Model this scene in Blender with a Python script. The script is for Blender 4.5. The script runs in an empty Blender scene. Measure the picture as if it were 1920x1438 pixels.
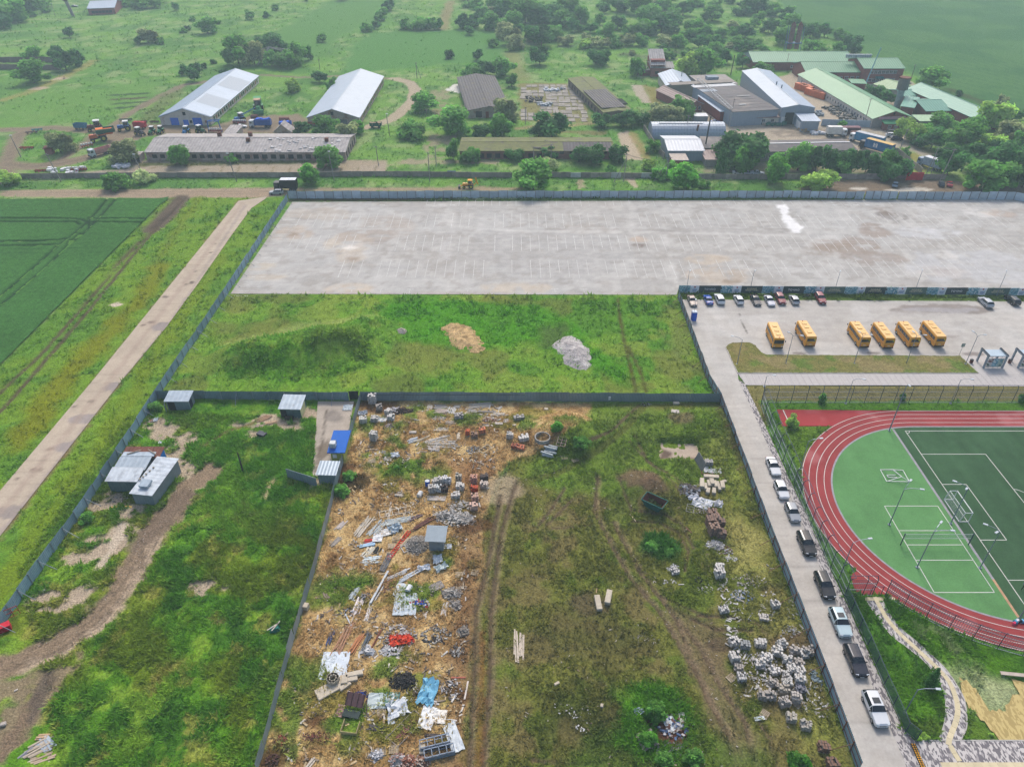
import bpy,bmesh,math,random
import numpy as np
from mathutils import Vector,Matrix
R=math.radians
sc=bpy.context.scene
# ---------------- camera ----------------
FPX,PITCH,HCAM=1370.0,R(35.7),88.0
cd=bpy.data.cameras.new('camera');cam=bpy.data.objects.new('camera',cd)
sc.collection.objects.link(cam);sc.camera=cam
cd.sensor_width=36;cd.lens=FPX/1920*36;cd.clip_start=.5;cd.clip_end=20000
cam.location=(0,0,HCAM);cam.rotation_euler=(R(90)-PITCH,0,0)
# ---------------- world, sun, exposure ----------------
SUN_EL,SUN_AZ=R(46),R(4)
w=bpy.data.worlds.new('World');sc.world=w;w.use_nodes=True
nt=w.node_tree;nt.nodes.clear()
sky=nt.nodes.new('ShaderNodeTexSky');sky.sky_type='NISHITA';sky.sun_disc=False
sky.sun_elevation=SUN_EL;sky.sun_rotation=SUN_AZ;sky.dust_density=4;sky.air_density=1.0;sky.ozone_density=1.0
bg=nt.nodes.new('ShaderNodeBackground');bg.inputs[1].default_value=.145
out=nt.nodes.new('ShaderNodeOutputWorld')
nt.links.new(sky.outputs[0],bg.inputs[0]);nt.links.new(bg.outputs[0],out.inputs[0])
sd=bpy.data.lights.new('sun','SUN');sd.energy=1.5;sd.angle=R(11);sd.color=(1,.95,.87)
sun=bpy.data.objects.new('sun',sd);sc.collection.objects.link(sun)
sun.rotation_euler=Vector((math.sin(SUN_AZ)*math.cos(SUN_EL),math.cos(SUN_AZ)*math.cos(SUN_EL),math.sin(SUN_EL))).to_track_quat('Z','Y').to_euler()
sc.view_settings.view_transform='Standard';sc.view_settings.look='None'
sc.view_settings.gamma=1;sc.view_settings.use_curve_mapping=False
sc.view_settings.exposure=0.72
sc.cycles.max_bounces=5;sc.cycles.diffuse_bounces=2;sc.cycles.glossy_bounces=2
sc.cycles.transparent_max_bounces=12;sc.cycles.volume_bounces=0
sc.cycles.use_adaptive_sampling=True;sc.cycles.adaptive_threshold=.01
sc.cycles.use_denoising=True;sc.cycles.denoiser='OPENIMAGEDENOISE';sc.cycles.denoising_prefilter='NONE';sc.cycles.denoising_input_passes='RGB_ALBEDO_NORMAL'
ALB = 1/1.45          # photograph's display colour -> albedo
# ---------------- helpers ----------------
rnd=random.Random(7)
rng=np.random.default_rng(5)
sp_,cp_=math.sin(PITCH),math.cos(PITCH)
def at(px,py,z=0.0):
    u=(px-960)/FPX;v=(py-719)/FPX;den=sp_+v*cp_;h=HCAM-z
    return Vector((h*u/den,h*(cp_-v*sp_)/den,z))
def atn(P):
    return np.array([at(a,b)[:2] for a,b in P])
def lin(c):
    c=c/255.0
    return c/12.92 if c < .04045 else ((c+.055)/1.055)**2.4
def S(r,g,b): return (lin(r)*ALB,lin(g)*ALB,lin(b)*ALB)
def vnoise(X,Y,s,seed=0):
    x=X/s+seed*17.3+500;y=Y/s-seed*9.7+500
    xi=np.floor(x).astype(np.int64);yi=np.floor(y).astype(np.int64)
    fx=x-xi;fy=y-yi;fx=fx*fx*(3-2*fx);fy=fy*fy*(3-2*fy)
    def h(a,b):
        n=(a*374761393+b*668265263+seed*1442695) & 0xffffffff
        n=((n ^ (n >> 13))*1274126177) & 0xffffffff
        return ((n ^ (n >> 16)) & 0xffff)/65535.0
    return (h(xi,yi)*(1-fx)+h(xi+1,yi)*fx)*(1-fy)+(h(xi,yi+1)*(1-fx)+h(xi+1,yi+1)*fx)*fy
def fbm(X,Y,s,o=3,seed=0):
    r=0;a=1;t=0
    for i in range(o): r=r+a*vnoise(X,Y,s/2**i,seed+i*3);t += a;a *= .55
    return r/t
def seg_dist(X,Y,P,closed=False):
    d=np.full(X.shape,1e9);n=len(P);nx=np.zeros(X.shape);ny=np.zeros(X.shape)
    for i in range(n if closed else n-1):
        ax,ay=P[i];bx,by=P[(i+1) % n];dx,dy=bx-ax,by-ay;L=dx*dx+dy*dy+1e-9
        t=np.clip(((X-ax)*dx+(Y-ay)*dy)/L,0,1);qx=ax+t*dx;qy=ay+t*dy
        e=np.hypot(X-qx,Y-qy);m=e < d;d=np.where(m,e,d);nx=np.where(m,qx,nx);ny=np.where(m,qy,ny)
    return d,nx,ny
def inside(X,Y,P):
    r=np.zeros(X.shape,bool);n=len(P)
    for i in range(n):
        ax,ay=P[i];bx,by=P[(i+1) % n]
        if ay == by: continue
        c=((ay > Y) != (by > Y)) & (X < (bx-ax)*(Y-ay)/(by-ay)+ax);r ^= c
    return r
def sdist(X,Y,P):
    d,nx,ny=seg_dist(X,Y,P,True)
    return np.where(inside(X,Y,P),d,-d),nx,ny
def smooth(a,b,x):
    t=np.clip((x-a)/(b-a),0,1);return t*t*(3-2*t)
# ---- materials ----
MC={}
def mat(key,rgb,rough=.85,var=.18,scale=1.2,metal=0.0,rndv=.12,attr=False,fine=0.0,fscale=6.0,bump=0.0,stripe=None,spec=.3,alpha=None,dirt=None):
    """colour with cloudy noise, per-object brightness, optional stripes (axis, period m, depth, darkness)"""
    if key in MC: return MC[key]
    m=bpy.data.materials.new(key);m.use_nodes=True;MC[key]=m
    n=m.node_tree;N=n.nodes;L=n.links;N.clear()
    o=N.new('ShaderNodeOutputMaterial');b=N.new('ShaderNodeBsdfPrincipled');L.new(b.outputs[0],o.inputs[0])
    b.inputs['Roughness'].default_value=rough;b.inputs['Metallic'].default_value=metal
    b.inputs['Specular IOR Level'].default_value=spec
    geo=N.new('ShaderNodeNewGeometry');tc=N.new('ShaderNodeTexCoord')
    if attr:
        a=N.new('ShaderNodeAttribute');a.attribute_name='col';col=a.outputs['Color']
    else:
        a=N.new('ShaderNodeRGB');a.outputs[0].default_value=(*rgb,1);col=a.outputs[0]
    def mul(c,fac):
        x=N.new('ShaderNodeVectorMath');x.operation='SCALE';L.new(c,x.inputs[0]);L.new(fac,x.inputs['Scale']);return x.outputs[0]
    def noise(s,d=4):
        x=N.new('ShaderNodeTexNoise');x.inputs['Scale'].default_value=s;x.inputs['Detail'].default_value=d;x.inputs['Roughness'].default_value=.6
        L.new(geo.outputs['Position'],x.inputs['Vector']);return x.outputs['Fac']
    def mr(src,a0,a1,b0,b1):
        x=N.new('ShaderNodeMapRange');L.new(src,x.inputs['Value'])
        for k,v in zip(('From Min','From Max','To Min','To Max'),(a0,a1,b0,b1)): x.inputs[k].default_value=v
        return x.outputs[0]
    if var: col=mul(col,mr(noise(scale),.3,.7,1-var,1+var))
    if fine: col=mul(col,mr(noise(fscale,3),.3,.7,1-fine,1+fine))
    if rndv:
        oi=N.new('ShaderNodeObjectInfo');col=mul(col,mr(oi.outputs['Random'],0,1,1-rndv,1+rndv))
    if dirt:
        mx=N.new('ShaderNodeMix');mx.data_type='RGBA';L.new(mr(noise(dirt[1],5),dirt[2],dirt[2]+.12,0,dirt[3]),mx.inputs['Factor'])
        L.new(col,mx.inputs['A']);mx.inputs['B'].default_value=(*dirt[0],1);col=mx.outputs['Result']
    hgt=None
    if stripe:
        sx=N.new('ShaderNodeSeparateXYZ');L.new(tc.outputs['Object'],sx.inputs[0])
        x=N.new('ShaderNodeMath');x.operation='MULTIPLY';L.new(sx.outputs[stripe[0]],x.inputs[0]);x.inputs[1].default_value=2*math.pi/stripe[1]
        y=N.new('ShaderNodeMath');y.operation='SINE';L.new(x.outputs[0],y.inputs[0]);hgt=y.outputs[0]
        if stripe[3]: col=mul(col,mr(hgt,.55,1,1,1-stripe[3]))
    L.new(col,b.inputs['Base Color'])
    if bump or (stripe and stripe[2]):
        bp=N.new('ShaderNodeBump');bp.inputs['Strength'].default_value=1.0 if stripe and stripe[2] else bump
        bp.inputs['Distance'].default_value=stripe[2] if stripe and stripe[2] else .3
        L.new(hgt if stripe and stripe[2] else noise(fscale if fine else scale*4,3),bp.inputs['Height']);L.new(bp.outputs[0],b.inputs['Normal'])
    if alpha is not None:
        # woven wire: open cells cut by the wires' own pattern in object space (axis period, wire share)
        v=N.new('ShaderNodeAttribute');v.attribute_name='uvw';s2=N.new('ShaderNodeSeparateXYZ');L.new(v.outputs['Vector'],s2.inputs[0])
        al=None
        for k,per in enumerate(alpha[0]):
            if not per: continue
            f=N.new('ShaderNodeMath');f.operation='FRACT';d=N.new('ShaderNodeMath');d.operation='DIVIDE'
            L.new(s2.outputs[k],d.inputs[0]);d.inputs[1].default_value=per;L.new(d.outputs[0],f.inputs[0])
            lt=N.new('ShaderNodeMath');lt.operation='LESS_THAN';L.new(f.outputs[0],lt.inputs[0]);lt.inputs[1].default_value=alpha[1]
            if al is None: al=lt.outputs[0]
            else:
                mxx=N.new('ShaderNodeMath');mxx.operation='MAXIMUM';L.new(al,mxx.inputs[0]);L.new(lt.outputs[0],mxx.inputs[1]);al=mxx.outputs[0]
        L.new(al,b.inputs['Alpha'])
    return m
_seq={}
def sm(rgb,**k):
    """a plain painted / natural surface, cached by colour"""
    key='surface_%d_%d_%d' % tuple(int(c) for c in rgb)+('_'+'_'.join(f'{a}{v}' for a,v in sorted(k.items())) if k else '')
    return mat(key[:60],S(*rgb),**k)
GLASS=mat('dark_glass',(.012,.015,.02),rough=.08,var=0,rndv=0,spec=.6)
TYRE=mat('tyre_rubber',(.015,.015,.015),rough=.9,var=.1,rndv=0)
RIM=mat('wheel_rim',(.35,.36,.38),rough=.35,var=0,metal=.6,rndv=.1)
# ---- mesh builder ----
class B:
    def __init__(s): s.v=[];s.f=[];s.m=[];s.mi=0
    def add(s,vs,fs):
        o=len(s.v);s.v += [tuple(x) for x in vs];s.f += [tuple(i+o for i in f) for f in fs];s.m += [s.mi]*len(fs);return s
    def box(s,c,d,rz=0.0,ry=0.0,rx=0.0,taper=1.0):
        h=[x/2 for x in d];M=Matrix.Translation(c) @ Matrix.Rotation(rz,4,'Z') @ Matrix.Rotation(ry,4,'Y') @ Matrix.Rotation(rx,4,'X')
        vs=[M @ Vector((a*h[0]*(taper if e > 0 else 1),b*h[1]*(taper if e > 0 else 1),e*h[2])) for e in (-1,1) for a,b in ((-1,-1),(1,-1),(1,1),(-1,1))]
        return s.add(vs,[(3,2,1,0),(4,5,6,7),(0,1,5,4),(1,2,6,5),(2,3,7,6),(3,0,4,7)])
    def cyl(s,p0,p1,r0,r1=None,n=8,cap=True):
        p0=Vector(p0);p1=Vector(p1);r1=r0 if r1 is None else r1;d=(p1-p0).normalized()
        a=d.orthogonal().normalized();b=d.cross(a)
        vs=[p+(a*math.cos(t)+b*math.sin(t))*r for p,r in ((p0,r0),(p1,r1)) for t in [2*math.pi*i/n for i in range(n)]]
        fs=[(i,(i+1) % n,n+(i+1) % n,n+i) for i in range(n)]
        if cap: fs += [tuple(range(n-1,-1,-1)),tuple(range(n,2*n))]
        return s.add(vs,fs)
    def tube(s,pts,r,n=5):
        for a,b in zip(pts,pts[1:]): s.cyl(a,b,r,n=n)
        return s
    def poly(s,pts): return s.add(pts,[tuple(range(len(pts)))])
    def prism(s,pts,z0,z1):
        n=len(pts);vs=[(x,y,z0) for x,y in pts]+[(x,y,z1) for x,y in pts]
        return s.add(vs,[tuple(range(n-1,-1,-1)),tuple(range(n,2*n))]+[(i,(i+1) % n,n+(i+1) % n,n+i) for i in range(n)])
    def mesh(s,name,*mats,smoothf=False):
        me=bpy.data.meshes.new(name);me.from_pydata(s.v,[],s.f)
        for m in mats: me.materials.append(m)
        if len(mats) > 1: me.polygons.foreach_set('material_index',s.m)
        if smoothf: me.polygons.foreach_set('use_smooth',[True]*len(s.f))
        me.update();return me
COL=sc.collection
def obj(name,me,parent=None,loc=(0,0,0),rz=0.0,scale=None,kind=None,rot=None):
    o=bpy.data.objects.new(name,me);COL.objects.link(o)
    if parent is not None: o.parent=parent
    o.location=loc;o.rotation_euler=rot if rot else (0,0,rz)
    if scale is not None: o.scale=scale
    if kind: o['kind']=kind
    return o
def tag(o,label,cat,group=None):
    o['label']=label;o['category']=cat
    if group: o['group']=group
    return o
def thing(name,label,cat,loc=(0,0,0),rz=0.0,group=None,scale=None):
    o=bpy.data.objects.new(name,None);COL.objects.link(o);o.location=loc;o.rotation_euler=(0,0,rz);o.empty_display_size=.1
    if scale: o.scale=scale
    return tag(o,label,cat,group)
def copy_tree(o,parent=None):
    c=o.copy();COL.objects.link(c);c.parent=parent
    for ch in list(o.children): copy_tree(ch,c)
    return c
def shade_attr(me,cols):
    a=me.color_attributes.new('col','FLOAT_COLOR','POINT')
    buf=np.ones((len(me.vertices),4),np.float32);buf[:,:3]=cols;a.data.foreach_set('color',buf.ravel())
def np_mesh(name,V,F,mats,cols=None,smoothf=False):
    me=bpy.data.meshes.new(name);nf=len(F);k=F.shape[1]
    me.vertices.add(len(V));me.vertices.foreach_set('co',V.astype(np.float32).ravel())
    me.loops.add(nf*k);me.loops.foreach_set('vertex_index',F.astype(np.int32).ravel())
    me.polygons.add(nf);me.polygons.foreach_set('loop_start',np.arange(0,nf*k,k,dtype=np.int32))
    if smoothf: me.polygons.foreach_set('use_smooth',np.ones(nf,bool))
    for m in mats: me.materials.append(m)
    me.update(calc_edges=True)
    if cols is not None: shade_attr(me,cols)
    return me
# ================= GROUND =================
OPS=[]
def reg(P,col,soft=1.0,jag=2.0,lush=None,a=1.0,nz=None):
    OPS.append(('r',atn(P),col,soft,jag,lush,a,nz))
def stroke(P,w,col,soft=.3,jag=.3,lush=None,a=1.0,nz=None):
    OPS.append(('s',atn(P),col,soft,jag,lush,a,nz,w))
def blob(x,y,rx,ry,col,soft=.6,jag=2.0,lush=None,a=1.0,nz=None):
    c=at(x,y);OPS.append(('r',np.array([(c.x+rx*math.cos(t),c.y+ry*math.sin(t)) for t in np.linspace(0,6.283,15)[:-1]]),col,soft,jag,lush,a,nz))
def apply_ops(ops,X,Y,C,Lh):
    for o in ops:
        P=o[1];pad=o[3]+o[4]+(o[8] if o[0] == 's' else 0)+.5
        idx=np.nonzero((X > P[:,0].min()-pad) & (X < P[:,0].max()+pad) & (Y > P[:,1].min()-pad) & (Y < P[:,1].max()+pad))[0]
        if len(idx) == 0: continue
        x=X[idx];y=Y[idx]
        d=sdist(x,y,P)[0] if o[0] == 'r' else o[8]/2-seg_dist(x,y,P)[0]
        if o[4]: d=d+(fbm(x,y,max(.8,o[4]*1.6),3,11)-.5)*2*o[4]
        al=smooth(-o[3],o[3],d)*o[6]
        if o[7]:   # (scale, threshold, width) broken up by noise
            al=al*smooth(o[7][1]-o[7][2],o[7][1]+o[7][2],fbm(x,y,o[7][0],3,23+int(o[7][0]*7)))
        C[idx]=C[idx]*(1-al[:,None])+np.array(o[2])*al[:,None]
        if o[5] is not None: Lh[idx]=Lh[idx]*(1-al)+o[5]*al
# meadow tones
W=[(-900,1500)]
FULL=[(-200,1438),(2120,1438),(2120,-60),(-200,-60)]
reg(FULL,S(108,146,64),1,0,.5,.8,(26,.52,.12));reg(FULL,S(70,112,52),1,0,.7,.8,(14,.58,.07));reg(FULL,S(138,156,106),1,0,.4,.7,(7,.6,.05));reg(FULL,S(78,116,58),1,0,.7,.7,(5,.6,.05))
reg([(560,130),(640,70),(735,20),(760,-10),(640,-10),(520,60),(460,130),(640,145)],S(88,134,64),3,4,.15)
reg([(640,140),(660,85),(700,62),(860,56),(930,62),(945,110),(935,130),(880,118),(760,128)],S(84,134,64),3,3,.15)
reg([(0,150),(180,170),(280,150),(300,175),(210,215),(120,236),(0,236)],S(96,138,62),4,4,.4,.8)
reg([(1445,-20),(1500,45),(1600,88),(1690,128),(1760,165),(1810,195),(2150,260),(2150,-40)],S(64,112,62),2,1,0)
reg([(1445,-20),(1500,45),(1600,88),(1690,128),(1760,165),(1810,195),(2150,260),(2150,-40)],S(84,128,70),3,0,0,.7,(30,.5,.1))
for i in range(14):
    y=-4+i*14;stroke([(1470+i*25,y),(1700+i*28,y+62),(2000+i*28,y+150)],1.2,S(52,96,56),1,0,None,.6)
stroke([(1780,168),(1850,195),(1920,215)],4,S(70,84,50),2,2)
stroke([(830,55),(836,30),(845,5)],7,S(150,132,100),2,2,0,.7)
stroke([(960,100),(975,150)],8,S(128,130,84),3,3,.2,.7)
stroke([(1170,103),(1225,108),(1290,96)],6,S(74,82,62),2,3,.8,.8)
stroke([(0,190),(60,172),(110,150),(160,125),(175,115)],5,S(150,142,88),2,2,.2,.8)
blob(75,166,4,3,S(176,160,140));blob(115,148,4,3,S(176,160,140))
for i,yy in enumerate((176,184,192,200)):
    stroke([(212+i*2,yy+3),(275-i*3,yy)],3,S(84,76,60) if i == 1 else S(58,84,48),.5,.5,.1)
# back yard of the farm
DIRT=S(142,128,112);DIRT2=S(112,102,92);PALE=S(178,166,150)
for P,w_ in (([(-40,246),(45,243),(100,240),(165,246),(225,240)],6),([(8,340),(14,300),(24,275),(36,252),(60,243)],6),([(8,308),(60,313),(120,306),(180,292),(225,268),(245,250)],7),
              ([(112,302),(135,285),(165,265),(180,252)],4),([(200,246),(240,215),(300,182),(345,160),(385,154)],4.5),([(490,141),(560,146),(640,143),(735,148)],3)):
    stroke(P,w_,DIRT,.8,1.0,0)
    stroke(P,w_*.25,DIRT2,.5,.6,0,.5)
reg([(190,240),(260,232),(400,236),(470,218),(560,215),(590,235),(575,250),(280,254),(250,265),(215,280),(190,262)],DIRT,1,2,0)
reg([(250,236),(400,236),(470,232),(560,230),(560,240),(300,244)],DIRT2,1,2,0,.8,(7,.45,.1))
reg([(240,247),(300,180),(350,165),(330,190),(290,225)],S(92,104,62),2,2,.8,.8)
reg([(85,330),(240,316),(250,302),(660,300),(725,304),(725,324),(245,330),(85,334)],S(170,158,144),.6,1.2,0)
reg([(260,306),(640,301),(640,306),(260,313)],S(84,90,56),.5,1,.8)
for i in range(14): stroke([(290+i*32,311),(284+i*32,327)],.35,S(120,108,70),.2,.3,.1)
reg([(0,357),(520,353),(545,366),(470,374),(0,369)],S(168,150,132),.5,.6,0)
stroke([(0,362),(510,359)],1.2,S(134,118,104),.6,.8,0,.5);stroke([(0,366),(480,364)],.6,S(134,118,104),.6,.8,0,.5)
reg([(530,354),(870,351),(980,352),(980,358),(530,360)],S(160,146,124),.6,1,0)
reg([(1500,352),(1560,338),(1640,334),(1760,337),(1850,345),(1960,350),(1960,364),(1500,362)],S(128,114,100),.8,1.5,0)
reg([(1690,338),(1730,336),(1760,352),(1700,356)],S(178,170,158),.8,1.5,0,.8,(4,.5,.08))
blob(1610,354,2.4,1.6,S(215,210,205),.3,.5,0);blob(1690,357,5,1.2,S(205,198,190),.3,.8,0);blob(1716,356,6,1.4,S(205,198,190),.3,.8,0)
reg([(1080,340),(1092,335),(1096,352),(1086,354)],S(176,160,138),.5,1,0,.7);reg([(1172,335),(1188,333),(1198,352),(1188,354)],S(186,172,154),.5,1,0,.9)
reg([(640,302),(720,300),(860,300),(1000,303),(1000,306),(760,309),(640,320)],S(165,152,134),.6,2,0,.8,(5,.42,.1))
reg([(800,250),(850,255),(858,300),(800,302),(792,270)],S(160,148,130),1,3,0,.8,(4,.45,.1))
reg([(805,170),(845,168),(838,215),(812,218)],S(150,140,118),1,2,.1,.7,(4,.45,.1));blob(858,167,5,8,S(225,225,225),.4,2,0)
stroke([(738,148),(768,155),(779,168),(775,188),(757,206),(735,224),(700,236),(683,240)],5.5,S(180,166,148),.6,.8,0)
reg([(972,156),(1088,157),(1108,228),(1050,236),(976,226)],S(132,126,84),1.5,2,.15,.9)
stroke([(975,241),(1040,238),(1110,232)],4,S(160,140,110),1,2,0,.7);stroke([(1050,248),(1130,250)],4,S(130,112,84),1,2,.1,.6)
reg([(1156,250),(1178,246),(1186,262),(1200,288),(1206,302),(1176,300),(1166,272)],S(186,172,154),.6,1,0);reg([(1183,160),(1205,160),(1215,180),(1224,194),(1206,195),(1192,178)],S(180,170,156),.6,1,0)
reg([(1205,160),(1235,165),(1240,200),(1225,200)],S(140,128,80),1,2,.2,.8);stroke([(1185,250),(1215,300)],3,S(160,140,96),1,1,.1,.7)
reg([(1300,178),(1400,158),(1480,140),(1500,120),(1600,148),(1700,148),(1728,168),(1670,215),(1700,236),(1745,262),(1690,275),(1640,302),(1480,264),(1340,264),(1296,238),(1290,195)],S(184,172,158),1,1,0)
reg([(1420,235),(1500,228),(1620,250),(1600,262),(1440,256)],S(130,120,112),1,2,0,.7,(6,.45,.1))
stroke([(1640,250),(1690,270),(1740,290),(1800,300)],6,S(170,162,150),.8,.8,0)
reg([(1695,282),(1740,296),(1745,318),(1715,326),(1700,300)],S(140,140,76),1,1,.2);reg([(1690,262),(1740,280),(1780,296),(1730,285)],S(138,132,78),1,1,.2,.8)
reg([(1320,305),(1460,305),(1640,305),(1640,325),(1320,325)],S(150,140,126),1,1,0,.8)
# verges on the left
reg([(-60,1080),(-60,740),(0,687),(302,383),(318,371),(540,371),(428,552),(296,750),(0,1186)],S(98,130,38),.6,.8,.75)
reg([(-60,1080),(-60,740),(0,687),(302,383),(318,371),(540,371),(428,552),(296,750),(0,1186)],S(76,116,38),.6,0,.95,.8,(7,.56,.06))
stroke([(300,505),(262,560),(190,640),(110,720),(40,830)],5.5,S(112,116,14),2,2.5,.5,.8);stroke([(420,480),(330,600),(235,770),(120,930),(0,1110)],4,S(102,122,26),1.5,2,.6,.7)
stroke([(372,372),(340,420),(290,500)],3,S(104,118,30),1.5,1.5,.6,.6)
stroke([(338,372),(330,385),(308,408),(284,430)],6,S(104,92,82),.8,1,0);stroke([(334,372),(310,402),(284,430)],.8,S(78,68,60),.4,.3,0);stroke([(346,372),(320,402),(290,430)],.8,S(78,68,60),.4,.3,0)
for dx in (-5,7): stroke([(288+dx,428),(240+dx,482),(160+dx*1.3,580),(80+dx*1.6,670),(0+dx*2,752+dx),(-60,815+dx*2)],.95,S(92,82,64),.3,.35,0)
reg([(0,930),(175,716),(448,376),(480,376),(228,716),(0,1012)],S(128,112,84),.8,1.0,.1)
blob(218,572,1.4,1.0,S(205,190,178),.2,.6,0)
# middle field
MF=[(432,551),(1268,553),(1348,756),(300,748)]
reg(MF,S(98,134,42),.5,0,.7);reg(MF,S(72,116,32),1,0,.9,.9,(9,.52,.08));reg(MF,S(120,138,56),1,0,.5,.6,(6,.6,.06));reg(MF,S(104,104,54),1,0,.4,.5,(11,.6,.05))
reg([(700,575),(840,560),(1000,575),(1100,620),(1180,690),(1160,720),(1000,640),(860,660),(760,640)],S(64,122,18),2,4,.9,.85)
reg([(1010,615),(1060,612),(1060,650),(1015,655)],S(70,84,44),2,2,.5,.7);stroke([(430,650),(560,615),(700,600)],3,S(130,145,80),1.5,2,.5,.7)
reg([(410,700),(430,668),(480,650),(560,632),(640,618),(705,600),(712,640),(690,690),(640,712),(540,722),(440,716)],S(82,130,34),2,3,.9,.8,(3,.42,.12));reg([(560,650),(640,640),(700,610),(680,680),(600,690)],S(96,98,44),2,2.5,.8,.35,(3,.5,.1))
for P in ([(1158,560),(1166,620),(1176,665),(1186,705),(1192,735)],[(1176,650),(1198,690),(1212,735)]): stroke(P,.7,S(84,88,40),.4,.4,.1)
reg([(1225,580),(1262,560),(1330,720),(1290,740),(1250,650)],S(104,116,62),1,2,.5,.6,(3,.5,.1))
# left yard
LY=[(300,749),(664,752),(640,850),(590,1070),(550,1200),(486,1440),(-20,1460),(-20,1210)]
reg(LY,S(76,118,28),.5,0,.95);reg(LY,S(54,96,26),1,0,1.0,.8,(6,.55,.07));reg(LY,S(112,142,46),1,0,.8,.75,(4.5,.58,.06));reg(LY,S(96,104,30),1,0,.8,.6,(9,.6,.05));reg(LY,S(140,140,70),1,0,.6,.6,(2.5,.66,.04))
reg([(300,752),(655,752),(640,850),(500,1000),(420,1000),(360,850)],S(66,112,28),3,3,.95,.5)
for x,y,rx,ry in ((310,812,3.2,2.6),(298,795,3,2),(352,822,3,2),(318,862,3,5),(335,880,3.5,3),(225,1005,4,3.2),(205,940,3.5,2.5),(245,955,3,2),(205,1022,2.6,3.5),(150,1045,3.6,1.6),(180,1012,1.6,1.2),(100,1128,4.6,2.4),(138,1118,3.0,2.6),(70,1136,3.0,1.5),(390,1099,2.6,1.4),(412,1102,1.6,.8),
                     (545,798,3,2.2),(588,772,4.5,2.0),(470,797,4,1.2),(500,788,4,2),(560,775,4,1.6),(475,812,1.4,.9),(585,903,2.2,1.5),(370,905,3,2.5),(195,1040,1.5,1),(340,868,2,1.2)):
    blob(x,y,rx*.85,ry*.85,S(182,166,150),.3,1.4,0,.95,(1.8,.36,.06))
DT=[(395,885),(352,915),(322,962),(285,1000),(262,1050),(222,1115),(175,1165),(110,1212),(40,1240),(-40,1262)]
stroke(DT,4.2,S(146,128,110),.5,1.2,0);stroke([(a+10,b+12) for a,b in DT[3:9]],1.6,S(188,170,152),.5,1.2,0,.8);stroke([(340,930),(296,985),(262,1015)],3.5,S(126,110,98),.7,1,0,.8)
for k in (-14,-4,6,12): stroke([(a+k,b+k*.6) for a,b in DT[1:]],.35,S(112,98,86),.2,.5,0,.7)
stroke([(232,985),(205,1040),(190,1060)],1.6,S(200,186,172),.3,.8,0)
reg([(0,1285),(60,1250),(150,1225),(165,1215),(120,1290),(80,1330),(50,1380),(0,1440),(-40,1440)],S(140,124,106),.5,1.6,.05,.9,(2.6,.50,.08));stroke([(70,1300),(45,1360),(0,1420)],2,S(128,110,96),.5,1.2,0,.8);stroke([(90,1262),(66,1330),(60,1350)],1.6,S(100,90,84),.5,1,0,.8)
stroke([(480,792),(430,808),(395,828),(350,862)],.6,S(118,110,72),.25,.3,0);stroke([(515,897),(505,915),(498,935)],.8,S(190,176,140),.3,.5,0); blob(410,1165,.8,.6,S(140,124,84),.6,1,.2,.7);blob(388,1250,1.0,.7,S(124,118,66),.6,1,.3,.7);stroke([(345,1238),(300,1262),(285,1300)],1.2,S(150,140,80),.6,1,.5,.6)
# tan yard
TY=[(678,751),(1000,755),(1110,758),(1100,800),(1040,840),(960,862),(925,900),(905,980),(905,1070),(882,1180),(872,1300),(862,1450),(486,1450),(552,1200),(591,1070),(640,880)]
RY=[(905,980),(960,860),(1110,758),(1348,757),(1440,1003),(1467,1070),(1604,1445),(862,1450)]
reg(RY,S(102,107,50),.6,0,.5);reg(RY,S(118,104,74),1,0,.2,.6,(5,.58,.08));reg(RY,S(86,106,38),1,0,.6,.7,(4.5,.63,.06));reg(RY,S(92,92,46),1,0,.3,.5,(10,.56,.07))
reg([(1100,760),(1345,762),(1400,920),(1300,900),(1180,930),(1000,900),(980,870)],S(92,120,40),2,4,.6,.8);reg([(1290,850),(1350,780),(1440,1010),(1600,1440),(1480,1440),(1400,1100),(1330,980)],S(130,134,70),2,4,.5,.6,(7,.42,.1))
reg([(1340,960),(1430,1000),(1440,1080),(1380,1060)],S(165,158,100),2,2,.3,.5)
reg(TY,S(166,140,100),.6,1.2,.4);reg(TY,S(134,106,72),1,0,.35,.7,(3,.54,.08));reg(TY,S(194,170,126),1,0,.4,.75,(1.6,.58,.05));reg(TY,S(120,118,48),1,0,.5,.7,(5,.66,.05))
for x,y,rx,ry in ((715,800,5,3),(735,850,6,5),(790,880,6,3),(760,870,5,3),(800,775,5,2.5),(630,1110,5,4),(655,1095,4,2),(790,1115,3.5,2.6),(570,1275,6,3),(540,1320,2.5,4),(560,1410,3.5,1.5),(640,1385,5,3),(655,1350,2,2),(745,1270,3,4),(850,1058,4,3),(900,790,5,1.8),(1010,800,8,3),(740,1345,3,3),(820,1285,3,2)):
    blob(x,y,rx,ry,S(88,118,40),1.2,2.4,.8,.85,(2.5,.44,.1))
reg([(760,1250),(830,1290),(850,1438),(560,1438),(700,1330)],S(136,118,66),2,3,.4,.5,(4,.5,.1))
stroke([(890,870),(880,960),(878,1060),(872,1180),(864,1300),(856,1440)],3.0,S(116,88,64),1,1.6,.2,.65);reg([(800,860),(930,860),(910,930),(860,900)],S(134,100,70),1.5,2,.3,.6)
for x,y,r in ((650,745+15,2),(710,760,4),(860,1300,2),(590,1356,1.2),(509,1424,2),(888,985,3),(640,880,2.5)): blob(x,y,r,r*.6,S(92,64,46),.6,1,.1,.8)
blob(657,905,3.2,2.6,S(74,62,40),.6,1.2,.3)
blob(940,915,3,3.5,S(165,150,130),1,1.5,0,.8)
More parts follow.
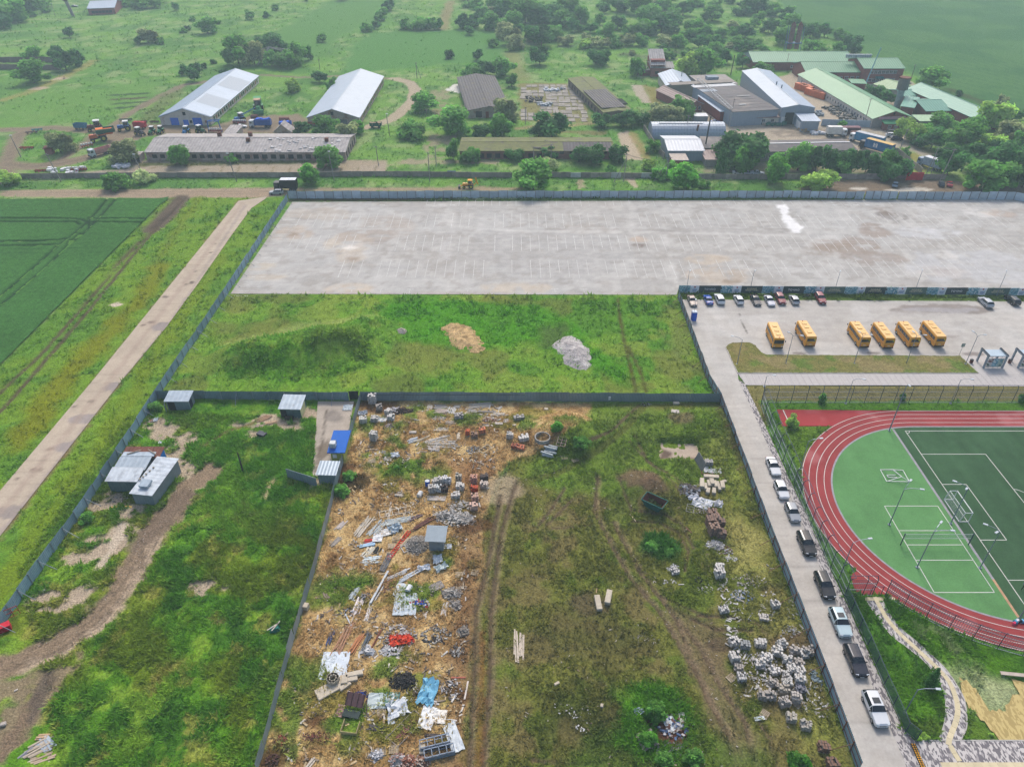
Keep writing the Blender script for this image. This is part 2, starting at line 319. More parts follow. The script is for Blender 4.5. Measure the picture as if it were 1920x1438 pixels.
# ruts
MUD=S(92,78,66)
reg([(1240,1145),(1330,1160),(1360,1260),(1420,1400),(1440,1450),(1360,1450),(1300,1290)],S(116,100,82),1,2,.05,.6)
RUTS=[([(968,905),(950,960),(938,1010),(930,1070),(920,1147),(919,1275),(906,1445)],.75),([(938,930),(925,1000),(912,1070),(892,1147),(889,1275),(879,1445)],.75),
 ([(1120,895),(1115,960),(1140,1010),(1178,1080),(1236,1147),(1275,1213),(1305,1262),(1339,1326),(1364,1385),(1380,1445)],.6),([(1150,980),(1198,1070),(1267,1160),(1313,1213),(1351,1287),(1395,1351),(1416,1445)],.6),
 ([(1267,1160),(1300,1245),(1325,1310),(1390,1420)],.5),([(1160,905),(1185,958),(1248,966),(1278,985),(1300,1030)],.5),([(1185,978),(1235,980),(1272,998),(1290,1035),(1284,1070)],.5),([(1310,1155),(1365,1156),(1420,1170),(1438,1190)],.5),([(1295,1160),(1340,1180),(1410,1182)],.5),
 ([(1240,1120),(1330,1158)],.4),([(1210,762),(1180,800),(1120,850),(1040,890),(975,905)],1.4),([(1198,762),(1150,810),(1090,850)],.7),([(1190,820),(1215,865),(1290,915)],.5),([(1180,830),(1250,900),(1275,930)],.4),
 ([(1060,915),(1030,960),(1010,985)],.6),([(1075,935),(1025,985)],.5),([(1030,992),(1110,985)],.35),([(1420,1350),(1445,1390),(1456,1440)],.5),([(1000,1425),(1060,1432),(1130,1430)],.5)]
for P,w_ in RUTS: stroke(P,w_,MUD if w_ < 1.2 else S(86,88,44),.3,.25,0,.9 if w_ < 1.2 else .6)
for P,w_ in RUTS[:5]: stroke([(a+w_*9,b) for a,b in P],.4,S(150,132,110),.3,.3,.05,.5)
stroke([(905,1190),(903,1290),(896,1445)],.9,S(126,84,54),.4,.5,.1,.55)
blob(1195,905,3.5,2.6,S(108,90,74),.8,1.2,.1,.9);blob(1225,920,2.2,2.4,S(108,90,74),.8,1.2,.1,.9);blob(1280,790,2.5,2,S(110,92,78),.8,1.2,.2,.7)
stroke([(1365,790),(1395,870)],3,S(80,74,52),1,1.5,.4,.7);blob(1238,1030,3.6,3,S(48,88,30),.8,1.5,1);blob(1105,1135,3,2,MUD,.8,1,0,.7);blob(1100,1200,8,4,S(92,86,56),1.5,3,.2,.5);blob(1090,1330,5,6,S(70,72,40),2,3,.4,.5);blob(1240,1425,12,4,S(70,100,34),2,2.5,.8,.7);blob(1230,1350,5,6,S(62,104,24),1,2,1)
blob(1350,1205,2,1.5,MUD,.5,1,0,.8);blob(1235,1350,1.6,1.4,S(96,66,54),.5,.8,.1);blob(1258,1375,2,1.5,S(96,66,54),.5,.8,.1)
blob(1500,1205,4,2,S(96,80,66),.8,1,.1,.8);reg([(1440,1180),(1520,1180),(1560,1300),(1540,1330),(1440,1320)],S(112,98,70),1.5,2,.3,.5)
# school lawns
reg([(1352,690),(1400,722),(1990,722),(1990,770),(1560,800),(1480,830),(1440,800)],S(116,112,70),.3,.3,.35);reg([(1425,752),(1990,752),(1990,772),(1640,790),(1560,850),(1500,900),(1470,860)],S(80,122,34),.3,.6,.6)
reg([(1457,798),(1560,798),(1525,850),(1505,900),(1490,870)],S(90,118,40),.3,.5,.5,.9)
reg([(1490,880),(1560,1060),(1600,1120),(1580,1118)],S(62,96,34),.3,.3,.6)
reg([(1540,1040),(1660,1110),(1960,1220),(1960,1400),(1700,1400),(1580,1115)],S(74,116,26),.3,0,.7);reg([(1583,1117),(1660,1117),(1960,1240),(1960,1392),(1715,1390)],S(56,96,30),.5,0,.8,.7,(4,.55,.07))
reg([(1700,1150),(1780,1200),(1900,1290),(1860,1330),(1790,1260),(1730,1200)],S(140,150,110),1,2,.7,.6,(2.2,.52,.06));blob(1840,1300,4,4,S(150,158,124),1.5,2,.7,.7);reg([(1760,1388),(1690,1370),(1780,1330),(1875,1388)],S(84,96,44),.6,1.5,.4,.5)
reg([(1272,548),(1960,553),(1960,566),(1278,562)],S(78,98,40),.3,.4,.95);reg([(545,366),(1920,366),(1920,378),(540,380)],S(70,96,44),.3,.5,.95);reg([(540,378),(720,378),(900,374),(720,371),(560,372)],S(84,68,58),.3,.6,.2,.7)
reg([(850,366),(1030,366),(1020,374),(860,375)],S(170,178,150),.3,.8,.95,.55,(1.2,.5,.06))
# ---- heights: mounds (px, py, rx, ry, h, angle) ----
MOUNDS=[(1060,812,7,4.5,2.2,0),(1085,838,4,3,1.2,0),(560,660,14,5,2.6,.1),(470,672,8,4.5,1.6,-.1),(640,640,9,5.5,2.4,.15),(692,610,5,3.5,1.6,0),(1195,905,6,3.2,1.1,-.2),(1228,925,4,3.5,1.2,0),(1275,795,14,5,.8,0),
          (1095,1310,5,4,1.1,0),(1330,1010,3,6,.4,0),(868,640,4.4,3.6,.3,0),(1070,660,3.9,4.6,.5,0),(753,623,1.0,.9,.5,0),(1240,1030,3.4,3,.4,0),(1385,850,2.5,12,.7,-.2)]
MW=[(at(a,b),rx,ry,h,an) for a,b,rx,ry,h,an in MOUNDS]
PIT=[at(1238,826),at(1307,828),at(1314,857),at(1236,857)]
PITP=np.array([p[:2] for p in PIT]);PITD=-.6
def mounds(X,Y):
    Z=np.zeros(np.shape(X))
    for c,rx,ry,h,an in MW:
        dx=X-c.x;dy=Y-c.y;a=(dx*math.cos(an)+dy*math.sin(an))/rx;b=(-dx*math.sin(an)+dy*math.cos(an))/ry
        Z=Z+h*np.exp(-np.power(a*a+b*b,1.3)*.9)
    d=sdist(X,Y,PITP)[0]
    return np.where(d > -1.6,Z*(1-smooth(-1.6,-.1,d))+PITD*smooth(-.7,.05,d),Z)
def gz(x,y): return float(mounds(np.array([x]),np.array([y]))[0])
def G(px,py,dz=0.0):
    p=at(px,py)
    for _ in range(3):
        p=at(px,py,gz(p.x,p.y))
    p.z += dz;return p
# ---- paved outlines ----
LOT=[(548,379),(1906,374),(1990,378),(1990,544),(1272,541),(1269,553),(432,551)]
ROAD=[(-40,968),(0,920),(172,716),(447,377),(500,369),(498,373),(471,391),(433,443),(372,531),(313,612),(228,714),(0,1005),(-40,1056)]
APRON=[(1277,562),(1990,566),(1990,700),(1384,700),(1384,711),(1440,836),(1507,989),(1540,1070),(1568,1127),(1629,1270),(1705,1450),(1618,1450),(1560,1290),(1476,1070),(1449,1003),(1354,757),(1332,716)]
GRAVEL=[(1384,711),(1398,722),(1440,809),(1487,913),(1509,957),(1556,1066),(1579,1113),(1640,1248),(1693,1366),(1715,1389),(1742,1450),(1705,1450),(1629,1270),(1568,1127),(1540,1070),(1507,989),(1440,836)]
WALK=[(1384,701),(1834,701),(1803,668),(1990,668),(1990,725),(1398,722)]
PLAZA=[(1715,1389),(1990,1389),(1990,1460),(1742,1450)]
CX,CY,RI,RO=76.6,86.1,22.2,27.2
def arc(r,a0,a1,n=40): return [(CX+r*math.cos(R(a0+(a1-a0)*i/n)),CY+r*math.sin(R(a0+(a1-a0)*i/n))) for i in range(n+1)]
XE=150.0
TRACKW=[(XE,CY+RO)]+arc(RO,90,270)+[(XE,CY-RO)]
RUNW=[tuple(at(1457,768)[:2]),(CX-1,CY+RO),(CX-12,CY+22.4),tuple(at(1466,799)[:2])]
q=at(1583,1093);q2=at(1660,1116);GATEW=[tuple(at(1594,1078)[:2]),tuple(at(1624,1060)[:2]),tuple(at(1685,1100)[:2]),tuple(at(1660,1114)[:2]),tuple(at(1605,1114)[:2])]
SLABY=[(596,753),(664,753),(657,790),(648,850),(634,900),(586,892)]
YPAVE=[(1798,1268),(1806,1276),(1812,1274),(1824,1290),(1828,1289),(1842,1312),(1856,1334),(1860,1330),(1868,1334),(1873,1328),(1880,1334),(1886,1333),(1884,1322),(1892,1318),(1898,1302),(1912,1302),(1902,1285),(1896,1272),(1990,1300),(1990,1388),(1874,1388),(1864,1374),(1856,1368),(1846,1352),(1838,1350),(1826,1332),(1816,1328),(1812,1316),(1806,1310),(1802,1292)]
def T8(P): return [(x/3.908+1440,y/3.908+1070) for x,y in P]
PL_=T8([(705,195),(800,340),(900,470),(1030,570),(1140,660),(1230,770),(1285,880),(1302,1000),(1290,1120),(1250,1242)]);PR_=T8([(832,195),(880,300),(970,420),(1090,520),(1200,620),(1310,730),(1390,850),(1440,950),(1456,1080),(1450,1160),(1410,1242)])
PAVED=[atn(P) for P in (LOT,ROAD,APRON,GRAVEL,WALK,PLAZA,SLABY,PL_+PR_[::-1],YPAVE)]+[np.array(P) for P in (TRACKW,RUNW,GATEW)]
PAVED_T=PAVED
def paved_sd(X,Y):
    D=np.full(X.shape,-50.0)
    for P in PAVED:
        idx=np.nonzero((X > P[:,0].min()-3) & (X < P[:,0].max()+3) & (Y > P[:,1].min()-3) & (Y < P[:,1].max()+3))[0]
        if len(idx): D[idx]=np.maximum(D[idx],sdist(X[idx],Y[idx],P)[0])
    return D
def lines(*segs):
    r=[np.arange(a,b,s) for a,b,s in segs];return np.unique(np.concatenate(r))
gx=lines((-9000,-1200,1500),(-1200,-420,90),(-420,-270,8),(-270,-104,1.7),(-104,-62,.5),(-62,47,.3),(47,110,.9),(110,270,1.8),(270,420,8),(420,1200,90),(1200,9001,1500))
gy=lines((-400,20,60),(20,37,2),(37,112,.3),(112,156,.48),(156,232,.9),(232,420,1.5),(420,760,4),(760,1500,60),(1500,12001,1500))
GXX,GYY=np.meshgrid(gx,gy);X=GXX.ravel();Y=GYY.ravel()
def base_cols(X,Y):
    C=np.empty((len(X),3));C[:]=S(92,136,58);L=np.full(len(X),.5);apply_ops(OPS,X,Y,C,L);C *= (1+.45*np.clip(L,0,1))[:,None]*np.array([1.03,1,.9]);return C,L
GC,GL=base_cols(X,Y)
# fine tone scatter so no vertex repeats its neighbour
nb=.5+fbm(X,Y,1.1,2,41);GC=GC*(1+(nb-1)[:,None]*.28*np.clip(GL+.3,0,1)[:,None])
near=(X > -300) & (X < 300) & (Y < 450) & (Y > 30)
PD=paved_sd(X,Y)
Z=mounds(X,Y)
rough=(fbm(X,Y,1.5,3,3)-.35)*.85*np.clip(GL,0,1)**1.6+(fbm(X,Y,.7,2,8)-.5)*.10
Z=Z+np.where(near,np.maximum(rough,-.02),0)
# ruts pressed in
for P,w_ in RUTS[:10]:
    P=atn(P);idx=np.nonzero((X > P[:,0].min()-2) & (X < P[:,0].max()+2) & (Y > P[:,1].min()-2) & (Y < P[:,1].max()+2))[0]
    d=seg_dist(X[idx],Y[idx],P)[0];Z[idx] += -.16*np.exp(-(d/(w_*.5))**2)+.09*np.exp(-((d-w_*.9)/.3)**2)
pin=sdist(X,Y,PITP)[0];Z=np.where(pin > -.4,Z-.04,Z)
k=smooth(-.5,.25,PD);Z=Z*(1-k)-.14*k;GC=GC*(1-k[:,None]*.0)
Z=np.where(near,Z,np.where(PD > 0,-.14,0))
nx_,ny_=len(gx),len(gy)
ii,jj=np.meshgrid(np.arange(nx_-1),np.arange(ny_-1));a=(jj*nx_+ii).ravel()
F=np.stack([a,a+1,a+1+nx_,a+nx_],1)
GM=mat('ground_cover',(0,0,0),attr=True,rough=1,var=.16,scale=.9,fine=.42,fscale=3.4,bump=.6,rndv=0,spec=.05)
obj('ground',np_mesh('ground',np.stack([X,Y,Z],1),F,[GM],GC,True),kind='structure')
# ---- painted sheets ----
def sheet(name,Pw,step,z,base,ops,m,zf=None,kind='structure',parent=None,post=None):
    P=np.array(Pw);x0,y0=P.min(0)-step;x1,y1=P.max(0)+step
    xs=np.arange(x0,x1+step,step);ys=np.arange(y0,y1+step,step);XX,YY=np.meshgrid(xs,ys);X=XX.ravel().copy();Y=YY.ravel().copy()
    d,qx,qy=sdist(X,Y,P);n=len(xs)
    ii,jj=np.meshgrid(np.arange(n-1),np.arange(len(ys)-1));a=(jj*n+ii).ravel();F=np.stack([a,a+1,a+1+n,a+n],1)
    ins=d > 0;F=F[ins[F].any(1)]
    X=np.where(ins,X,qx);Y=np.where(ins,Y,qy)
    used=np.unique(F);mp=np.full(len(X),-1);mp[used]=np.arange(len(used));F=mp[F];X=X[used];Y=Y[used]
    C=np.empty((len(X),3));C[:]=base;L=np.zeros(len(X));apply_ops(ops,X,Y,C,L)
    if post: C=post(X,Y,C)
    Zs=np.full(len(X),z) if zf is None else zf(X,Y)
    return obj(name,np_mesh(name,np.stack([X,Y,Zs],1),F,[m],C),kind=kind,parent=parent)
def take():
    global OPS
    o=OPS;OPS=[];return o
GROUND_OPS=take()
CONC=mat('concrete_paint',(0,0,0),attr=True,rough=.9,var=.06,scale=.5,fine=.08,fscale=2.5,rndv=0,spec=.2)
# parking lot
reg(LOT,S(176,171,164),1,0,None,.6,(18,.52,.1));reg(LOT,S(204,200,194),1,0,None,.5,(3,.58,.08));reg(LOT,S(164,157,148),1,0,None,.5,(2.4,.62,.06))
for x,y,rx,ry,c,a_ in ((1636,432,5,5,(150,130,114),.8),(1612,456,5,4,(150,130,114),.7),(1560,460,6,4,(160,142,126),.6),(1585,465,9,4,(160,142,126),.6),(1640,484,9,4,(150,132,118),.7),(1550,470,8,3,(156,140,124),.5),(1672,405,4,4,(116,106,100),.8),(1662,396,3,3,(130,112,96),.7),(1768,508,2.5,1.6,(84,62,50),.9),(1770,510,7,3,(196,172,146),.6),(1372,528,2.4,1.2,(84,66,54),.9),(1340,515,9,5,(196,172,142),.5),(1200,461,2.2,1.2,(96,62,44),.9),(1196,449,2.5,2,(200,170,140),.6),(662,486,1.6,1.3,(84,62,48),.9),(660,482,5,4,(206,186,160),.5),(650,455,7,6,(216,198,174),.6),(660,460,3,3,(238,232,224),.8),(550,440,1.4,1.2,(96,74,56),.9),(552,438,6,5,(190,168,144),.6),(595,402,10,5,(186,172,154),.6),(720,425,9,8,(180,166,152),.6),(690,445,9,6,(164,150,138),.6),(970,540,9,3,(214,194,166),.6),(655,542,6,3,(210,186,154),.6),(1325,486,6,3,(206,184,156),.6),(1740,437,9,4,(214,214,216),.7),(1840,500,22,10,(196,196,198),.7),(1840,400,5,4,(226,222,216),.7),(1870,400,5,3,(206,192,176),.7),(1880,402,4,3,(170,152,138),.7),(1775,480,3,3,(222,216,206),.7),(1100,430,9,3,(170,158,146),.5),(1350,433,22,4,(158,152,146),.6),(1015,475,22,16,(168,164,160),.5),(480,500,8,2,(204,186,156),.6),(500,520,5,1.6,(206,186,156),.5),(1060,388,20,4,(196,190,182),.5)):
    blob(x,y,rx,ry,S(*c),.8,min(rx,ry)*.5,None,a_*.75,(2.2,.36,.14))
for P,w_,c in (([(830,400),(850,425),(980,433),(1200,436),(1400,440),(1560,445)],1.6,(206,202,196)),([(900,560),(830,470),(850,430)],1.6,(196,192,188)),([(1245,440),(1262,500),(1272,540)],1.4,(206,202,196)),([(1660,390),(1700,420),(1760,460),(1800,490)],1.4,(204,200,194)),([(830,385),(840,395),(856,420)],3,(200,196,190)),([(432,549),(1268,551)],1.2,(186,174,164)),([(548,381),(1906,376)],1.6,(176,168,156)),([(800,510),(560,505)],1.4,(196,192,186)),([(640,430),(1900,425)],.8,(196,194,190)),([(1180,380),(1190,400),(1175,430)],2.4,(200,196,190))):
    stroke(P,w_,S(*c),.6,.8,None,.7,(3,.4,.12))
reg([(1453,383),(1472,384),(1478,390),(1476,398),(1488,412),(1502,424),(1506,431),(1498,437),(1486,437),(1478,428),(1466,410),(1462,395)],S(240,238,236),.4,1.2,None,1)
LOTOPS=take();PAINT=mat('worn_white_paint',S(222,222,220),rough=.7,var=.1,scale=1.5,rndv=.12,dirt=(S(190,186,180),1.6,.44,.9))
def streaks(X,Y,C):
    t=fbm(X*.22,Y*1.6,1.6,3,61);t2=fbm(X,Y,.9,2,71);t3=fbm(X*1.4,Y*.2,2.2,3,81)
    return C*(1+(t-.5)*.22+(t2-.5)*.12+(t3-.5)*.14)[:,None]
lot=sheet('parking_lot',atn(LOT),.7,.02,S(186,183,178),LOTOPS,CONC,post=streaks)
# stall lines: four double rows of lines along Y
ROWS=[(375.5,387),(401,427.5),(441,471),(488,521)]
base_mesh={}
def line_part(parent,p,q,w_,name='stall_line',z=.026):
    d=q-p;L=d.length
    if L < .5: return
    key=(round(L,1),w_)
    if key not in base_mesh: base_mesh[key]=B().box((0,0,0),(L,w_,.004)).mesh(name,PAINT)
    obj(name,base_mesh[key],parent,((p.x+q.x)/2,(p.y+q.y)/2,z),math.atan2(d.y,d.x))
for ri,(ya,yb) in enumerate(ROWS):
    Ya,Yb=at(960,ya).y,at(960,yb).y
    xs0=at((590,560,545,640)[ri] if ri else 800,(ya+yb)/2).x;xs1=at((0,1900,1900,1880)[ri] if ri else 1890,(ya+yb)/2).x
    x=xs0;n=0
    while x < xs1:
        gap=abs(x-at(935 if ri == 3 else 905,yb).x) < 3.1 and ri > 0
        if rnd.random() > .07 and not gap:
            t=rnd.random();line_part(lot,Vector((x+rnd.uniform(-.04,.04),Yb+(.0 if t > .25 else rnd.uniform(0,3)),0)),Vector((x+rnd.uniform(-.04,.04),Ya,0)),.13)
        x += 2.55 if ri < 2 else 2.5
        n += 1
    if ri: line_part(lot,Vector((xs0+20,(Ya+Yb)/2,0)),Vector((xs1-12,(Ya+Yb)/2+.1,0)),.07,'row_line',.031)
for i in range(19):   # left column of stalls beside the fence
    y=395+i*8.9;lx=540-(y-382)*.655+(7 if y > 392 else 4);p=at(lx+5,y);line_part(lot,p,p+Vector((5.2,.0,0)),.13)
for i in range(9):
    p=at(658+i*54.7,549);
    if rnd.random() > .2: line_part(lot,p,p+Vector((0,1.9,0)),.13);line_part(lot,p+Vector((-.9,1.95,0)),p+Vector((.9,1.95,0)),.13,z=.031)
for i,x in enumerate((712,800,822,843,1560,1583,1600,1622,1705,1745)):
    p=at(x,385);line_part(lot,p,p+Vector((1.6,0,0)),.5,'bay_mark',.031)
# left concrete road
SEAM=mat('slab_road',(0,0,0),attr=True,rough=.95,var=.08,scale=.6,fine=.1,fscale=3,rndv=0,spec=.1)
for x,y,rx,ry,c in ((305,612,2.5,2,(160,148,142)),(158,785,3,1.6,(164,152,146)),(125,838,2.5,1.5,(164,152,146)),(22,960,3,1.6,(160,148,140)),(212,725,2,1.5,(164,152,146)),(360,530,.5,.6,(120,106,96)),(349,533,.5,.5,(120,106,96)),(366,509,.4,.4,(120,106,96)),(310,557,.8,.6,(130,116,106)),(405,457,.5,.5,(110,96,88)),(395,474,.4,.4,(110,96,88)),(285,604,.8,.7,(140,120,108)),(270,609,.6,.7,(140,120,108)),(170,753,.7,.5,(140,124,112)),(140,762,.6,.4,(130,114,104)),(34,897,.5,.3,(110,96,88)),(70,880,1,.5,(150,130,116)),(95,842,.8,.4,(150,130,116))): blob(x,y,rx,ry,S(*c),.25,.5)
stroke([(455,380),(360,512),(200,722),(0,962)],1.2,S(176,156,140),.6,.6,None,.6);stroke([(460,385),(330,590),(215,735),(0,1000)],.8,S(164,150,142),.4,.6,None,.7)
def slabs(X,Y,C):
    d=atn([(200,718),(460,378)]);ux,uy=(d[1]-d[0])/np.linalg.norm(d[1]-d[0]);s=X*ux+Y*uy
    k=np.abs(((s/3.0) % 1)-.5) > .47;return C*(1+(vnoise(s,s*0,3.0,5)-.5)*.12-.12*k*(vnoise(X,Y,1.4,9) > .3))[:,None]*(1+(fbm(X*uy-Y*ux,s*.12,.7,2,4)-.5)*.14)[:,None]
sheet('concrete_road',atn(ROAD),.38,.03,S(194,178,158),take(),SEAM,post=slabs)
# school apron and access road
reg(APRON,S(184,178,170),1,0,None,.6,(12,.52,.1));reg(APRON,S(204,200,194),1,0,None,.5,(5,.58,.08))
blob(1770,580,13,2.4,S(150,140,132),.6,1.4);blob(1765,581,9,1.2,S(172,166,164),.5,1);blob(1825,664,2.2,.8,S(150,140,134),.3,.4);blob(1497,663,1.6,.6,S(140,130,122),.3,.4);blob(1637,662,1.6,.5,S(140,130,122),.3,.4);blob(1480,632,3.6,6,S(180,172,164),1,1.5,None,.6)
blob(1786,631,1.4,.6,S(170,162,154),.3,.3)
for i in range(6): stroke([(1600+i*9,612-i*2),(1660+i*4,592-i*2),(1800-i*5,590),(1830+i*4,605)],.5,S(186,180,173),.4,.2,None,.5)
stroke([(1385,588),(1400,625)],.25,S(110,104,96),.12,.3);stroke([(1420,621),(1800,621)],.3,S(184,178,172),.2,.1)
for k in (10,22,56,72): stroke([(1345+k,735),(1440+k*1.05,960),(1480+k*1.1,1070),(1560+k*1.2,1290)],.6,S(190,182,172),.5,.4,None,.5)
def joints(X,Y,C):
    k=(np.abs(((Y/6.2) % 1)-.5) > .48) & (Y < 122);j=vnoise(X,Y,1.1,3) > .35
    return streaks(X,Y,C)*(1-.16*(k & j))[:,None]
apron=sheet('access_road',atn(APRON),.42,.03,S(196,190,182),take(),CONC,post=joints)
for P in ([(1283,562),(1281,553)],): pass
for x0,y0,x1,y1 in ((1518,563,1532,566),(1560,566,1572,562),(1810,563,1822,566),(1585,622,1588,625),(1573,645,1576,648)): line_part(apron,at(x0,y0),at(x1,y1),.12,'paint_mark',.038)
# curbed lawn island
ISL=[(1361,652),(1366,646),(1374,643),(1405,643),(1416,648),(1424,658),(1434,666),(1800,668),(1834,700),(1383,700)]
KERB=mat('kerb_concrete',S(192,186,178),var=.1,rndv=0)
iw=atn(ISL);cb=B();n=len(iw)
for i in range(n):
    p=Vector((*iw[i],0));q_=Vector((*iw[(i+1) % n],0));d=q_-p;cb.box(((p+q_)/2+Vector((0,0,.07)))[:],(d.length+.1,.16,.18),math.atan2(d.y,d.x))
obj('kerb',cb.mesh('kerb',KERB),kind='structure')
reg(ISL,S(128,124,70),1,0,.4);reg(ISL,S(96,124,48),1,0,.5,.8,(3.5,.54,.08));reg(ISL,S(150,134,94),1,0,.3,.7,(3,.60,.06));blob(1385,660,5,5,S(132,118,70),1,2,None,.6)
LAWNOPS=take()
def lawnz(X,Y): return .10+fbm(X,Y,.8,2,7)*.12
sheet('lawn_island',iw,.45,0,S(112,122,58),LAWNOPS,GM,zf=lawnz)
# pavers / mottled stone
def mottled(key,c1,c2,per=.12,ang=0.5):
    m=bpy.data.materials.new(key);m.use_nodes=True;n_=m.node_tree;N=n_.nodes;L=n_.links;b=N['Principled BSDF'];b.inputs['Roughness'].default_value=.9
    g=N.new('ShaderNodeNewGeometry');mp=N.new('ShaderNodeMapping');mp.inputs['Rotation'].default_value=(0,0,ang);mp.inputs['Scale'].default_value=(1/per,.45/per,1);L.new(g.outputs['Position'],mp.inputs[0])
    v=N.new('ShaderNodeTexVoronoi');v.inputs['Scale'].default_value=1;v.inputs['Randomness'].default_value=.8;L.new(mp.outputs[0],v.inputs['Vector'])
    s=N.new('ShaderNodeSeparateColor');L.new(v.outputs['Color'],s.inputs[0]);r=N.new('ShaderNodeValToRGB');r.color_ramp.interpolation='CONSTANT'
    e=r.color_ramp.elements;e[0].color=(*c2,1);e[0].position=0;e[1].color=(*c1,1);e[1].position=.42;x=e.new(.62);x.color=tuple((a+b_)/2 for a,b_ in zip(c1,c2))+(1,);x=e.new(.74);x.color=(*c1,1)
    L.new(s.outputs[0],r.inputs[0]);L.new(r.outputs[0],b.inputs['Base Color']);return m
MOT=mottled('mottled_pavers',S(206,200,196),S(116,110,114),.2);MOTG=mottled('grey_pavers',S(196,190,186),S(112,106,110),.2,.9)
def flat(name,Pw,z,m,kind='structure',parent=None,thick=0):
    from mathutils.geometry import tessellate_polygon
    vs=[Vector((x,y,z)) for x,y in Pw];t=tessellate_polygon([vs]);bb=B();bb.add(vs,[tuple(x) for x in t]);me=bb.mesh(name,m)
    bm=bmesh.new();bm.from_mesh(me);bmesh.ops.recalc_face_normals(bm,faces=bm.faces)
    for f in bm.faces:
        if f.normal.z < 0: f.normal_flip()
    bm.to_mesh(me);bm.free();return obj(name,me,parent,kind=kind)
flat('gravel_strip',atn(GRAVEL),.045,MOTG);flat('plaza_paving',atn(PLAZA),.045,MOT)
PAV=mat('walkway_pavers',S(198,192,188),var=.06,rndv=0,stripe=(0,1.4,0,.07))
flat('walkway',atn(WALK),.045,PAV)
jb=B()
wy0,wy1=at(960,724).y,at(960,701).y
for i in range(60): jb.box(((at(1390,712).x+i*1.3),(wy0+wy1)/2,.048),(.05,wy1-wy0-.3,.004))
for i in range(6): jb.box(((at(1398,712).x+at(1925,712).x)/2,wy0+.3+i*.75,.0485),(at(1925,712).x-at(1398,712).x,.05,.004))
o_=obj('paver_joint',jb.mesh('paver_joint',mat('paver_joint',S(160,152,150),rndv=0)),kind='stuff')
# running track
def T4(P): return [(x/3.994+1440,y/3.994+710) for x,y in P]
RED=mat('red_track',(0,0,0),attr=True,rough=.9,var=.07,scale=.35,fine=.05,fscale=5,rndv=0,spec=.15)
take()
def redpost(X,Y,C): return C*(1+(fbm(X,Y,3.5,3,13)-.5)*.22)[:,None]+np.array([.06,.045,.045])*smooth(.6,.75,fbm(X,Y,4.5,3,33))[:,None]
sheet('running_track',TRACKW,.6,.05,S(158,66,66),[],RED,post=redpost);sheet('track_runoff',RUNW,.6,.042,S(168,62,64),[],RED,post=redpost);sheet('track_gate_apron',GATEW,.6,.042,S(158,66,66),[],RED,post=redpost)
INW=[(72.3,CY+RI),(CX,CY+RI)]
inn=[p for p in arc(RI-.12,90,270) if p[0] < 72.3]
y_top=CY+math.sqrt((RI-.12)**2-(72.3-CX)**2);y_bot=2*CY-y_top
def turfpost(s,am):
    def f(X,Y,C): return C*(1+(fbm(X*1.5,Y*.4,2.2,3,s)-.5)*am+(fbm(X,Y,7,2,s+4)-.5)*am*.8)[:,None]
    return f
TURF=mat('turf',(0,0,0),attr=True,rough=1,var=.08,scale=.5,fine=.12,fscale=5,rndv=0,spec=.05)
sheet('green_infield',[(72.3,y_top)]+inn+[(72.3,y_bot)],.5,.058,S(100,148,92),[],TURF,post=turfpost(3,.22))
sheet('football_turf',[(72.3,y_top),(CX,CY+RI-.12),(XE,CY+RI-.12),(XE,CY-RI+.12),(CX,CY-RI+.12),(72.3,y_bot)],.6,.058,S(66,96,66),[],TURF,post=turfpost(15,.5))
WL=mat('field_line_paint',S(214,214,208),rough=.8,var=.05,rndv=0)
markings=thing('field_markings','white and pink lines painted on the track and the pitches','markings')
def ribbon(name,pts,w_,z,m,parent,kind=None):
    bb=B();L_,R_=[],[]
    P=[Vector((x,y)) for x,y in pts]
    for i,p in enumerate(P):
        t=(P[min(i+1,len(P)-1)]-P[max(i-1,0)]).normalized();nn=Vector((-t.y,t.x))*w_/2;L_.append(p+nn);R_.append(p-nn)
    for i in range(len(P)-1): bb.add([(*R_[i],z),(*R_[i+1],z),(*L_[i+1],z),(*L_[i],z)],[(0,1,2,3)])
    return obj(name,bb.mesh(name,m),parent,kind=kind)
for r_ in (RI+1.25,RI+2.5,RI+3.75,RO-.12): ribbon('lane_line',[(XE,CY+r_)]+arc(r_,90,270,70)+[(XE,CY-r_)],.10,.056,WL,markings)
ribbon('infield_kerb',[(XE,CY+RI)]+arc(RI,90,270,70)+[(XE,CY-RI)],.3,.064,mat('kerb_grey',S(158,154,160),rndv=0),None,'structure')
ribbon('pitch_border',[(72.3,y_top-.2),(72.3,72)],.4,.066,mat('kerb_grey',S(158,154,160)),None,'structure');ribbon('pitch_border',[(72.3,72),(72.3,y_bot+.8)],.4,.066,mat('kerb_tan',S(190,150,116),rndv=0),None,'structure')
ribbon('start_line',[tuple(at(1468,769)[:2]),tuple(at(1482,798)[:2])],.18,.056,WL,markings)
def box_line(x0,y0,x1,y1,w_=.12): ribbon('pitch_line',[(x0,y0),(x1,y1)],w_,.066,WL,markings)
for s_ in ((74.4,107,XE,107),(74.4,107.06,74.4,60),(74.4,100.4,86.1,100.4),(86.1,100.4,86.1,71.8),(74.4,71.85,86.1,71.85),(74.4,92.5,78.6,92.5),(78.6,92.5,78.6,79.8),(74.4,79.8,78.6,79.8),
           (62.3,87.3,71.2,87.3),(62.3,69.6,71.2,69.6),(62.3,87.3,62.3,69.6),(71.2,87.3,71.2,69.6),(62.3,81.8,71.2,81.8),(62.3,78.8,71.2,78.8),(62.3,75.7,71.2,75.7)): box_line(*s_)
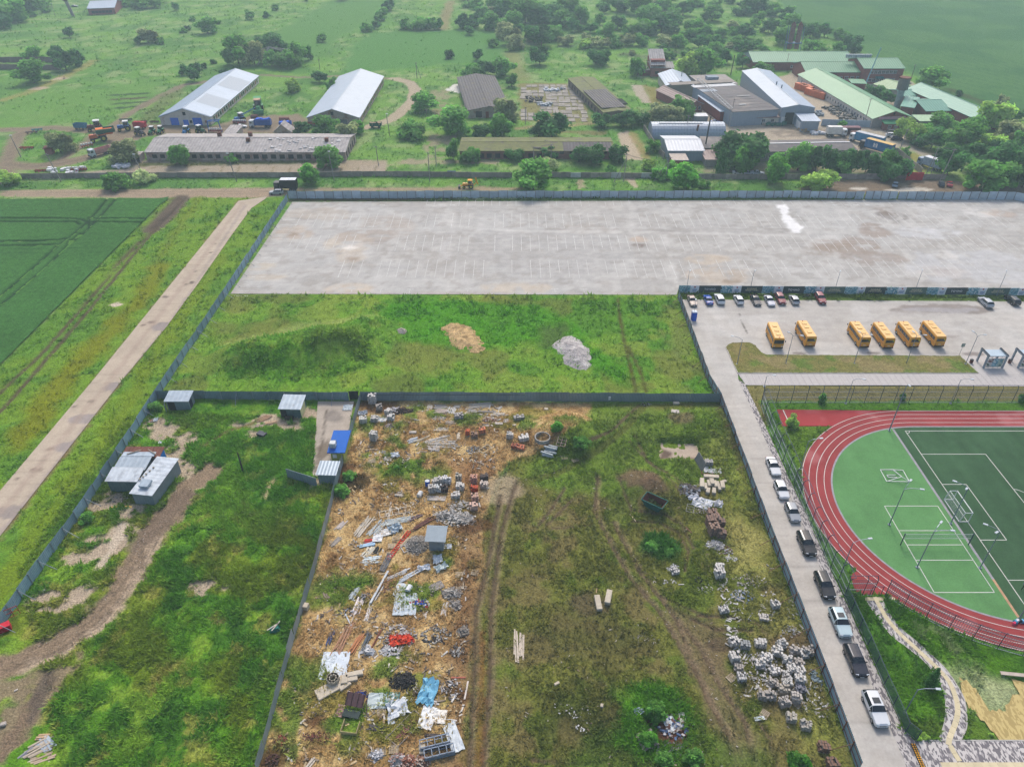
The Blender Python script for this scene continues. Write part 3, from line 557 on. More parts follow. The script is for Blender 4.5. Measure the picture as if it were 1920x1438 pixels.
ribbon('pitch_line',[(86.1+2.6*math.sin(R(t))*1.0,86.1+5.2*math.cos(R(t))) for t in range(0,181,12)],.12,.066,WL,markings);ribbon('pitch_line',[(74.4+.7*math.cos(R(t)),107-.7*math.sin(R(t))) for t in range(0,91,15)],.1,.066,WL,markings)
# winding path
def cr(P,n=5):
    P=[Vector(p) for p in P];o=[]
    for i in range(len(P)-1):
        p0,p1,p2,p3=P[max(i-1,0)],P[i],P[i+1],P[min(i+2,len(P)-1)]
        for k in range(n):
            t=k/n;o.append(tuple(.5*((2*p1)+(-p0+p2)*t+(2*p0-5*p1+4*p2-p3)*t*t+(-p0+3*p1-3*p2+p3)*t**3)))
    o.append(tuple(P[-1]));return o
plw=[tuple(p) for p in atn(cr(PL_))];prw=[tuple(p) for p in atn(cr(PR_))]
flat('winding_path',plw+prw[::-1],.06,MOT)
KW=mat('path_kerb',S(186,182,176),rndv=0)
ribbon('path_edging',plw,.14,.075,KW,None,'structure');ribbon('path_edging',prw,.14,.075,KW,None,'structure')
ribbon('path_edging',[tuple(at(1715,1388)[:2]),tuple(at(1960,1388)[:2])],.16,.08,KW,None,'structure')
TAC=mat('tactile_yellow',S(218,204,168),var=.06,rndv=.06)
tp=cr(T8([(790,210),(870,350),(960,455),(1100,585),(1220,695),(1320,805),(1368,910),(1388,1000),(1380,1090),(1325,1245),(1345,1300),(1415,1415)]),6);tw=[Vector((*at(*p)[:2],0)) for p in tp]
yl=thing('yellow_guide_strip','pale yellow guide slabs down the middle of the winding path','paving strip')
tl=B().box((0,0,0),(.95,.62,.03)).mesh('guide_slab',TAC)
acc=0.0
for a_,b_ in zip(tw,tw[1:]):
    d=b_-a_;L_=d.length
    while acc < L_:
        p=a_+d*(acc/L_);obj('guide_slab',tl,yl,(p.x,p.y,.07),math.atan2(d.y,d.x));acc += .97
    acc -= L_
for i in range(5): obj('guide_slab',tl,yl,(at(790/3.908+1440-12,1124).x+i*.97-.6,at(1640,1123).y,.072))
for i in range(26):
    p=at(1772,1434);obj('guide_slab',tl,yl,(p.x+i*.97,p.y,.066));obj('guide_slab',tl,yl,(p.x+i*.97,p.y-.97,.066))
YP=mottled('yellow_pavers',S(206,184,120),S(176,154,94),.22,.6)
flat('yellow_paving',atn(YPAVE),.07,YP)
# slab strip between the sheds, pit floor
blob(620,780,1.5,2,S(150,140,130));blob(608,850,1,4,S(130,118,104));stroke([(612,770),(604,830),(590,885)],.3,S(110,98,86),.2,.3)
sheet('concrete_slab_strip',atn(SLABY),.4,.10,S(184,172,158),take(),SEAM,post=streaks)
blob(1250,848,1,1.2,S(112,94,80),.4,.6);blob(1240,855,2,.5,S(112,94,80),.4,.6);stroke([(1238,856),(1314,856)],.5,S(130,112,96),.3,.5)
sheet('pit_floor',PITP,.4,PITD+.05,S(186,168,150),take(),SEAM,post=streaks)
# ---- wheat crop on the left (own slab with tramlines) ----
CROP=[(-80,376),(300,374),(318,371),(312,378),(300,386),(150,536),(0,687),(-80,765)]
def cropz(X,Y):
    z=.42+(fbm(X,Y,.9,2,3)-.5)*.22
    for P in TRAM: z=z-.45*np.exp(-(seg_dist(X,Y,atn(P))[0]/.42)**4)
    return np.maximum(z,.06)
TRAM=[]
for o_ in (0,16): TRAM += [[(202+o_,374),(172+o_*.9,410),(140+o_,440),(105+o_*1.2,466),(50+o_*1.4,515),(0+o_*1.3,558),(-60+o_,612)]]
TRAM += [[(-60,411),(120,411),(155,414),(167,420),(168,430)],[(-60,417),(110,418),(142,417),(150,423)],[(165,411),(275,412)],[(165,418),(270,419)],[(-60,455),(60,454),(110,452),(122,449)],[(-60,463),(70,462),(105,460),(108,464)],[(132,452),(128,459),(138,452),(150,440)]]
for P in TRAM: stroke(P,.9,S(34,62,34),.3,.15)
for P in ([(-60,398),(300,396)],[(-60,471),(130,468),(160,466)],[(-60,476),(120,478)]): stroke(P,.35,S(46,84,44),.2,.2,None,.7)
def croppost(X,Y,C):
    d=atn([(0,558),(150,430)]);u=(d[1]-d[0])/np.linalg.norm(d[1]-d[0]);r=np.sin((X*u[1]-Y*u[0])*2*math.pi/1.25)
    return C*(1+.05*r+(fbm(X,Y,.8,2,4)-.5)*.35+(fbm(X,Y,12,2,5)-.5)*.3)[:,None]
sheet('wheat_crop',atn(CROP),.42,0,S(66,112,50),take(),GM,zf=cropz,kind='stuff',post=croppost)
# ---- tufts: real blades and leaves in one mesh ----
def tufts(name,n,x0,x1,y0,y1,size,seedv,far=1.0,extra=None):
    x=rng.uniform(x0,x1,n);y=rng.uniform(y0,y1,n)
    u=np.abs(x)/(y*.72+22);keep=u < 1.0
    x,y=x[keep],y[keep]
    pdv=paved_sd(x,y);keep=(pdv < -.15) & (sdist(x,y,PITP)[0] < -.1) & (sdist(x,y,atn(CROP))[0] < -.2)
    x,y=x[keep],y[keep]
    if extra is not None: k_=inside(x,y,atn(extra));x,y=x[k_],y[k_]
    C,L=base_cols2(x,y);keep=rng.random(len(x)) < np.clip(L,0,1)**1.3;x,y,C,L=x[keep],y[keep],C[keep],L[keep]
    clump=fbm(x,y,3.2,2,55);keep=rng.random(len(x)) < smooth(.25,.6,clump)+.25;x,y,C,L,clump=x[keep],y[keep],C[keep],L[keep],clump[keep]
    m=len(x);K=5
    z=mounds(x,y)+.05;s=size*(.6+.8*rng.random(m))*(.5+L*.6)*(.6+.9*clump)
    th=rng.uniform(0,6.28,(m,K));tilt=rng.uniform(.5,1.35,(m,K));r0=rng.uniform(0,.45,(m,K))*s[:,None];ph=rng.uniform(0,6.28,(m,K))
    bx=x[:,None]+r0*np.cos(ph);by=y[:,None]+r0*np.sin(ph);bz=np.repeat(z[:,None],K,1)
    hh=s[:,None]*rng.uniform(.6,1.2,(m,K));w_=hh*rng.uniform(.22,.42,(m,K))
    tx=bx+np.cos(th)*np.sin(tilt)*hh;ty=by+np.sin(th)*np.sin(tilt)*hh;tz=bz+np.cos(tilt)*hh
    V=np.stack([np.stack([bx-np.sin(th)*w_/2,by+np.cos(th)*w_/2,bz],-1),np.stack([bx+np.sin(th)*w_/2,by-np.cos(th)*w_/2,bz],-1),np.stack([tx,ty,tz],-1)],2).reshape(-1,3)
    F=np.arange(len(V)).reshape(-1,3)
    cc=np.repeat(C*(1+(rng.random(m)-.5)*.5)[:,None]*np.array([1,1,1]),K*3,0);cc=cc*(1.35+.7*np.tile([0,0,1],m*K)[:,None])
    return obj(name,np_mesh(name,V,F,[LEAFM],cc),kind='stuff')
def base_cols2(X,Y):
    global OPS
    C=np.empty((len(X),3));C[:]=S(92,136,58);L=np.full(len(X),.5);apply_ops(GROUND_OPS,X,Y,C,L);C *= (1+.45*np.clip(L,0,1))[:,None]*np.array([1.03,1,.9]);return C,L
LEAFM=mat('grass_blades',(0,0,0),attr=True,rough=.8,var=0,rndv=0,spec=.15)
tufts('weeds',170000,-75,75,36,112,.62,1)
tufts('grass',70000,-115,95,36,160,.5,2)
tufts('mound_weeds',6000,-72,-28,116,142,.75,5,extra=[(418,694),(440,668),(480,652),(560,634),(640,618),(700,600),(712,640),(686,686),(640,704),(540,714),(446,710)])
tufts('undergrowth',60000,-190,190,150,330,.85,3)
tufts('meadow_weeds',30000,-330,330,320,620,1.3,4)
# ================= FENCES =================
V3=lambda p,z=0.0: Vector((p[0],p[1],z))
GALV=mat('galvanised_sheet',S(188,204,216),rough=.55,metal=.0,var=.12,scale=.8,rndv=.16,dirt=(S(112,104,96),.9,.60,.5))
GALVD=mat('grey_green_sheet',S(124,148,154),rough=.6,metal=.0,var=.15,scale=.7,rndv=.2,dirt=(S(84,90,88),.8,.56,.5))
GALVB=mat('blue_grey_sheet',S(146,176,190),rough=.6,metal=.0,var=.12,scale=.8,rndv=.14,dirt=(S(120,100,86),1.1,.62,.5))
WOODG=mat('weathered_wood',S(170,158,140),var=.15,scale=3,rndv=.18);WOODB=mat('brown_wood',S(134,104,78),var=.15,scale=3,rndv=.2);RUST=mat('rusty_steel',S(118,66,48),var=.25,scale=2,rndv=.15,metal=.2)
DKMET=mat('dark_blue_steel',S(58,72,94),rough=.5,metal=.3,var=.05,rndv=.06);STEEL=mat('grey_steel',S(150,158,166),rough=.5,metal=.3,var=.08,rndv=.08)
_pm={}
def cor_panel(L,h,m,n=10):
    key=(round(L,2),h,m.name)
    if key not in _pm:
        bb=B();vs=[]
        for i in range(n*2+1):
            x=-L/2+L*i/(n*2);y=.022 if (i % 2) else -.022
            for z in (0,h*.5,h): vs.append((x,y,z))
        fs=[(3*i+k,3*i+3+k,3*i+4+k,3*i+1+k) for i in range(n*2) for k in (0,1)];bb.add(vs,fs);_pm[key]=bb.mesh('sheet_panel',m)
    return _pm[key]
def resample(P,step):
    o=[];
    for a,b in zip(P,P[1:]):
        n=max(1,round((b-a).length/step));o += [a.lerp(b,i/n) for i in range(n)]
    return o+[P[-1]]
def sheet_fence(name,label,px,h,m,step=3.0,post=RUST,side=0,brace=0,rail=None,skip=(),lean=.02,group=None):
    t=thing(name,label,'fence',(0,0,0),group=group);pts=resample([V3(at(*p)) for p in px],step)
    for i,(a,b) in enumerate(zip(pts,pts[1:])):
        d=b-a;L=d.length;an=math.atan2(d.y,d.x)
        nrm=Vector((-d.y,d.x,0)).normalized()*(1 if side >= 0 else -1)
        if i not in skip:
            o=obj('panel',cor_panel(round(L,1)-.01,h,m),t,((a.x+b.x)/2,(a.y+b.y)/2,rnd.uniform(-.06,.05)),rot=(rnd.uniform(-lean,lean),0,an),scale=(L/(round(L,1)),1,rnd.uniform(.96,1.04)))
        if post: 
            k=('post',h,post.name)
            if k not in _pm: _pm[k]=B().box((0,0,h/2),(.09,.09,h)).mesh('post',post)
            p=a+nrm*.09;obj('post',_pm[k],t,p,an)
        if rail:
            for zz in (h*.32,h*.82):
                bb=B();bb.box((0,0,0),(L,.05,.09));obj('rail',bb.mesh('rail',rail),t,((a+b)/2+nrm*.07+Vector((0,0,zz))),an)
        if brace and i % brace == brace-1:
            bb=B();p0=a+nrm*.1+Vector((0,0,h*.8));p1=a+nrm*(1.9+rnd.random()*.5)+d*rnd.uniform(-.1,.1);bb.cyl(p0,p1,.055,n=4);obj('brace',bb.mesh('brace',WOODB if post is RUST else STEEL),t)
    return t
sheet_fence('sheet_metal_fence','long pale galvanised sheet fence leaning along the verge beside the concrete road',[(-30,1222),(0,1183),(80,1068),(165,950),(296,748),(315,718),(428,550),(540,377)],2.3,GALVB,3.0,STEEL,-1,brace=2)
sheet_fence('sheet_metal_fence','silver sheet fence along the far edge of the empty parking lot',[(541,373),(900,372),(1280,372),(1500,372),(1618,374)],2.5,GALV,2.9,RUST,-1)
sheet_fence('sheet_metal_fence','taller silver sheet gate section in the far lot fence',[(1620,374),(1680,374)],2.7,GALV,2.5,RUST,-1)
sheet_fence('sheet_metal_fence','silver sheet fence at the far right corner of the parking lot',[(1682,374),(1900,375),(1990,392)],2.6,GALV,2.9,RUST,-1)
sheet_fence('sheet_metal_fence','grey green sheet fence behind the two small sheds on the left',[(298,748),(655,751)],2.1,GALVD,3.1,STEEL,-1,brace=3)
gate=thing('open_gate','dark open gate leaf between the concrete strip and the green field','gate',at(664,751));obj('gate_leaf',B().box((0,.3,1.05),(1.9,.06,2.1)).mesh('gate_leaf',sm((30,32,34))),gate)
sheet_fence('sheet_metal_fence','grey sheet fence crossing the site behind the stored pallets',[(677,751),(1348,755)],2.25,mat('grey_sheet_wide',S(134,150,154),rough=.45,metal=.0,var=.15,scale=.3,rndv=.14),3.0,None,-1,lean=.03)
cbl=B();cp=[at(x,741+abs(math.sin(i*.9))*3.5)+Vector((0,-.15,1.2-abs(math.sin(i*.9))*.5+.5)) for i,x in enumerate(range(690,1110,22))]
cbl=B().tube([Vector((p.x,at(900,752).y-.1,1.75-.22*abs(math.sin(i*1.1)))) for i,p in enumerate(cp)],.035,4);tag(obj('cable',cbl.mesh('cable',sm((30,32,36)))),'black cable sagging along the grey cross fence','cable')
ub=thing('meter_box','small white meter box fixed to the grey cross fence','box',at(1142,755)+Vector((0,-.2,0)));obj('housing',B().box((0,0,1.25),(.45,.25,.7)).mesh('housing',sm((225,226,228))),ub);obj('stem',B().box((0,.05,1.9),(.06,.06,1.4)).mesh('stem',STEEL),ub)
sheet_fence('sheet_metal_fence','grey sheet fence between the overgrown yard and the tan storage yard',[(677,750),(636,895),(591,1070),(553,1195),(520,1315),(484,1448)],2.1,mat('grey_sheet_plain',S(160,172,174),rough=.5,metal=.0,var=.12,scale=.5,rndv=.14),2.9,None,1,lean=.05)
sheet_fence('sheet_metal_fence','blue grey sheet fence with rusty posts and wooden braces beside the access road',[(1271,560),(1327,716),(1350,757),(1440,1000),(1467,1070),(1555,1300),(1608,1448)],2.3,GALVB,2.8,RUST,-1,brace=2,rail=RUST)
# concrete wall across the back
CW=mat('stained_concrete',S(158,146,136),var=.2,scale=.5,rndv=.22,dirt=(S(104,92,84),.7,.55,.6))
CWL=mat('pale_concrete',S(196,194,192),var=.15,scale=.7,rndv=.1)
def slab_wall(name,label,px,h,step,lights=(),m=CW):
    t=thing(name,label,'wall');pts=resample([V3(at(*p)) for p in px],step)
    for i,(a,b) in enumerate(zip(pts,pts[1:])):
        d=b-a;L=d.length;key=('slab',h,m.name if i not in lights else 'L')
        if key not in _pm:
            bb=B();bb.box((0,0,h/2),(1,.14,h));bb.box((0,-.085,h/2),(.88,.03,h*.8));_pm[key]=bb.mesh('panel',m if i not in lights else CWL)
        obj('panel',_pm[key],t,(a+b)/2+Vector((0,0,rnd.uniform(-.12,.05))),math.atan2(d.y,d.x),scale=(L*.985,1,1))
    return t
slab_wall('concrete_wall','long low stained concrete panel wall in front of the derelict farm sheds',[(40,336),(200,334),(560,333),(700,331),(960,334)],1.9,3.4,lights=(50,51,57,64))
slab_wall('concrete_wall','concrete panel wall under the trees before the factory yard',[(1032,333),(1240,335),(1400,337),(1698,336)],1.9,3.4,lights=(2,6,9,10,13))
slab_wall('concrete_wall','short concrete wall right of the red gate',[(1728,337),(1772,337)],1.9,3.4)
slab_wall('concrete_wall','dark slatted concrete fence running back from the red gate',[(1727,327),(1700,305),(1682,290),(1662,287)],2.2,2.4)
slab_wall('concrete_wall','rust streaked grey wall beside the quonset hangar',[(1206,244),(1218,262),(1232,285),(1245,298)],2.2,3)
slab_wall('concrete_wall','grey sheet wall closing the yard beside the long green roofed hall',[(1539,236),(1633,239)],2.6,3.2,m=GALV)
rg=thing('red_gate','bright crimson sliding gate in the concrete wall','gate',at(1713,338));obj('gate_leaf',B().box((0,-.1,1.35),(5.6,.1,2.7)).mesh('gate_leaf',sm((196,10,40),rough=.5)),rg);obj('label_plate',B().box((-2.0,-.17,1.7),(.5,.03,.4)).mesh('label_plate',sm((230,200,150))),rg)
bl=tag(obj('billboard',B().box((0,-.1,1.6),(2.9,.08,1.1)).mesh('billboard',sm((126,150,186))),loc=at(847,332)),'pale blue board fixed to the low concrete wall','board')
# ---- banner fence ----
bf=thing('banner_fence','hoarding of dark, green, white and picture banners behind the parked cars','hoarding')
BY=at(1600,553);bh=2.05
seqs=[(10,'p'),(133,'w'),(228,'d','T'),(465,'p'),(590,'w'),(688,'d','R'),(915,'p'),(1045,'w'),(1143,'d','T'),(1372,'p'),(1498,'w'),(1590,'g','R'),(1812,'p')]
seq2=[(85,'w'),(170,'d','R'),(395,'p'),(525,'w'),(615,'g','R'),(840,'p'),(965,'w'),(1050,'d','T'),(1280,'p'),(1405,'w'),(1490,'g','R'),(1740,'p'),(1835,'w'),(1912,'g','R')]
bx=[(1270+s[0]/5.818,)+s[1:] for s in seqs]+[(1590+s[0]/5.818,)+s[1:] for s in seq2]+[(1956,'p'),(1980,'w')]
BCOL={'w': sm((246,249,254),rndv=.03),'d': sm((72,84,86),rndv=.04),'g': sm((102,124,116),rndv=.04)}
def picmat(k):
    m=bpy.data.materials.new('picture_print');m.use_nodes=True;N=m.node_tree.nodes;L=m.node_tree.links;b=N['Principled BSDF'];b.inputs['Roughness'].default_value=.6
    t=N.new('ShaderNodeTexCoord');v=N.new('ShaderNodeTexNoise');v.inputs['Scale'].default_value=.9;v.inputs['Detail'].default_value=2;mp=N.new('ShaderNodeMapping');mp.inputs['Location'].default_value=(k*7.7,0,k*3.1)
    L.new(t.outputs['Object'],mp.inputs[0]);L.new(mp.outputs[0],v.inputs['Vector']);r=N.new('ShaderNodeValToRGB');r.color_ramp.interpolation='EASE'
    pal=[[(30,60,74),(180,215,225),(80,150,170),(240,246,246)],[(200,190,180),(130,60,50),(225,220,215),(90,110,90)],[(60,90,70),(180,200,190),(110,160,170),(190,180,120)]][k % 3]
    e=r.color_ramp.elements;e[0].position=.3;e[0].color=(*S(*pal[0]),1);e[1].position=.7;e[1].color=(*S(*pal[3]),1)
    for p_,c in ((.44,pal[1]),(.54,pal[2])): x=e.new(p_);x.color=(*S(*c),1)
    L.new(v.outputs['Fac'],r.inputs[0]);L.new(r.outputs[0],b.inputs['Base Color']);return m
PICS=[picmat(k) for k in range(6)]
def text(s,size,m,parent,loc,rot=(R(90),0,0),name='lettering',ext=.01,al='CENTER',sp=1.0):
    c=bpy.data.curves.new(name,'FONT');c.body=s;c.size=size;c.align_x=al;c.align_y='CENTER';c.extrude=ext;c.materials.append(m);c.space_line=.85;c.space_character=sp;c.offset=size*.018
    key=('txt',s,size)
    if key not in _pm:
        tmp=bpy.data.objects.new(name,c);COL.objects.link(tmp);_pm[key]=bpy.data.meshes.new_from_object(tmp.evaluated_get(bpy.context.evaluated_depsgraph_get()));_pm[key].name=name;bpy.data.objects.remove(tmp)
    return obj(name,_pm[key],parent,loc,rot=rot)
WHT=sm((240,240,240),var=0,rndv=0);GOLD=sm((214,204,170),var=0,rndv=0);REDP=sm((196,50,50),var=0,rndv=0);BLUP=sm((90,130,190),var=0,rndv=0)
for i,(b0,b1) in enumerate(zip(bx,bx[1:])):
    a=at(b0[0],550+(b0[0]-1272)*.008);b=at(b1[0],550+(b1[0]-1272)*.008);L=(b-a).length;mid=(a+b)/2
    bb=B().box((0,0,bh/2+.15),(L-.02,.05,bh));o=obj('banner',bb.mesh('banner',PICS[i % 6] if b0[1] == 'p' else BCOL[b0[1]]),bf,mid)
    f=mid+Vector((0,-.05,.15))
    if len(b0) > 2 and b0[2] == 'T': text('ТОЧНО',.72,WHT,bf,f+Vector((0,0,bh*.5)),sp=1.15)
    elif len(b0) > 2: text('РОДНЫЕ\nПРОСТОРЫ',.56,GOLD,bf,f+Vector((0,0,bh*.52)))
    elif b0[1] == 'w':
        g=B();g.cyl(f+Vector((0,0,bh*.8)),f+Vector((0,-.02,bh*.8)),.2,n=10);obj('logo',g.mesh('logo',REDP),bf)
        g=B();[g.box(f+Vector((0,0,bh*(.48-.13*k))),(1.2-.15*k,.02,.12)) for k in range(3)];obj('print_line',g.mesh('print_line',BLUP),bf)
    obj('post',B().box((0,.12,1.1),(.08,.08,2.2)).mesh('post',STEEL) if ('bp',) not in _pm else _pm[('bp',)],bf,a)
# ---- sports fences: posts with curved arms, rails, wire ----
def wire_mesh(a,b,h,name,m,z0=.05,off=Vector((0,0,0))):
    me=B().add([(a.x,a.y,z0),(b.x,b.y,z0),(b.x+off.x,b.y+off.y,h),(a.x+off.x,a.y+off.y,h)],[(0,1,2,3)]).mesh(name,m)
    L=(b-a).length;at_=me.attributes.new('uvw','FLOAT_VECTOR','POINT');at_.data.foreach_set('vector',[0,z0,0,L,z0,0,L,h,0,0,h,0]);return me
WIRE=mat('wire_mesh',S(104,116,136),rough=.5,metal=.3,var=0,rndv=0,alpha=((.28,.32,None),.16));WIREG=mat('green_wire_mesh',S(40,92,78),rough=.6,var=0,rndv=0,alpha=((.10,.10,None),.44))
def sport_fence(name,label,pts,h=4.0,arm=.55,m=WIRE,rails=(.05,.36,.7,1.0),pm=DKMET,r=.06,nrmsign=1,wireall=True):
    t=thing(name,label,'fence')
    pw=[V3(at(*p)) for p in pts]
    for i,p in enumerate(pw):
        d=(pw[min(i+1,len(pw)-1)]-pw[max(i-1,0)]).normalized();nn=Vector((-d.y,d.x,0))*nrmsign
        g=B();g.tube([p,p+Vector((0,0,h*.88)),p+nn*arm*.45+Vector((0,0,h*.97)),p+nn*arm+Vector((0,0,h))],r,5);obj('post',g.mesh('post',pm),t)
        if i < len(pw)-1:
            q_=pw[i+1]
            for k in rails:
                g=B();o_=nn*arm if k == 1.0 else Vector((0,0,0));g.cyl(p+o_+Vector((0,0,h*k)),q_+o_+Vector((0,0,h*k)),r*.75,n=4);obj('rail',g.mesh('rail',pm if k in (1.0,) else STEEL),t)
            obj('wire',wire_mesh(p,q_,h*.9,'wire',m),t)
    return t
topx=[1427+27.6*i for i in range(20)]
sport_fence('sports_fence','tall dark steel mesh fence along the far side of the running track',[(x,756) for x in topx],4.0,.5,nrmsign=1)
left=T4([(-55,200),(-28,280),(5,370),(40,455),(78,535),(113,618),(152,705),(192,795),(233,888),(277,985),(322,1088),(369,1190),(415,1300),(465,1418)])+[(1571,1090),(1583,1117)]
sport_fence('sports_fence','tall blue grey mesh fence following the cobbled strip beside the track bend',left,4.0,.7,nrmsign=1)
sport_fence('sports_fence','mesh fence with gate frame where the winding path meets the red track',[(1583,1117),(1616,1117),(1634,1117)],4.0,.4,nrmsign=1)
gt=thing('pedestrian_gate','blue framed pedestrian gate at the head of the winding path','gate',at(1640,1117));g=B();g.box((-.8,0,1.05),(.07,.07,2.1));g.box((.8,0,1.05),(.07,.07,2.1));g.box((0,0,2.1),(1.67,.07,.07));obj('frame',g.mesh('frame',DKMET),gt)
lower=[(1659,1117)]+T8([(990,270),(1150,355),(1315,440),(1490,512),(1675,575),(1860,627)])+[(1966,1244),(2010,1252)]
sport_fence('sports_fence','curving tall mesh fence between the red track bend and the lower lawn',lower,4.0,-.5,nrmsign=1)
gf=[(1583,1117)]+T8([(610,292),(668,418),(728,548),(788,688),(850,832),(918,980),(1005,1180),(1085,1240)])
sport_fence('mesh_fence','low dark green mesh fence between the cobbled strip and the lower lawn',gf,2.1,0,m=WIREG,rails=(.05,1.0),r=.07)
# ================= LAMPS AND POLES =================
LAMPM=mat('lamp_grey',S(140,152,166),rough=.4,metal=.3,var=0,rndv=0);LENS=mat('lamp_head_grey',S(206,214,222),rough=.4,var=0,rndv=0)
def lamp(px,py,h,arms,label,r=.09,group='street lamps'):
    t=thing('street_lamp',label,'street lamp',G(px,py));g=B();g.cyl((0,0,0),(0,0,h),r,r*.6,6);obj('pole',g.mesh('pole',LAMPM),t);obj('base_plate',B().box((0,0,.08),(.4,.4,.16)).mesh('base_plate',LAMPM),t)
    for dx,dy in arms:
        v=Vector((dx,dy,0));g=B();g.tube([Vector((0,0,h-.05)),v*.35+Vector((0,0,h+.35)),v+Vector((0,0,h+.5))],r*.5,4);a=obj('arm',g.mesh('arm',LAMPM),t)
        obj('lamp_head',B().box(v*1.12+Vector((0,0,h+.5)),(.62,.28,.12),math.atan2(dy,dx)).mesh('lamp_head',LENS),a)
L_=[(1667,808,10.5,[(.1,-.5)],'tall floodlight pole at the tip of the green infield',.12),(1667,984,8,[(1.3,1.3),(2.1,-.5)],'double arm lamp inside the upper left corner of the volleyball court',.1),(1719,1064,8,[(1.3,1.2),(2.1,-.3)],'double arm lamp in the middle of the volleyball court side',.1),
 (1782,982,8,[(-1.6,.9),(-.7,-.6)],'double arm lamp behind the football goal',.1),(1837,1065,8,[(-1.6,.9),(-.9,-.5)],'double arm lamp on the border between green infield and football turf',.1),(1909,1162,8,[(-1.5,.8)],'lamp beside the pile of bags at the turf corner',.1),
 (1696,1336,5.2,[(2.0,-.2)],'single arm lamp on the lower lawn beside the conifer',.09),(1500,880,6.5,[(1.9,.2)],'single arm lamp at the upper left of the track bend',.09),(1578,1072,6.5,[(2.2,.3)],'single arm lamp where the track bend nears the gate',.09),
 (1585,757,5.8,[(1.6,-.4)],'lamp behind the far sports fence, nearer the track corner',.08),(1782,757,5.8,[(1.6,-.4)],'lamp behind the far sports fence, farther along the straight',.08),(1433,725,2.6,[(1.2,-.3)],'short lamp at the corner where the paver walkway starts',.07),
 (1473,682,7,[(-.7,.6),(1.4,-.6)],'lamp on the lawn island behind the second bus',.08),(1601,682,7,[(-.5,.8),(1.3,-.3)],'lamp on the lawn island behind the third bus',.08),(1699,682,7,[(-.4,.8),(1.3,-.4)],'lamp on the lawn island behind the fifth bus',.08),(1810,683,7,[(-.4,1.1),(1.2,-.1)],'lamp at the pointed end of the lawn island',.08),(1382,683,6.2,[(-1.8,.6)],'lamp on the rounded end of the lawn island',.08),
 (1405,551,5.6,[(.4,.6)],'lamp post in front of the banners behind the black sedan',.07),(1286,551,5.6,[(.3,.6)],'lamp post at the corner of the banner hoarding',.07),(1563,552,5.6,[(.3,.6)],'lamp post in front of the banners by the last red car',.07),(1713,553,6,[(.4,.7)],'lamp post before the middle of the banner hoarding',.07),(1868,555,6,[(.4,.8)],'lamp post before the banners between the two SUVs',.07),(1299,600,4.6,[(.1,.6)],'thin lamp post beside the blue toilet cabin',.06)]
for l in L_: lamp(l[0],l[1],l[2],l[3],l[4],l[5])
POLEM=mat('concrete_pole',S(160,152,146),var=.1,rndv=.12)
def upole(px,py,h,label,strut=None,cross=True,m=POLEM,tilt=(0,0),lampd=False):
    t=thing('utility_pole',label,'utility pole',G(px,py));top=Vector((tilt[0],tilt[1],h));obj('pole',B().cyl((0,0,0),top,.17,.11,6).mesh('pole',m),t)
    if cross: obj('crossarm',B().box(top-Vector((0,0,.4)),(1.5,.12,.12)).mesh('crossarm',m),t)
    if strut: obj('strut',B().cyl((strut[0],strut[1],0),top*.85,.14,.1,6).mesh('strut',m),t)
    if lampd: obj('lamp_head',B().box(top+Vector((.3,-.3,.1)),(.8,.4,.16)).mesh('lamp_head',LENS),t)
    return top+t.location
U=[(115,341,9.5,'pole leaning beside the white heap at the road bend',None,1,(-1.6,0)),(444,341,9.5,'pole with lamp before the long derelict roof',None,0,(-1.2,0)),(627,340,10,'pole at the right end of the derelict roof',None,0,(-.6,0)),(710,311,7,'pole on the weedy ground left of the mossy row',None,1,(-.3,0)),(806,341,10,'pole left of the yellow backhoe',None,1,(0,0)),(818,311,7,'slim pole near the broken slabs',None,1,(0,0)),(801,232,6,'pole among bushes behind the broken slabs',None,1,(0,0)),(731,256,8.5,'lamp pole by the green trailer',None,0,(-.6,0)),(782,148,7.5,'paired pole on the far meadow edge',(2.0,0),1,(0,0)),(985,234,7,'pole at the corner of the slab yard',None,1,(0,0)),
 (1000,316,7.5,'pole standing behind the big bush',None,1,(0,0)),(1033,302,6,'pole before the mossy row',None,1,(0,0)),(1169,341,9.5,'A frame pole right of the mossy row',(-3.4,-1.2),1,(.4,0)),(1247,338,8,'A frame pole left of the brick kiosk',(-4.0,-1.2),1,(.6,0)),(1758,347,12,'pole behind the black hatchback',None,1,(1.6,0)),(1737,326,9,'paired pole beside the white lorry',(1.6,0),1,(1.2,0)),(1684,289,9,'pole by the parked cars on the curving road',None,1,(.8,0)),(1619,238,11,'pole before the long green roof',None,1,(0,0)),(1370,228,9,'pole by the rusty red shed',None,1,(0,0)),(1286,255,8,'thin pole beside the quonset hangar',None,1,(0,0)),(1473,132,8,'pole in front of the far green hall',None,1,(0,0)),(1708,150,7,'pole at the right end of the two storey brick house',None,1,(0,0)),(104,32,8,'pole in the far upper left meadow',None,0,(0,0)),(1548,325,8,'pole among the row of trees',None,1,(0,0)),(600,131,5,'pole near the lone bush in the meadow',None,1,(0,0)),(40,296,8,'pole by the red cultivator',None,0,(-.8,0)),(265,322,6,'pole beside the derelict porch',None,0,(-1.0,0))]
for u in U: upole(u[0],u[1],u[2],u[3],u[4],bool(u[5]),tilt=u[6],lampd=not u[5])
for px,y0,h,r,lab,m in ((1320,288,13,.28,'black smoke stack in front of the white hangar',sm((38,34,36))),(1370,141,9,.25,'black stack behind the flat dark roof',sm((38,34,36))),(1304,260,5,.4,'short rusty stack beside the quonset hangar',RUST)):
    t=thing('smoke_stack',lab,'chimney',at(px,y0));obj('pipe',B().cyl((0,0,0),(.4,0,h),r,r*.9,8).mesh('pipe',m),t);obj('rim',B().cyl((.4,0,h-.1),(.4,0,h+.12),r*1.15,n=8).mesh('rim',m),t)
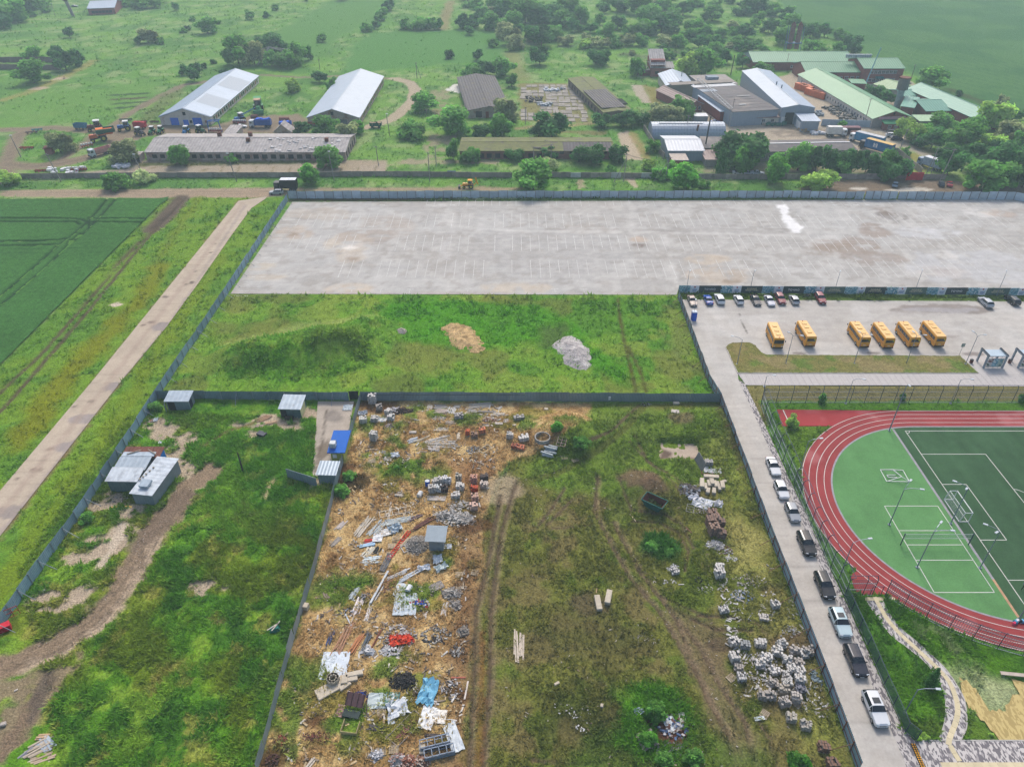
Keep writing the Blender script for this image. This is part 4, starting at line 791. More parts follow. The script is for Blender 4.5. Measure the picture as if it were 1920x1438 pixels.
t=thing('lattice_mast','tall thin pale blue mast by the green roofs','mast',at(1619,167));obj('mast',B().cyl((0,0,0),(3,0,18),.32,.16,6).mesh('mast',sm((150,196,216),rndv=0)),t);obj('antenna_arm',B().box((3,0,17),(1.6,.1,.1)).mesh('antenna_arm',STEEL),t)
# overhead wires
def wires(P,lab,r=.025):
    g=B()
    for a,b in zip(P,P[1:]):
        for k in (-.5,0,.5):
            pts=[a.lerp(b,i/8)+Vector((k,0,-1.2*4*(i/8)*(1-i/8))) for i in range(9)];g.tube(pts,r,3)
    o=obj('overhead_wire',g.mesh('overhead_wire',sm((70,72,76))));tag(o,lab,'cable')
tops=[at(u[0],u[1])+Vector((u[6][0],u[6][1],u[2]-.3)) for u in U]
wires([tops[9],tops[10],tops[12],tops[13]],'thin overhead wires strung before the mossy row');wires([tops[14],tops[16]],'thin overhead wires over the curving road')
# ================= BUILDINGS =================
BRICK=mat('red_brick',S(150,84,74),var=.18,scale=.8,rndv=.03,fine=.15,fscale=4,dirt=(S(180,150,140),.5,.62,.5),stripe=(2,.3,0,.10))
OLDW=mat('peeling_wall',S(188,168,158),var=.18,scale=.7,rndv=.05,fine=.15,fscale=3,dirt=(S(150,100,84),.45,.52,.8))
WHW=mat('whitewashed_wall',S(222,212,202),var=.12,scale=.8,rndv=.03,dirt=(S(176,132,112),.6,.58,.7))
GREYW=mat('grey_cladding',S(158,170,184),rough=.6,var=.06,rndv=.03,stripe=(0,1.1,0,.06));GREYB=mat('grey_block_wall',S(168,162,154),var=.1,rndv=.03,fine=.1)
CREAM=mat('cream_cladding',S(206,200,178),var=.06,rndv=.03)
RF_SIL=mat('silver_roof',S(150,168,190),rough=.5,metal=.1,var=.08,scale=.25,rndv=.02,stripe=(1,1.15,.03,.10),dirt=(S(138,140,146),.35,.58,.35));RF_SILX=mat('silver_roof_across',S(166,180,198),rough=.5,metal=.1,var=.06,scale=.25,rndv=.02,stripe=(0,1.15,.03,.06));RF_WH=mat('white_roof',S(176,190,206),rough=.5,var=.07,scale=.3,rndv=.02,stripe=(1,1.2,.03,.10),dirt=(S(150,146,146),.3,.60,.4));RF_WHX=mat('white_roof_across',S(204,208,216),rough=.5,var=.05,scale=.3,rndv=.02,stripe=(0,1.2,.02,.04))
RF_SIL2=mat('translucent_sheet',S(128,146,166),rough=.5,var=.05,rndv=.02,stripe=(1,1.15,.03,.12));RF_SLATE=mat('old_slate',S(178,171,168),var=.22,scale=.5,rndv=.03,fine=.15,fscale=1.8,stripe=(0,1.15,.05,.2),dirt=(S(206,202,198),.6,.62,.7))
RF_DARK=mat('dark_slate',S(96,90,92),var=.2,scale=.4,rndv=.03,stripe=(0,1.2,.06,.22),dirt=(S(120,112,70),.55,.55,.7));RF_MOSS=mat('mossy_roof',S(110,114,58),var=.25,scale=.5,rndv=.03,fine=.2,fscale=2,dirt=(S(98,88,84),.45,.54,.8));RF_BIT=mat('bitumen_roof',S(112,106,106),var=.15,scale=.2,rndv=.03,fine=.1,fscale=1,dirt=(S(146,136,128),.12,.55,.9));RF_GRN=mat('green_roof',S(84,150,108),rough=.5,var=.06,scale=.2,rndv=.05,stripe=(0,1.1,.03,.10));RF_GRNY=mat('green_roof_along',S(94,156,108),rough=.5,var=.06,scale=.2,rndv=.03,stripe=(1,1.1,.03,.10));RF_GR2=mat('moss_green_roof',S(108,150,84),rough=.5,var=.08,rndv=.03,stripe=(0,1.1,.03,.10));RF_TEAL=mat('teal_roof',S(90,158,134),rough=.5,var=.06,rndv=.03,stripe=(0,1.1,.03,.10));RF_BRN=mat('brown_roof',S(150,124,118),rough=.6,var=.08,rndv=.03,stripe=(0,1.0,.03,.14));RF_RUST=mat('rusty_roof',S(122,76,62),var=.25,scale=1,rndv=.03,stripe=(0,.6,.02,.1));RF_CORR=mat('shed_roof',S(172,186,198),rough=.45,metal=.1,var=.14,scale=.8,rndv=.05,stripe=(0,.9,.01,.05),dirt=(S(140,130,120),1.2,.6,.5))
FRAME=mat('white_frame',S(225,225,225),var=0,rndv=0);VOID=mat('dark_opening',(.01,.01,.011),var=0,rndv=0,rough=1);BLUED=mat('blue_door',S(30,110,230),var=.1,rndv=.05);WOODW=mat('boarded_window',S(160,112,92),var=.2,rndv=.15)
def opening(t,face,u,z0,w_,h,W,D,m=GLASS,frame=None,name='window',out=.03):
    if face == 'f': loc=(u,-out,z0+h/2);rz=0
    elif face == 'l': loc=(-out,u,z0+h/2);rz=R(-90)
    elif face == 'r': loc=(W+out,u,z0+h/2);rz=R(90)
    key=('op',name,round(w_,2),round(h,2),m.name)
    if key not in _pm: _pm[key]=B().box((0,0,0),(w_,.06,h)).mesh(name,m)
    o=obj(name,_pm[key],t,loc,rz)
    if frame:
        key=('fr',round(w_,2),round(h,2),frame.name)
        if key not in _pm:
            g=B();tck=.12
            for s in (-1,1): g.box((s*(w_/2),0,0),(tck,.1,h+tck));g.box((0,0,s*h/2),(w_,.1,tck))
            g.box((0,0,0),(.08,.09,h));_pm[key]=g.mesh('frame',frame)
        obj('frame',_pm[key],o)
    return o
def frame_of(FL,FR,BR,ze):
    A=at(*FL,ze);Bp=at(*FR,ze);C=at(*BR,ze);d=Bp-A;W=d.length;an=math.atan2(d.y,d.x);n=Vector((-math.sin(an),math.cos(an),0));D=(C-Bp).dot(n)
    return Vector((A.x,A.y,0)),W,D,an
def frame_d(FL,FR,BR,ze):
    A=at(*FL,ze);Bp=at(*FR,ze);C=at(*BR,ze);d=(C-Bp);D=d.length;d=d/D;x=Vector((d.y,-d.x,0));W=(Bp-A).dot(x);o=Bp-x*W
    return Vector((o.x,o.y,0)),W,D,math.atan2(x.y,x.x)
def hall(name,label,cat,FL,FR,BR,ze,zr,ridge,wall,roof,roof2=None,over=.45,loc=None,thick=.18,gablem=None):
    """gable building: eave corners given front-left, front-right, back-right"""
    o,W,D,an=frame_of(FL,FR,BR,ze) if loc is None else loc
    t=thing(name,label,cat,o,an);g=B();g.box((W/2,D/2,ze/2-.05),(W,D,ze+.1))
    obj('wall',g.mesh('wall',wall),t);g=B()
    if ridge == 'y':
        g.add([(0,0,ze),(W,0,ze),(W/2,0,zr),(0,D,ze),(W,D,ze),(W/2,D,zr)],[(0,1,2),(4,3,5)])
        sl=[((-over,ze-over*(zr-ze)/(W/2)),(W/2,zr)),((W/2,zr),(W+over,ze-over*(zr-ze)/(W/2)))]
        for i,((x0,z0),(x1,z1)) in enumerate(sl):
            b=B();b.add([(x0,-over,z0+.02),(x1,-over,z1+.02),(x1,D+over,z1+.02),(x0,D+over,z0+.02),(x0,-over,z0+.02+thick),(x1,-over,z1+.02+thick),(x1,D+over,z1+.02+thick),(x0,D+over,z0+.02+thick)],[(3,2,1,0),(4,5,6,7),(0,1,5,4),(1,2,6,5),(2,3,7,6),(3,0,4,7)]);obj('roof',b.mesh('roof',roof if i == 0 or roof2 is None else roof2),t)
        obj('ridge_cap',B().box((W/2,D/2,zr+thick+.05),(.5,D+2*over,.06)).mesh('ridge_cap',roof),t)
    elif ridge == 'x':
        g.add([(0,0,ze),(0,D,ze),(0,D/2,zr),(W,0,ze),(W,D,ze),(W,D/2,zr)],[(1,0,2),(3,4,5)])
        k=over*(zr-ze)/(D/2);sl=[((-over,ze-k),(D/2,zr)),((D/2,zr),(D+over,ze-k))]
        for i,((x0,z0),(x1,z1)) in enumerate(sl):
            b=B();b.add([(-over,x0,z0+.02),(W+over,x0,z0+.02),(W+over,x1,z1+.02),(-over,x1,z1+.02),(-over,x0,z0+.02+thick),(W+over,x0,z0+.02+thick),(W+over,x1,z1+.02+thick),(-over,x1,z1+.02+thick)],[(3,2,1,0),(4,5,6,7),(0,1,5,4),(1,2,6,5),(2,3,7,6),(3,0,4,7)]);obj('roof',b.mesh('roof',roof if i == 0 or roof2 is None else roof2),t)
        obj('ridge_cap',B().box((W/2,D/2,zr+thick+.05),(W+2*over,.5,.06)).mesh('ridge_cap',roof),t)
    elif ridge == 'flat':
        b=B();dz=zr-ze;b.add([(-over,-over,ze+.02),(W+over,-over,ze+.02),(W+over,D+over,zr+.02),(-over,D+over,zr+.02),(-over,-over,ze+.02+thick),(W+over,-over,ze+.02+thick),(W+over,D+over,zr+.02+thick),(-over,D+over,zr+.02+thick)],[(3,2,1,0),(4,5,6,7),(0,1,5,4),(1,2,6,5),(2,3,7,6),(3,0,4,7)]);obj('roof',b.mesh('roof',roof),t)
        g.add([(0,0,ze),(0,D,ze),(0,D,zr),(W,0,ze),(W,D,ze),(W,D,zr),],[(0,2,1),(3,4,5),(1,2,5,4)])
    if ridge == 'flat' and g.v: obj('gable',g.mesh('gable',gablem or wall),t)
    elif g.v:
        for k in (0,3): b=B();b.poly(g.v[k:k+3]);obj('gable',b.mesh('gable',gablem or wall),t)
    return t,W,D
def row(t,face,n,u0,u1,z0,w_,h,W,D,m=GLASS,frame=None,name='window',alt=None):
    for i in range(n):
        u=u0+(u1-u0)*(i/(n-1) if n > 1 else .5);opening(t,face,u,z0,w_,h,W,D,(alt if alt and i % 3 == 1 else m),frame,name)
# barn with blue doors
t,W,D=hall('barn','long silver roofed barn with three blue doors in its whitewashed gable','barn',(299,220),(394,220),(500,143),3.2,6.4,'y',WHW,RF_SIL)
for a,b,h in ((.20,.36,2.9),(.45,.55,2.1),(.64,.82,2.9)): opening(t,'f',W*(a+b)/2,0,W*(b-a),h,W,D,BLUED,name='door')
opening(t,'f',W*.5,3.9,1.2,1.3,W,D,VOID);opening(t,'f',W*.6,.9,1,1,W,D,VOID);opening(t,'f',W*.9,.9,1,1,W,D,WOODW);row(t,'r',24,4,D-3,.8,1.7,1.5,W,D,GLASS,alt=WOODW);row(t,'l',24,4,D-3,.8,1.7,1.5,W,D,GLASS)
for y0,y1 in ((.14,.36),(.56,.82)):
    sl=(6.4-3.2)/(W/2);b=B();x0,x1=W*.56,W*1.0;zf=lambda x: 6.4-(x-W/2)*sl+.23
    b.add([(x0,D*y0,zf(x0)),(x1,D*y0,zf(x1)),(x1,D*y1,zf(x1)),(x0,D*y1,zf(x0))],[(0,1,2,3)]);obj('roof_panel',b.mesh('roof_panel',RF_SIL2),t)
b=B();sl=(6.4-3.2)/(W/2);b.box((W*.25-.1,5.5,(6.4+3.2)/2+.26),(W/2/math.cos(math.atan(sl))+.7,11,.12),ry=-math.atan(sl));b.box((W*.75+.1,5.5,(6.4+3.2)/2+.26),(W/2/math.cos(math.atan(sl))+.7,11,.12),ry=math.atan(sl));obj('roof_overlay',b.mesh('roof_overlay',RF_SIL),t)
t,W,D=hall('barn','long white roofed barn with boarded grey gable and no blue doors','barn',(576,221),(673,221),(739,144),3.3,6.6,'y',OLDW,RF_WH,roof2=RF_WH)
for a,b,h,m_ in ((.18,.34,2.6,sm((120,118,116))),(.62,.76,2.6,sm((110,110,112))),(.36,.60,3.1,sm((190,178,168)))): opening(t,'f',W*(a+b)/2,0,W*(b-a),h,W,D,m_,name='door')
opening(t,'f',W*.49,4.2,1.1,1.4,W,D,VOID);opening(t,'f',W*.56,1.2,.9,1.0,W,D,VOID,out=.07);row(t,'r',22,4,D-3,.9,1.6,1.4,W,D,GLASS,alt=WOODW)
# long derelict shed
t,W,D=hall('derelict_shed','very long derelict cattle shed with patched grey slate roof and empty windows','shed',(272,286),(647,286),(656,252),3.0,4.9,'x',OLDW,RF_SLATE,over=.3)
row(t,'f',9,3,W*.36,.9,1.7,1.3,W,D,VOID);row(t,'f',13,W*.42,W-4,.7,1.9,1.5,W,D,VOID);row(t,'r',5,2.5,D-3,.4,1.6,2.2,W,D,VOID,name='doorway')
for u in (.32,.48): obj('roof_vent',B().box((W*u,D*.62,5.3),(1.3,1.1,1.6)).mesh('roof_vent',RUST),t)
for u in (.48,.88): obj('roof_vent',B().box((W*(u+.01),D*.36,4.9),(1.3,1.0,1.6)).mesh('roof_vent',RUST),t)
g=B()
for i in range(46): x=rnd.uniform(W*.55,W*.99);y=rnd.uniform(.5,D*.48);g.box((x,y,3.0+1.9*y/(D/2)+.32),(rnd.uniform(.5,1.6),rnd.uniform(.4,1.2),.05),rnd.uniform(0,3),ry=.05,rx=.16)
obj('loose_slate',g.mesh('loose_slate',sm((206,204,204),rndv=.1)),t,kind='stuff')
t2=thing('porch','small open brick porch at the left end of the derelict shed','porch',at(254,304));g=B();g.box((-1.6,1.5,1.2),(.3,3,2.4));g.box((2.0,1.8,1.3),(.3,4.2,2.6));g.box((.2,3,1.2),(3.4,.3,2.4));obj('wall',g.mesh('wall',OLDW),t2);obj('roof',B().box((.2,1.6,2.5),(4.2,3.8,.15),rx=.05).mesh('roof',RF_SLATE),t2);obj('doorway',B().box((.2,.1,1.0),(2.9,.1,2.0)).mesh('doorway',VOID),t2)
# dark barn
t,W,D=hall('derelict_barn','derelict barn with a dark mossy corrugated roof beside the slab yard','barn',(878,208),(956,205),(956,143),3.2,4.6,'y',OLDW,RF_DARK,over=.5)
opening(t,'f',W*.72,0,4.2,2.9,W,D,sm((172,170,168)),name='door');opening(t,'f',W*.25,.4,2.6,2.4,W,D,VOID,name='doorway');obj('pier',B().box((W*.45,-.3,1.3),(1.3,.5,2.6)).mesh('pier',BRICK),t)
# ruined mossy barn
t,W,D=hall('ruined_barn','ruined barn with collapsing mossy roof right of the slab yard','barn',(1132,212),(1186,209),(1172,143),3.4,3.9,'y',mat('ruin_brick',S(132,110,100),var=.2,rndv=.03,dirt=(S(96,100,60),.6,.5,.7)),RF_MOSS,over=.3)
obj('roof_patch',B().box((W*.45,D*.32,4.2),(W*.85,D*.5,.12)).mesh('roof_patch',RF_DARK),t);obj('roof_hole',B().box((W*.96,D*.22,4.0),(W*.2,D*.14,.35)).mesh('roof_hole',VOID),t);row(t,'l',12,3,D-3,.8,1.4,1.4,W,D,VOID)
# mossy row
t,W,D=hall('ruined_row','long low brick row with moss covered roof and square openings','shed',(862,284),(1152,284),(1150,259),2.9,3.7,'x',mat('ruin_red_brick',S(138,92,84),var=.25,scale=.6,rndv=.03,dirt=(S(84,92,50),.4,.5,.7)),RF_MOSS,over=.25)
for u in (.14,.19,.245,.30,.46,.515,.57,.62): opening(t,'f',W*u,.5,1.8,1.6,W,D,VOID)
obj('roof_patch',B().box((W*.83,D*.25,3.45),(W*.32,D*.52,.1),rx=math.atan(.8/(D/2))).mesh('roof_patch',RF_DARK),t);obj('roof_hole',B().box((W*.16,D*.2,3.3),(1.1,2.4,.2),rx=.12).mesh('roof_hole',VOID),t)
for i in range(9): x_=rnd.uniform(.35,.97);y_=rnd.uniform(.1,.8);obj('fallen_slab',B().box((0,0,0),(rnd.uniform(1.5,5),rnd.uniform(.8,2),.12)).mesh('fallen_slab',sm((140,132,120) if i % 2 else (84,78,74))),t,(W*x_,D*y_,3.55),rot=(rnd.uniform(-.1,.2),rnd.uniform(-.1,.1),rnd.uniform(-.4,.4)))
for i in range(5): obj('wall_gap',B().box((W*(.66+.07*i),-.05,2.5),(rnd.uniform(1.2,3),.2,rnd.uniform(.6,1.2))).mesh('wall_gap',VOID),t)
# brick house
t,W,D=hall('brick_house','two storey red brick house with grey slate roof among trees','house',(1221,128),(1263,128),(1263,117),4.2,5.6,'x',BRICK,RF_SLATE,over=.4)
obj('tower',B().box((W*.3,D*.55,3.8),(W*.62,D*.9,7.6)).mesh('tower',BRICK),t);obj('tower_roof',B().box((W*.3,D*.45,8.0),(W*.7,D*1.1,.25),rx=.35).mesh('tower_roof',RF_SLATE),t);row(t,'f',2,W*.28,W*.52,1.4,1.8,1.3,W,D,VOID)
t2,W,D=hall('lean_to','low brick lean-to on the left of the red brick house','shed',(1203,133),(1219,132),(1219,125),2.6,3.2,'flat',BRICK,RF_SLATE)
# hangars by the compound
t,W,D=hall('storage_hall','small cream walled hall with pale grey gable roof','hall',(1250,161),(1301,161),(1283,139),4.4,6.4,'y',CREAM,RF_SILX,loc=None);row(t,'l',6,2,D-2,2.6,1.6,1.0,W,D,GREYB);obj('stack',B().cyl((W*.7,D*.5,5),(W*.7,D*.5,8),.2,n=6).mesh('stack',STEEL),t)
t,W,D=hall('workshop','workshop with two tone brown and grey roof and blue trim','workshop',(1292,198),(1318,195),(1292,163),3.4,4.9,'y',BRICK,RF_BRN,roof2=RF_SIL);row(t,'f',3,1.5,W-1.5,1.2,1.2,1.3,W,D,GLASS,FRAME);obj('fascia',B().box((W+.5,D*.3,3.2),(.12,D*.4,.3)).mesh('fascia',BLUED),t)
def quonset(name,label,px0,px1,py_base,r,D_,m,endm,seg=12,bulge=1.0,band=None):
    a=at(px0,py_base);b=at(px1,py_base);L=b.x-a.x;t=thing(name,label,'hangar',a);g=B();vs=[]
    for x in np.linspace(0,L,13):
        for i in range(seg+1): th=math.pi*i/seg;vs.append((x,D_/2-math.cos(th)*D_/2,math.sin(th)*r))
    n=seg+1;g.add(vs,[(k*n+i,(k+1)*n+i,(k+1)*n+i+1,k*n+i+1) for k in range(12) for i in range(seg)]);obj('roof',g.mesh('roof',m),t)
    for x,f in ((0,1),(L,-1)): g=B();g.poly([(x,D_/2-math.cos(math.pi*i/seg)*D_/2,math.sin(math.pi*i/seg)*r) for i in range(seg+1)]);obj('end_wall',g.mesh('end_wall',endm),t)
    g=B()
    for x in np.linspace(.1,L-.1,26): g.tube([Vector((x,D_/2-math.cos(math.pi*i/8)*(D_/2+.03),math.sin(math.pi*i/8)*(r+.03))) for i in range(9)],.05,3)
    obj('rib',g.mesh('rib',mat('quonset_rib',S(136,140,150),rndv=0)),t,kind='stuff')
    if band: obj('skylight',B().box((L*.4,D_*.42,r+.05),(L*.6,.8,.06)).mesh('skylight',WHT),t)
    return t
quonset('quonset_hangar','long grey half round hangar with rust spots',1222,1360,262,5.0,10.5,mat('quonset_grey',S(166,176,190),rough=.5,metal=.2,var=.1,rndv=0,dirt=(S(150,96,76),1.5,.66,.6)),GREYW,band=True)
t,W,D=hall('storage_hall','white roofed hangar with grey walls before the quonset','hall',(1254,283),(1319,283),(1303,256),3.8,5.2,'x',GREYW,RF_WHX)
t,W,D=hall('brick_kiosk','little brick kiosk with flat pale roof behind the wall','kiosk',(1262,301),(1289,301),(1284,290),2.8,3.0,'flat',BRICK,sm((206,190,176)));t,W,D=hall('small_shed','low shed with a brown red metal roof by the black stack','shed',(1324,300),(1352,300),(1350,285),2.4,2.8,'flat',GREYB,RF_BRN)
# factory block
t,W,D=hall('factory_block','low factory block with wide dark patched flat roof','factory',(1374,211),(1460,206),(1404,158),5.6,5.9,'flat',GREYW,RF_BIT,over=.2)
for i in range(9): obj('roof_seam',B().box((W*.5,D*(.1+.1*i),6.0),(W*.98,.14,.06)).mesh('roof_seam',sm((150,142,138),rndv=.15)),t)
for x,y,sx,sy,c in ((.16,.78,7,4,(176,184,194)),(.45,.96,20,4,(216,216,216)),(.3,1.12,30,5,(150,140,130)),(.4,.2,3,1,(200,200,200)),(.72,.5,6,1,(180,178,176))): obj('roof_patch',B().box((W*x,D*y,6.14),(sx,sy,.1)).mesh('roof_patch',sm(c)),t)
t,W,D=hall('flat_annex','flat roofed grey annex beyond the factory roof with vent box','annex',(1316,160),(1382,158),(1374,141),5.0,5.1,'flat',GREYB,sm((168,158,150),var=.2));obj('vent_box',B().box((W*.45,D*.5,5.9),(5,4,1.6)).mesh('vent_box',sm((140,152,164))),t);obj('white_roof_strip',B().box((W*.55,D*.1,5.35),(W*.8,3.6,.16)).mesh('white_roof_strip',WHT),t)
t,W,D=hall('lean_to_store','narrow store with sheet roof and rust red end beside the factory','store',(1351,210),(1370,209),(1340,180),3.9,4.2,'flat',mat('rust_red_wall',S(140,52,44),var=.15,rndv=0),RF_SILX)
t,W,D=hall('office_row','one storey white office row under a brown lean roof','office',(1377,222),(1461,221),(1455,212),2.7,3.5,'flat',WHW,RF_BRN)
for u in (.12,.2,.42,.5,.66,.86): opening(t,'f',W*u,1.0,1.3,1.2,W,D,GLASS,FRAME)
opening(t,'f',W*.58,0,2.2,2.2,W,D,VOID,name='doorway');opening(t,'f',W*.36,0,1.6,1.2,W,D,sm((196,60,60)),name='red_panel')
t,W,D=hall('production_hall','large grey clad production hall with bright gable roof','hall',(1466,203),(1528,203),(1425,134),6.4,7.6,'y',GREYW,RF_WH,roof2=RF_SIL,over=.2)
opening(t,'f',W*.28,0,W*.26,4.6,W,D,VOID,name='doorway');opening(t,'f',W*.12,.1,2,2.8,W,D,WHT,name='door');obj('roof_pipe',B().cyl((W*.5,D*.5,7.6),(W*.5,D*.5,9.2),.25,n=6).mesh('roof_pipe',STEEL),t);obj('roof_pipe',B().cyl((W*.56,D*.42,7.4),(W*.56,D*.42,9),.25,n=6).mesh('roof_pipe',STEEL),t)
t,W,D=hall('loading_annex','grey loading annex with pale sheet roof at the hall corner','annex',(1505,228),(1537,228),(1526,217),4.0,4.6,'flat',GREYW,RF_SILX);opening(t,'l',D*.5,.4,D*.6,2.6,W,D,WHT,name='shutter')
# conveyor truss
cv=thing('roof_conveyor','long pale truss running diagonally over the dark factory roof','conveyor');a=at(1309,147,7);b=at(1371,204,7);nn=Vector((.7,.5,0));g=B()
for s in (-1,1): g.cyl(a+nn*s,b+nn*s,.14,n=4)
for i in range(15): p=a.lerp(b,i/14);g.cyl(p-nn,p+nn,.08,n=3)
obj('truss',g.mesh('truss',sm((206,206,206))),cv)
for i in (0,7,14): p=a.lerp(b,i/14);obj('leg',B().cyl((p.x,p.y,0),p,.15,n=5).mesh('leg',STEEL),cv)
# long low roof behind the tree row
t,W,D=hall('warehouse','long low warehouse with dark felt roof behind the row of trees','warehouse',(1412,286),(1606,282),(1582,262),3.4,4.2,'x',GREYB,RF_BIT,over=.3);row(t,'f',12,4,W-4,1.2,1.5,1.1,W,D,GLASS,FRAME);obj('ridge_strip',B().box((W*.5,D*.5,4.5),(W,.7,.06)).mesh('ridge_strip',WHT),t)
t,W,D=hall('low_store','low dark roofed store between quonset and the big dark tree','store',(1322,278),(1408,280),(1400,261),3.2,3.5,'flat',GREYB,RF_BIT)
# green roofs
t,W,D=hall('green_roof_hall','long green roofed hall with a red brick gable and pink band','hall',(1637,223),(1712,221),(1568,139),3.6,6.3,'y',WHW,RF_GRNY,over=.5,gablem=BRICK)
obj('front_wall',B().box((W/2,-.05,1.8),(W,.1,3.6)).mesh('front_wall',GREYB),t);obj('sign_band',B().box((W*.47,-.12,3.75),(W*.66,.08,1.0)).mesh('sign_band',sm((222,160,170))),t);row(t,'f',2,W*.1,W*.24,1.3,1.5,1.2,W,D,GLASS,FRAME);opening(t,'f',W*.5,4.9,.7,.8,W,D,VOID);row(t,'l',26,4,D-5,1.0,1.2,1.3,W,D,GLASS,FRAME)
t2,W2,D2=hall('brick_porch','red brick porch with green roof on the brick gable','porch',(1660,233),(1692,233),(1691,229),2.6,3.1,'flat',BRICK,mat('dark_green_roof',S(50,128,84),var=.05,rndv=0));row(t2,'f',2,W2*.3,W2*.65,.9,1.2,1.1,W2,D2,GLASS,FRAME)
t,W,D=hall('green_roof_hall','farthest and longest green roofed brick hall with metal gable end','hall',(1413,117),(1600,117),(1590,100),4.0,6.8,'x',BRICK,RF_GRN,gablem=GREYW);row(t,'f',9,20,W*.55,1.2,1.6,1.3,W,D,GLASS,FRAME)
t,W,D=hall('green_roof_house','two storey brick house with green roof and two rows of windows','house',(1621,129),(1696,129),(1684,111),7.0,9.4,'x',BRICK,RF_GRN,roof2=RF_GRN)
for zz in (4.6,1.0): row(t,'f',7,4,W-4,zz,1.6,1.5,W,D,GLASS,FRAME)
opening(t,'f',W*.42,0,2.2,2.6,W,D,sm((120,150,170)),name='door');obj('door_canopy',B().box((W*.42,-.8,3.1),(3.4,1.8,.7)).mesh('door_canopy',sm((20,130,130))),t)
g=B();[g.cyl((W*(.0+.06*i),D*.6,9.2),(W*(.0+.06*i),D*.6,10.8),.5,.7,7) for i in range(-4,7)];obj('roof_fan',g.mesh('roof_fan',sm((214,220,224))),t,kind='stuff')
t,W,D=hall('green_roof_hall','middle green roofed brick hall with windowless brick gable','hall',(1512,136),(1623,136),(1606,119),4.6,7.2,'x',BRICK,RF_GRN);row(t,'f',9,3,W-3,1.3,1.6,1.4,W,D,GLASS,FRAME);obj('door_canopy',B().box((6,-1,3.2),(6,2.4,.3)).mesh('door_canopy',RF_GRN),t)
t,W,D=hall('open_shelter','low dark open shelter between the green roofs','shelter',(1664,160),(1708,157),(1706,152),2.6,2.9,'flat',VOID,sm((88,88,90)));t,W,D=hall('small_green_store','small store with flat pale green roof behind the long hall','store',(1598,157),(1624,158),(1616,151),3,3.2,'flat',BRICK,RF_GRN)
t,W,D=hall('green_roof_house','moss green roofed low building beside the parked silver van','house',(1676,171),(1724,166),(1704,152),3.0,4.6,'y',WHW,RF_GR2);t,W,D=hall('teal_roof_hall','pale teal roofed wing behind the old water tower','hall',(1694,181),(1745,179),(1738,166),3.4,4.6,'x',GREYB,RF_TEAL)
t,W,D=hall('teal_roof_hall','largest teal roofed hall running down toward the light green tree','hall',(1858,236),(1884,222),(1748,165),4.4,6.6,'y',BRICK,RF_TEAL,loc=frame_d((1858,236),(1884,222),(1748,165),4.4));row(t,'f',4,3,W*.5,1.3,1.6,1.6,W,D,GLASS,FRAME)
t,W,D=hall('teal_roof_house','teal roofed brick house with wide front roof near the water tower','house',(1737,209),(1782,208),(1764,186),3.6,5.6,'x',BRICK,RF_TEAL,roof2=RF_TEAL);opening(t,'f',W*.5,1.2,3.2,1.2,W,D,GLASS);t,W,D=hall('brick_annex','windowless red brick annex left of the teal roofed house','annex',(1690,200),(1713,203),(1708,186),4.4,5.2,'flat',BRICK,RF_TEAL)
t,W,D=hall('pale_green_store','store with a plain pale green roof half hidden by trees','store',(1725,228),(1765,228),(1762,219),3,3.4,'flat',GREYB,sm((170,196,160)))
t=thing('water_tower','old concrete water tower with wide head beside the teal roofs','water tower',at(1681,202));obj('shaft',B().cyl((0,0,0),(0,0,7.5),1.4,n=12).mesh('shaft',sm((140,160,160))),t);obj('tank',B().cyl((0,0,7.5),(0,0,12),2.3,n=12).mesh('tank',sm((130,126,120))),t);obj('rail',B().cyl((0,0,12),(0,0,12.5),2.4,n=12).mesh('rail',RUST),t)
t=thing('water_tower','leaning brick water tower in the far upper left meadow','water tower',at(138,32));obj('shaft',B().cyl((0,0,0),(-2,0,10),1.1,n=8).mesh('shaft',sm((150,140,136))),t);obj('tank',B().cyl((-2,0,10),(-2.9,0,14),1.9,n=8).mesh('tank',sm((110,84,82))),t)
t=thing('silo_tower','rusty red twin silo tower with blue ladders behind the green roofs','tower',at(1484,103));
for dx in (-2,1.8): obj('silo',B().cyl((dx,0,3),(dx,0,15),1.3,n=8).mesh('silo',sm((150,104,98),var=.25)),t);obj('cap',B().cyl((dx,0,15),(dx,0,16.5),1.3,.2,8).mesh('cap',RUST),t)
for dx,dy in ((-4,-1),(3.8,-1),(-4,2),(3.8,2)): obj('leg',B().cyl((dx,dy,0),(dx,dy,14),.2,n=4).mesh('leg',sm((110,140,170))),t)
obj('platform',B().box((0,0,6),(8,3.5,.4)).mesh('platform',sm((110,140,170))),t)
t,W,D=hall('far_farmhouse','long grey roofed brick building at the top edge of the meadow','building',(164,17),(214,15),(232,2),4,6.5,'x',BRICK,RF_SILX);row(t,'f',6,3,W-3,1,2,1.5,W,D,VOID)
for P,lab in (([(0,118),(60,116),(103,118)],'far back wall of a roofless ruin in the meadow'),([(0,131),(60,131),(115,132)],'near brown wall of the roofless ruin in the meadow')): slab_wall('ruin_wall',lab,P,2.6,6,m=sm((136,118,108),var=.2,rndv=.2))
t=thing('roof_frame','bare concrete rafters meeting like a tent between bushes','frame',at(501,122));g=B();top=Vector((1.5,3,8))
for dx,dy in ((-9,6),(-5,-1),(0,-4),(3,-2),(9,6),(12,10)): obj('rafter',B().cyl((dx,dy,0 if dy < 0 else 5),top,.35,n=4).mesh('rafter',sm((160,156,150))),t)
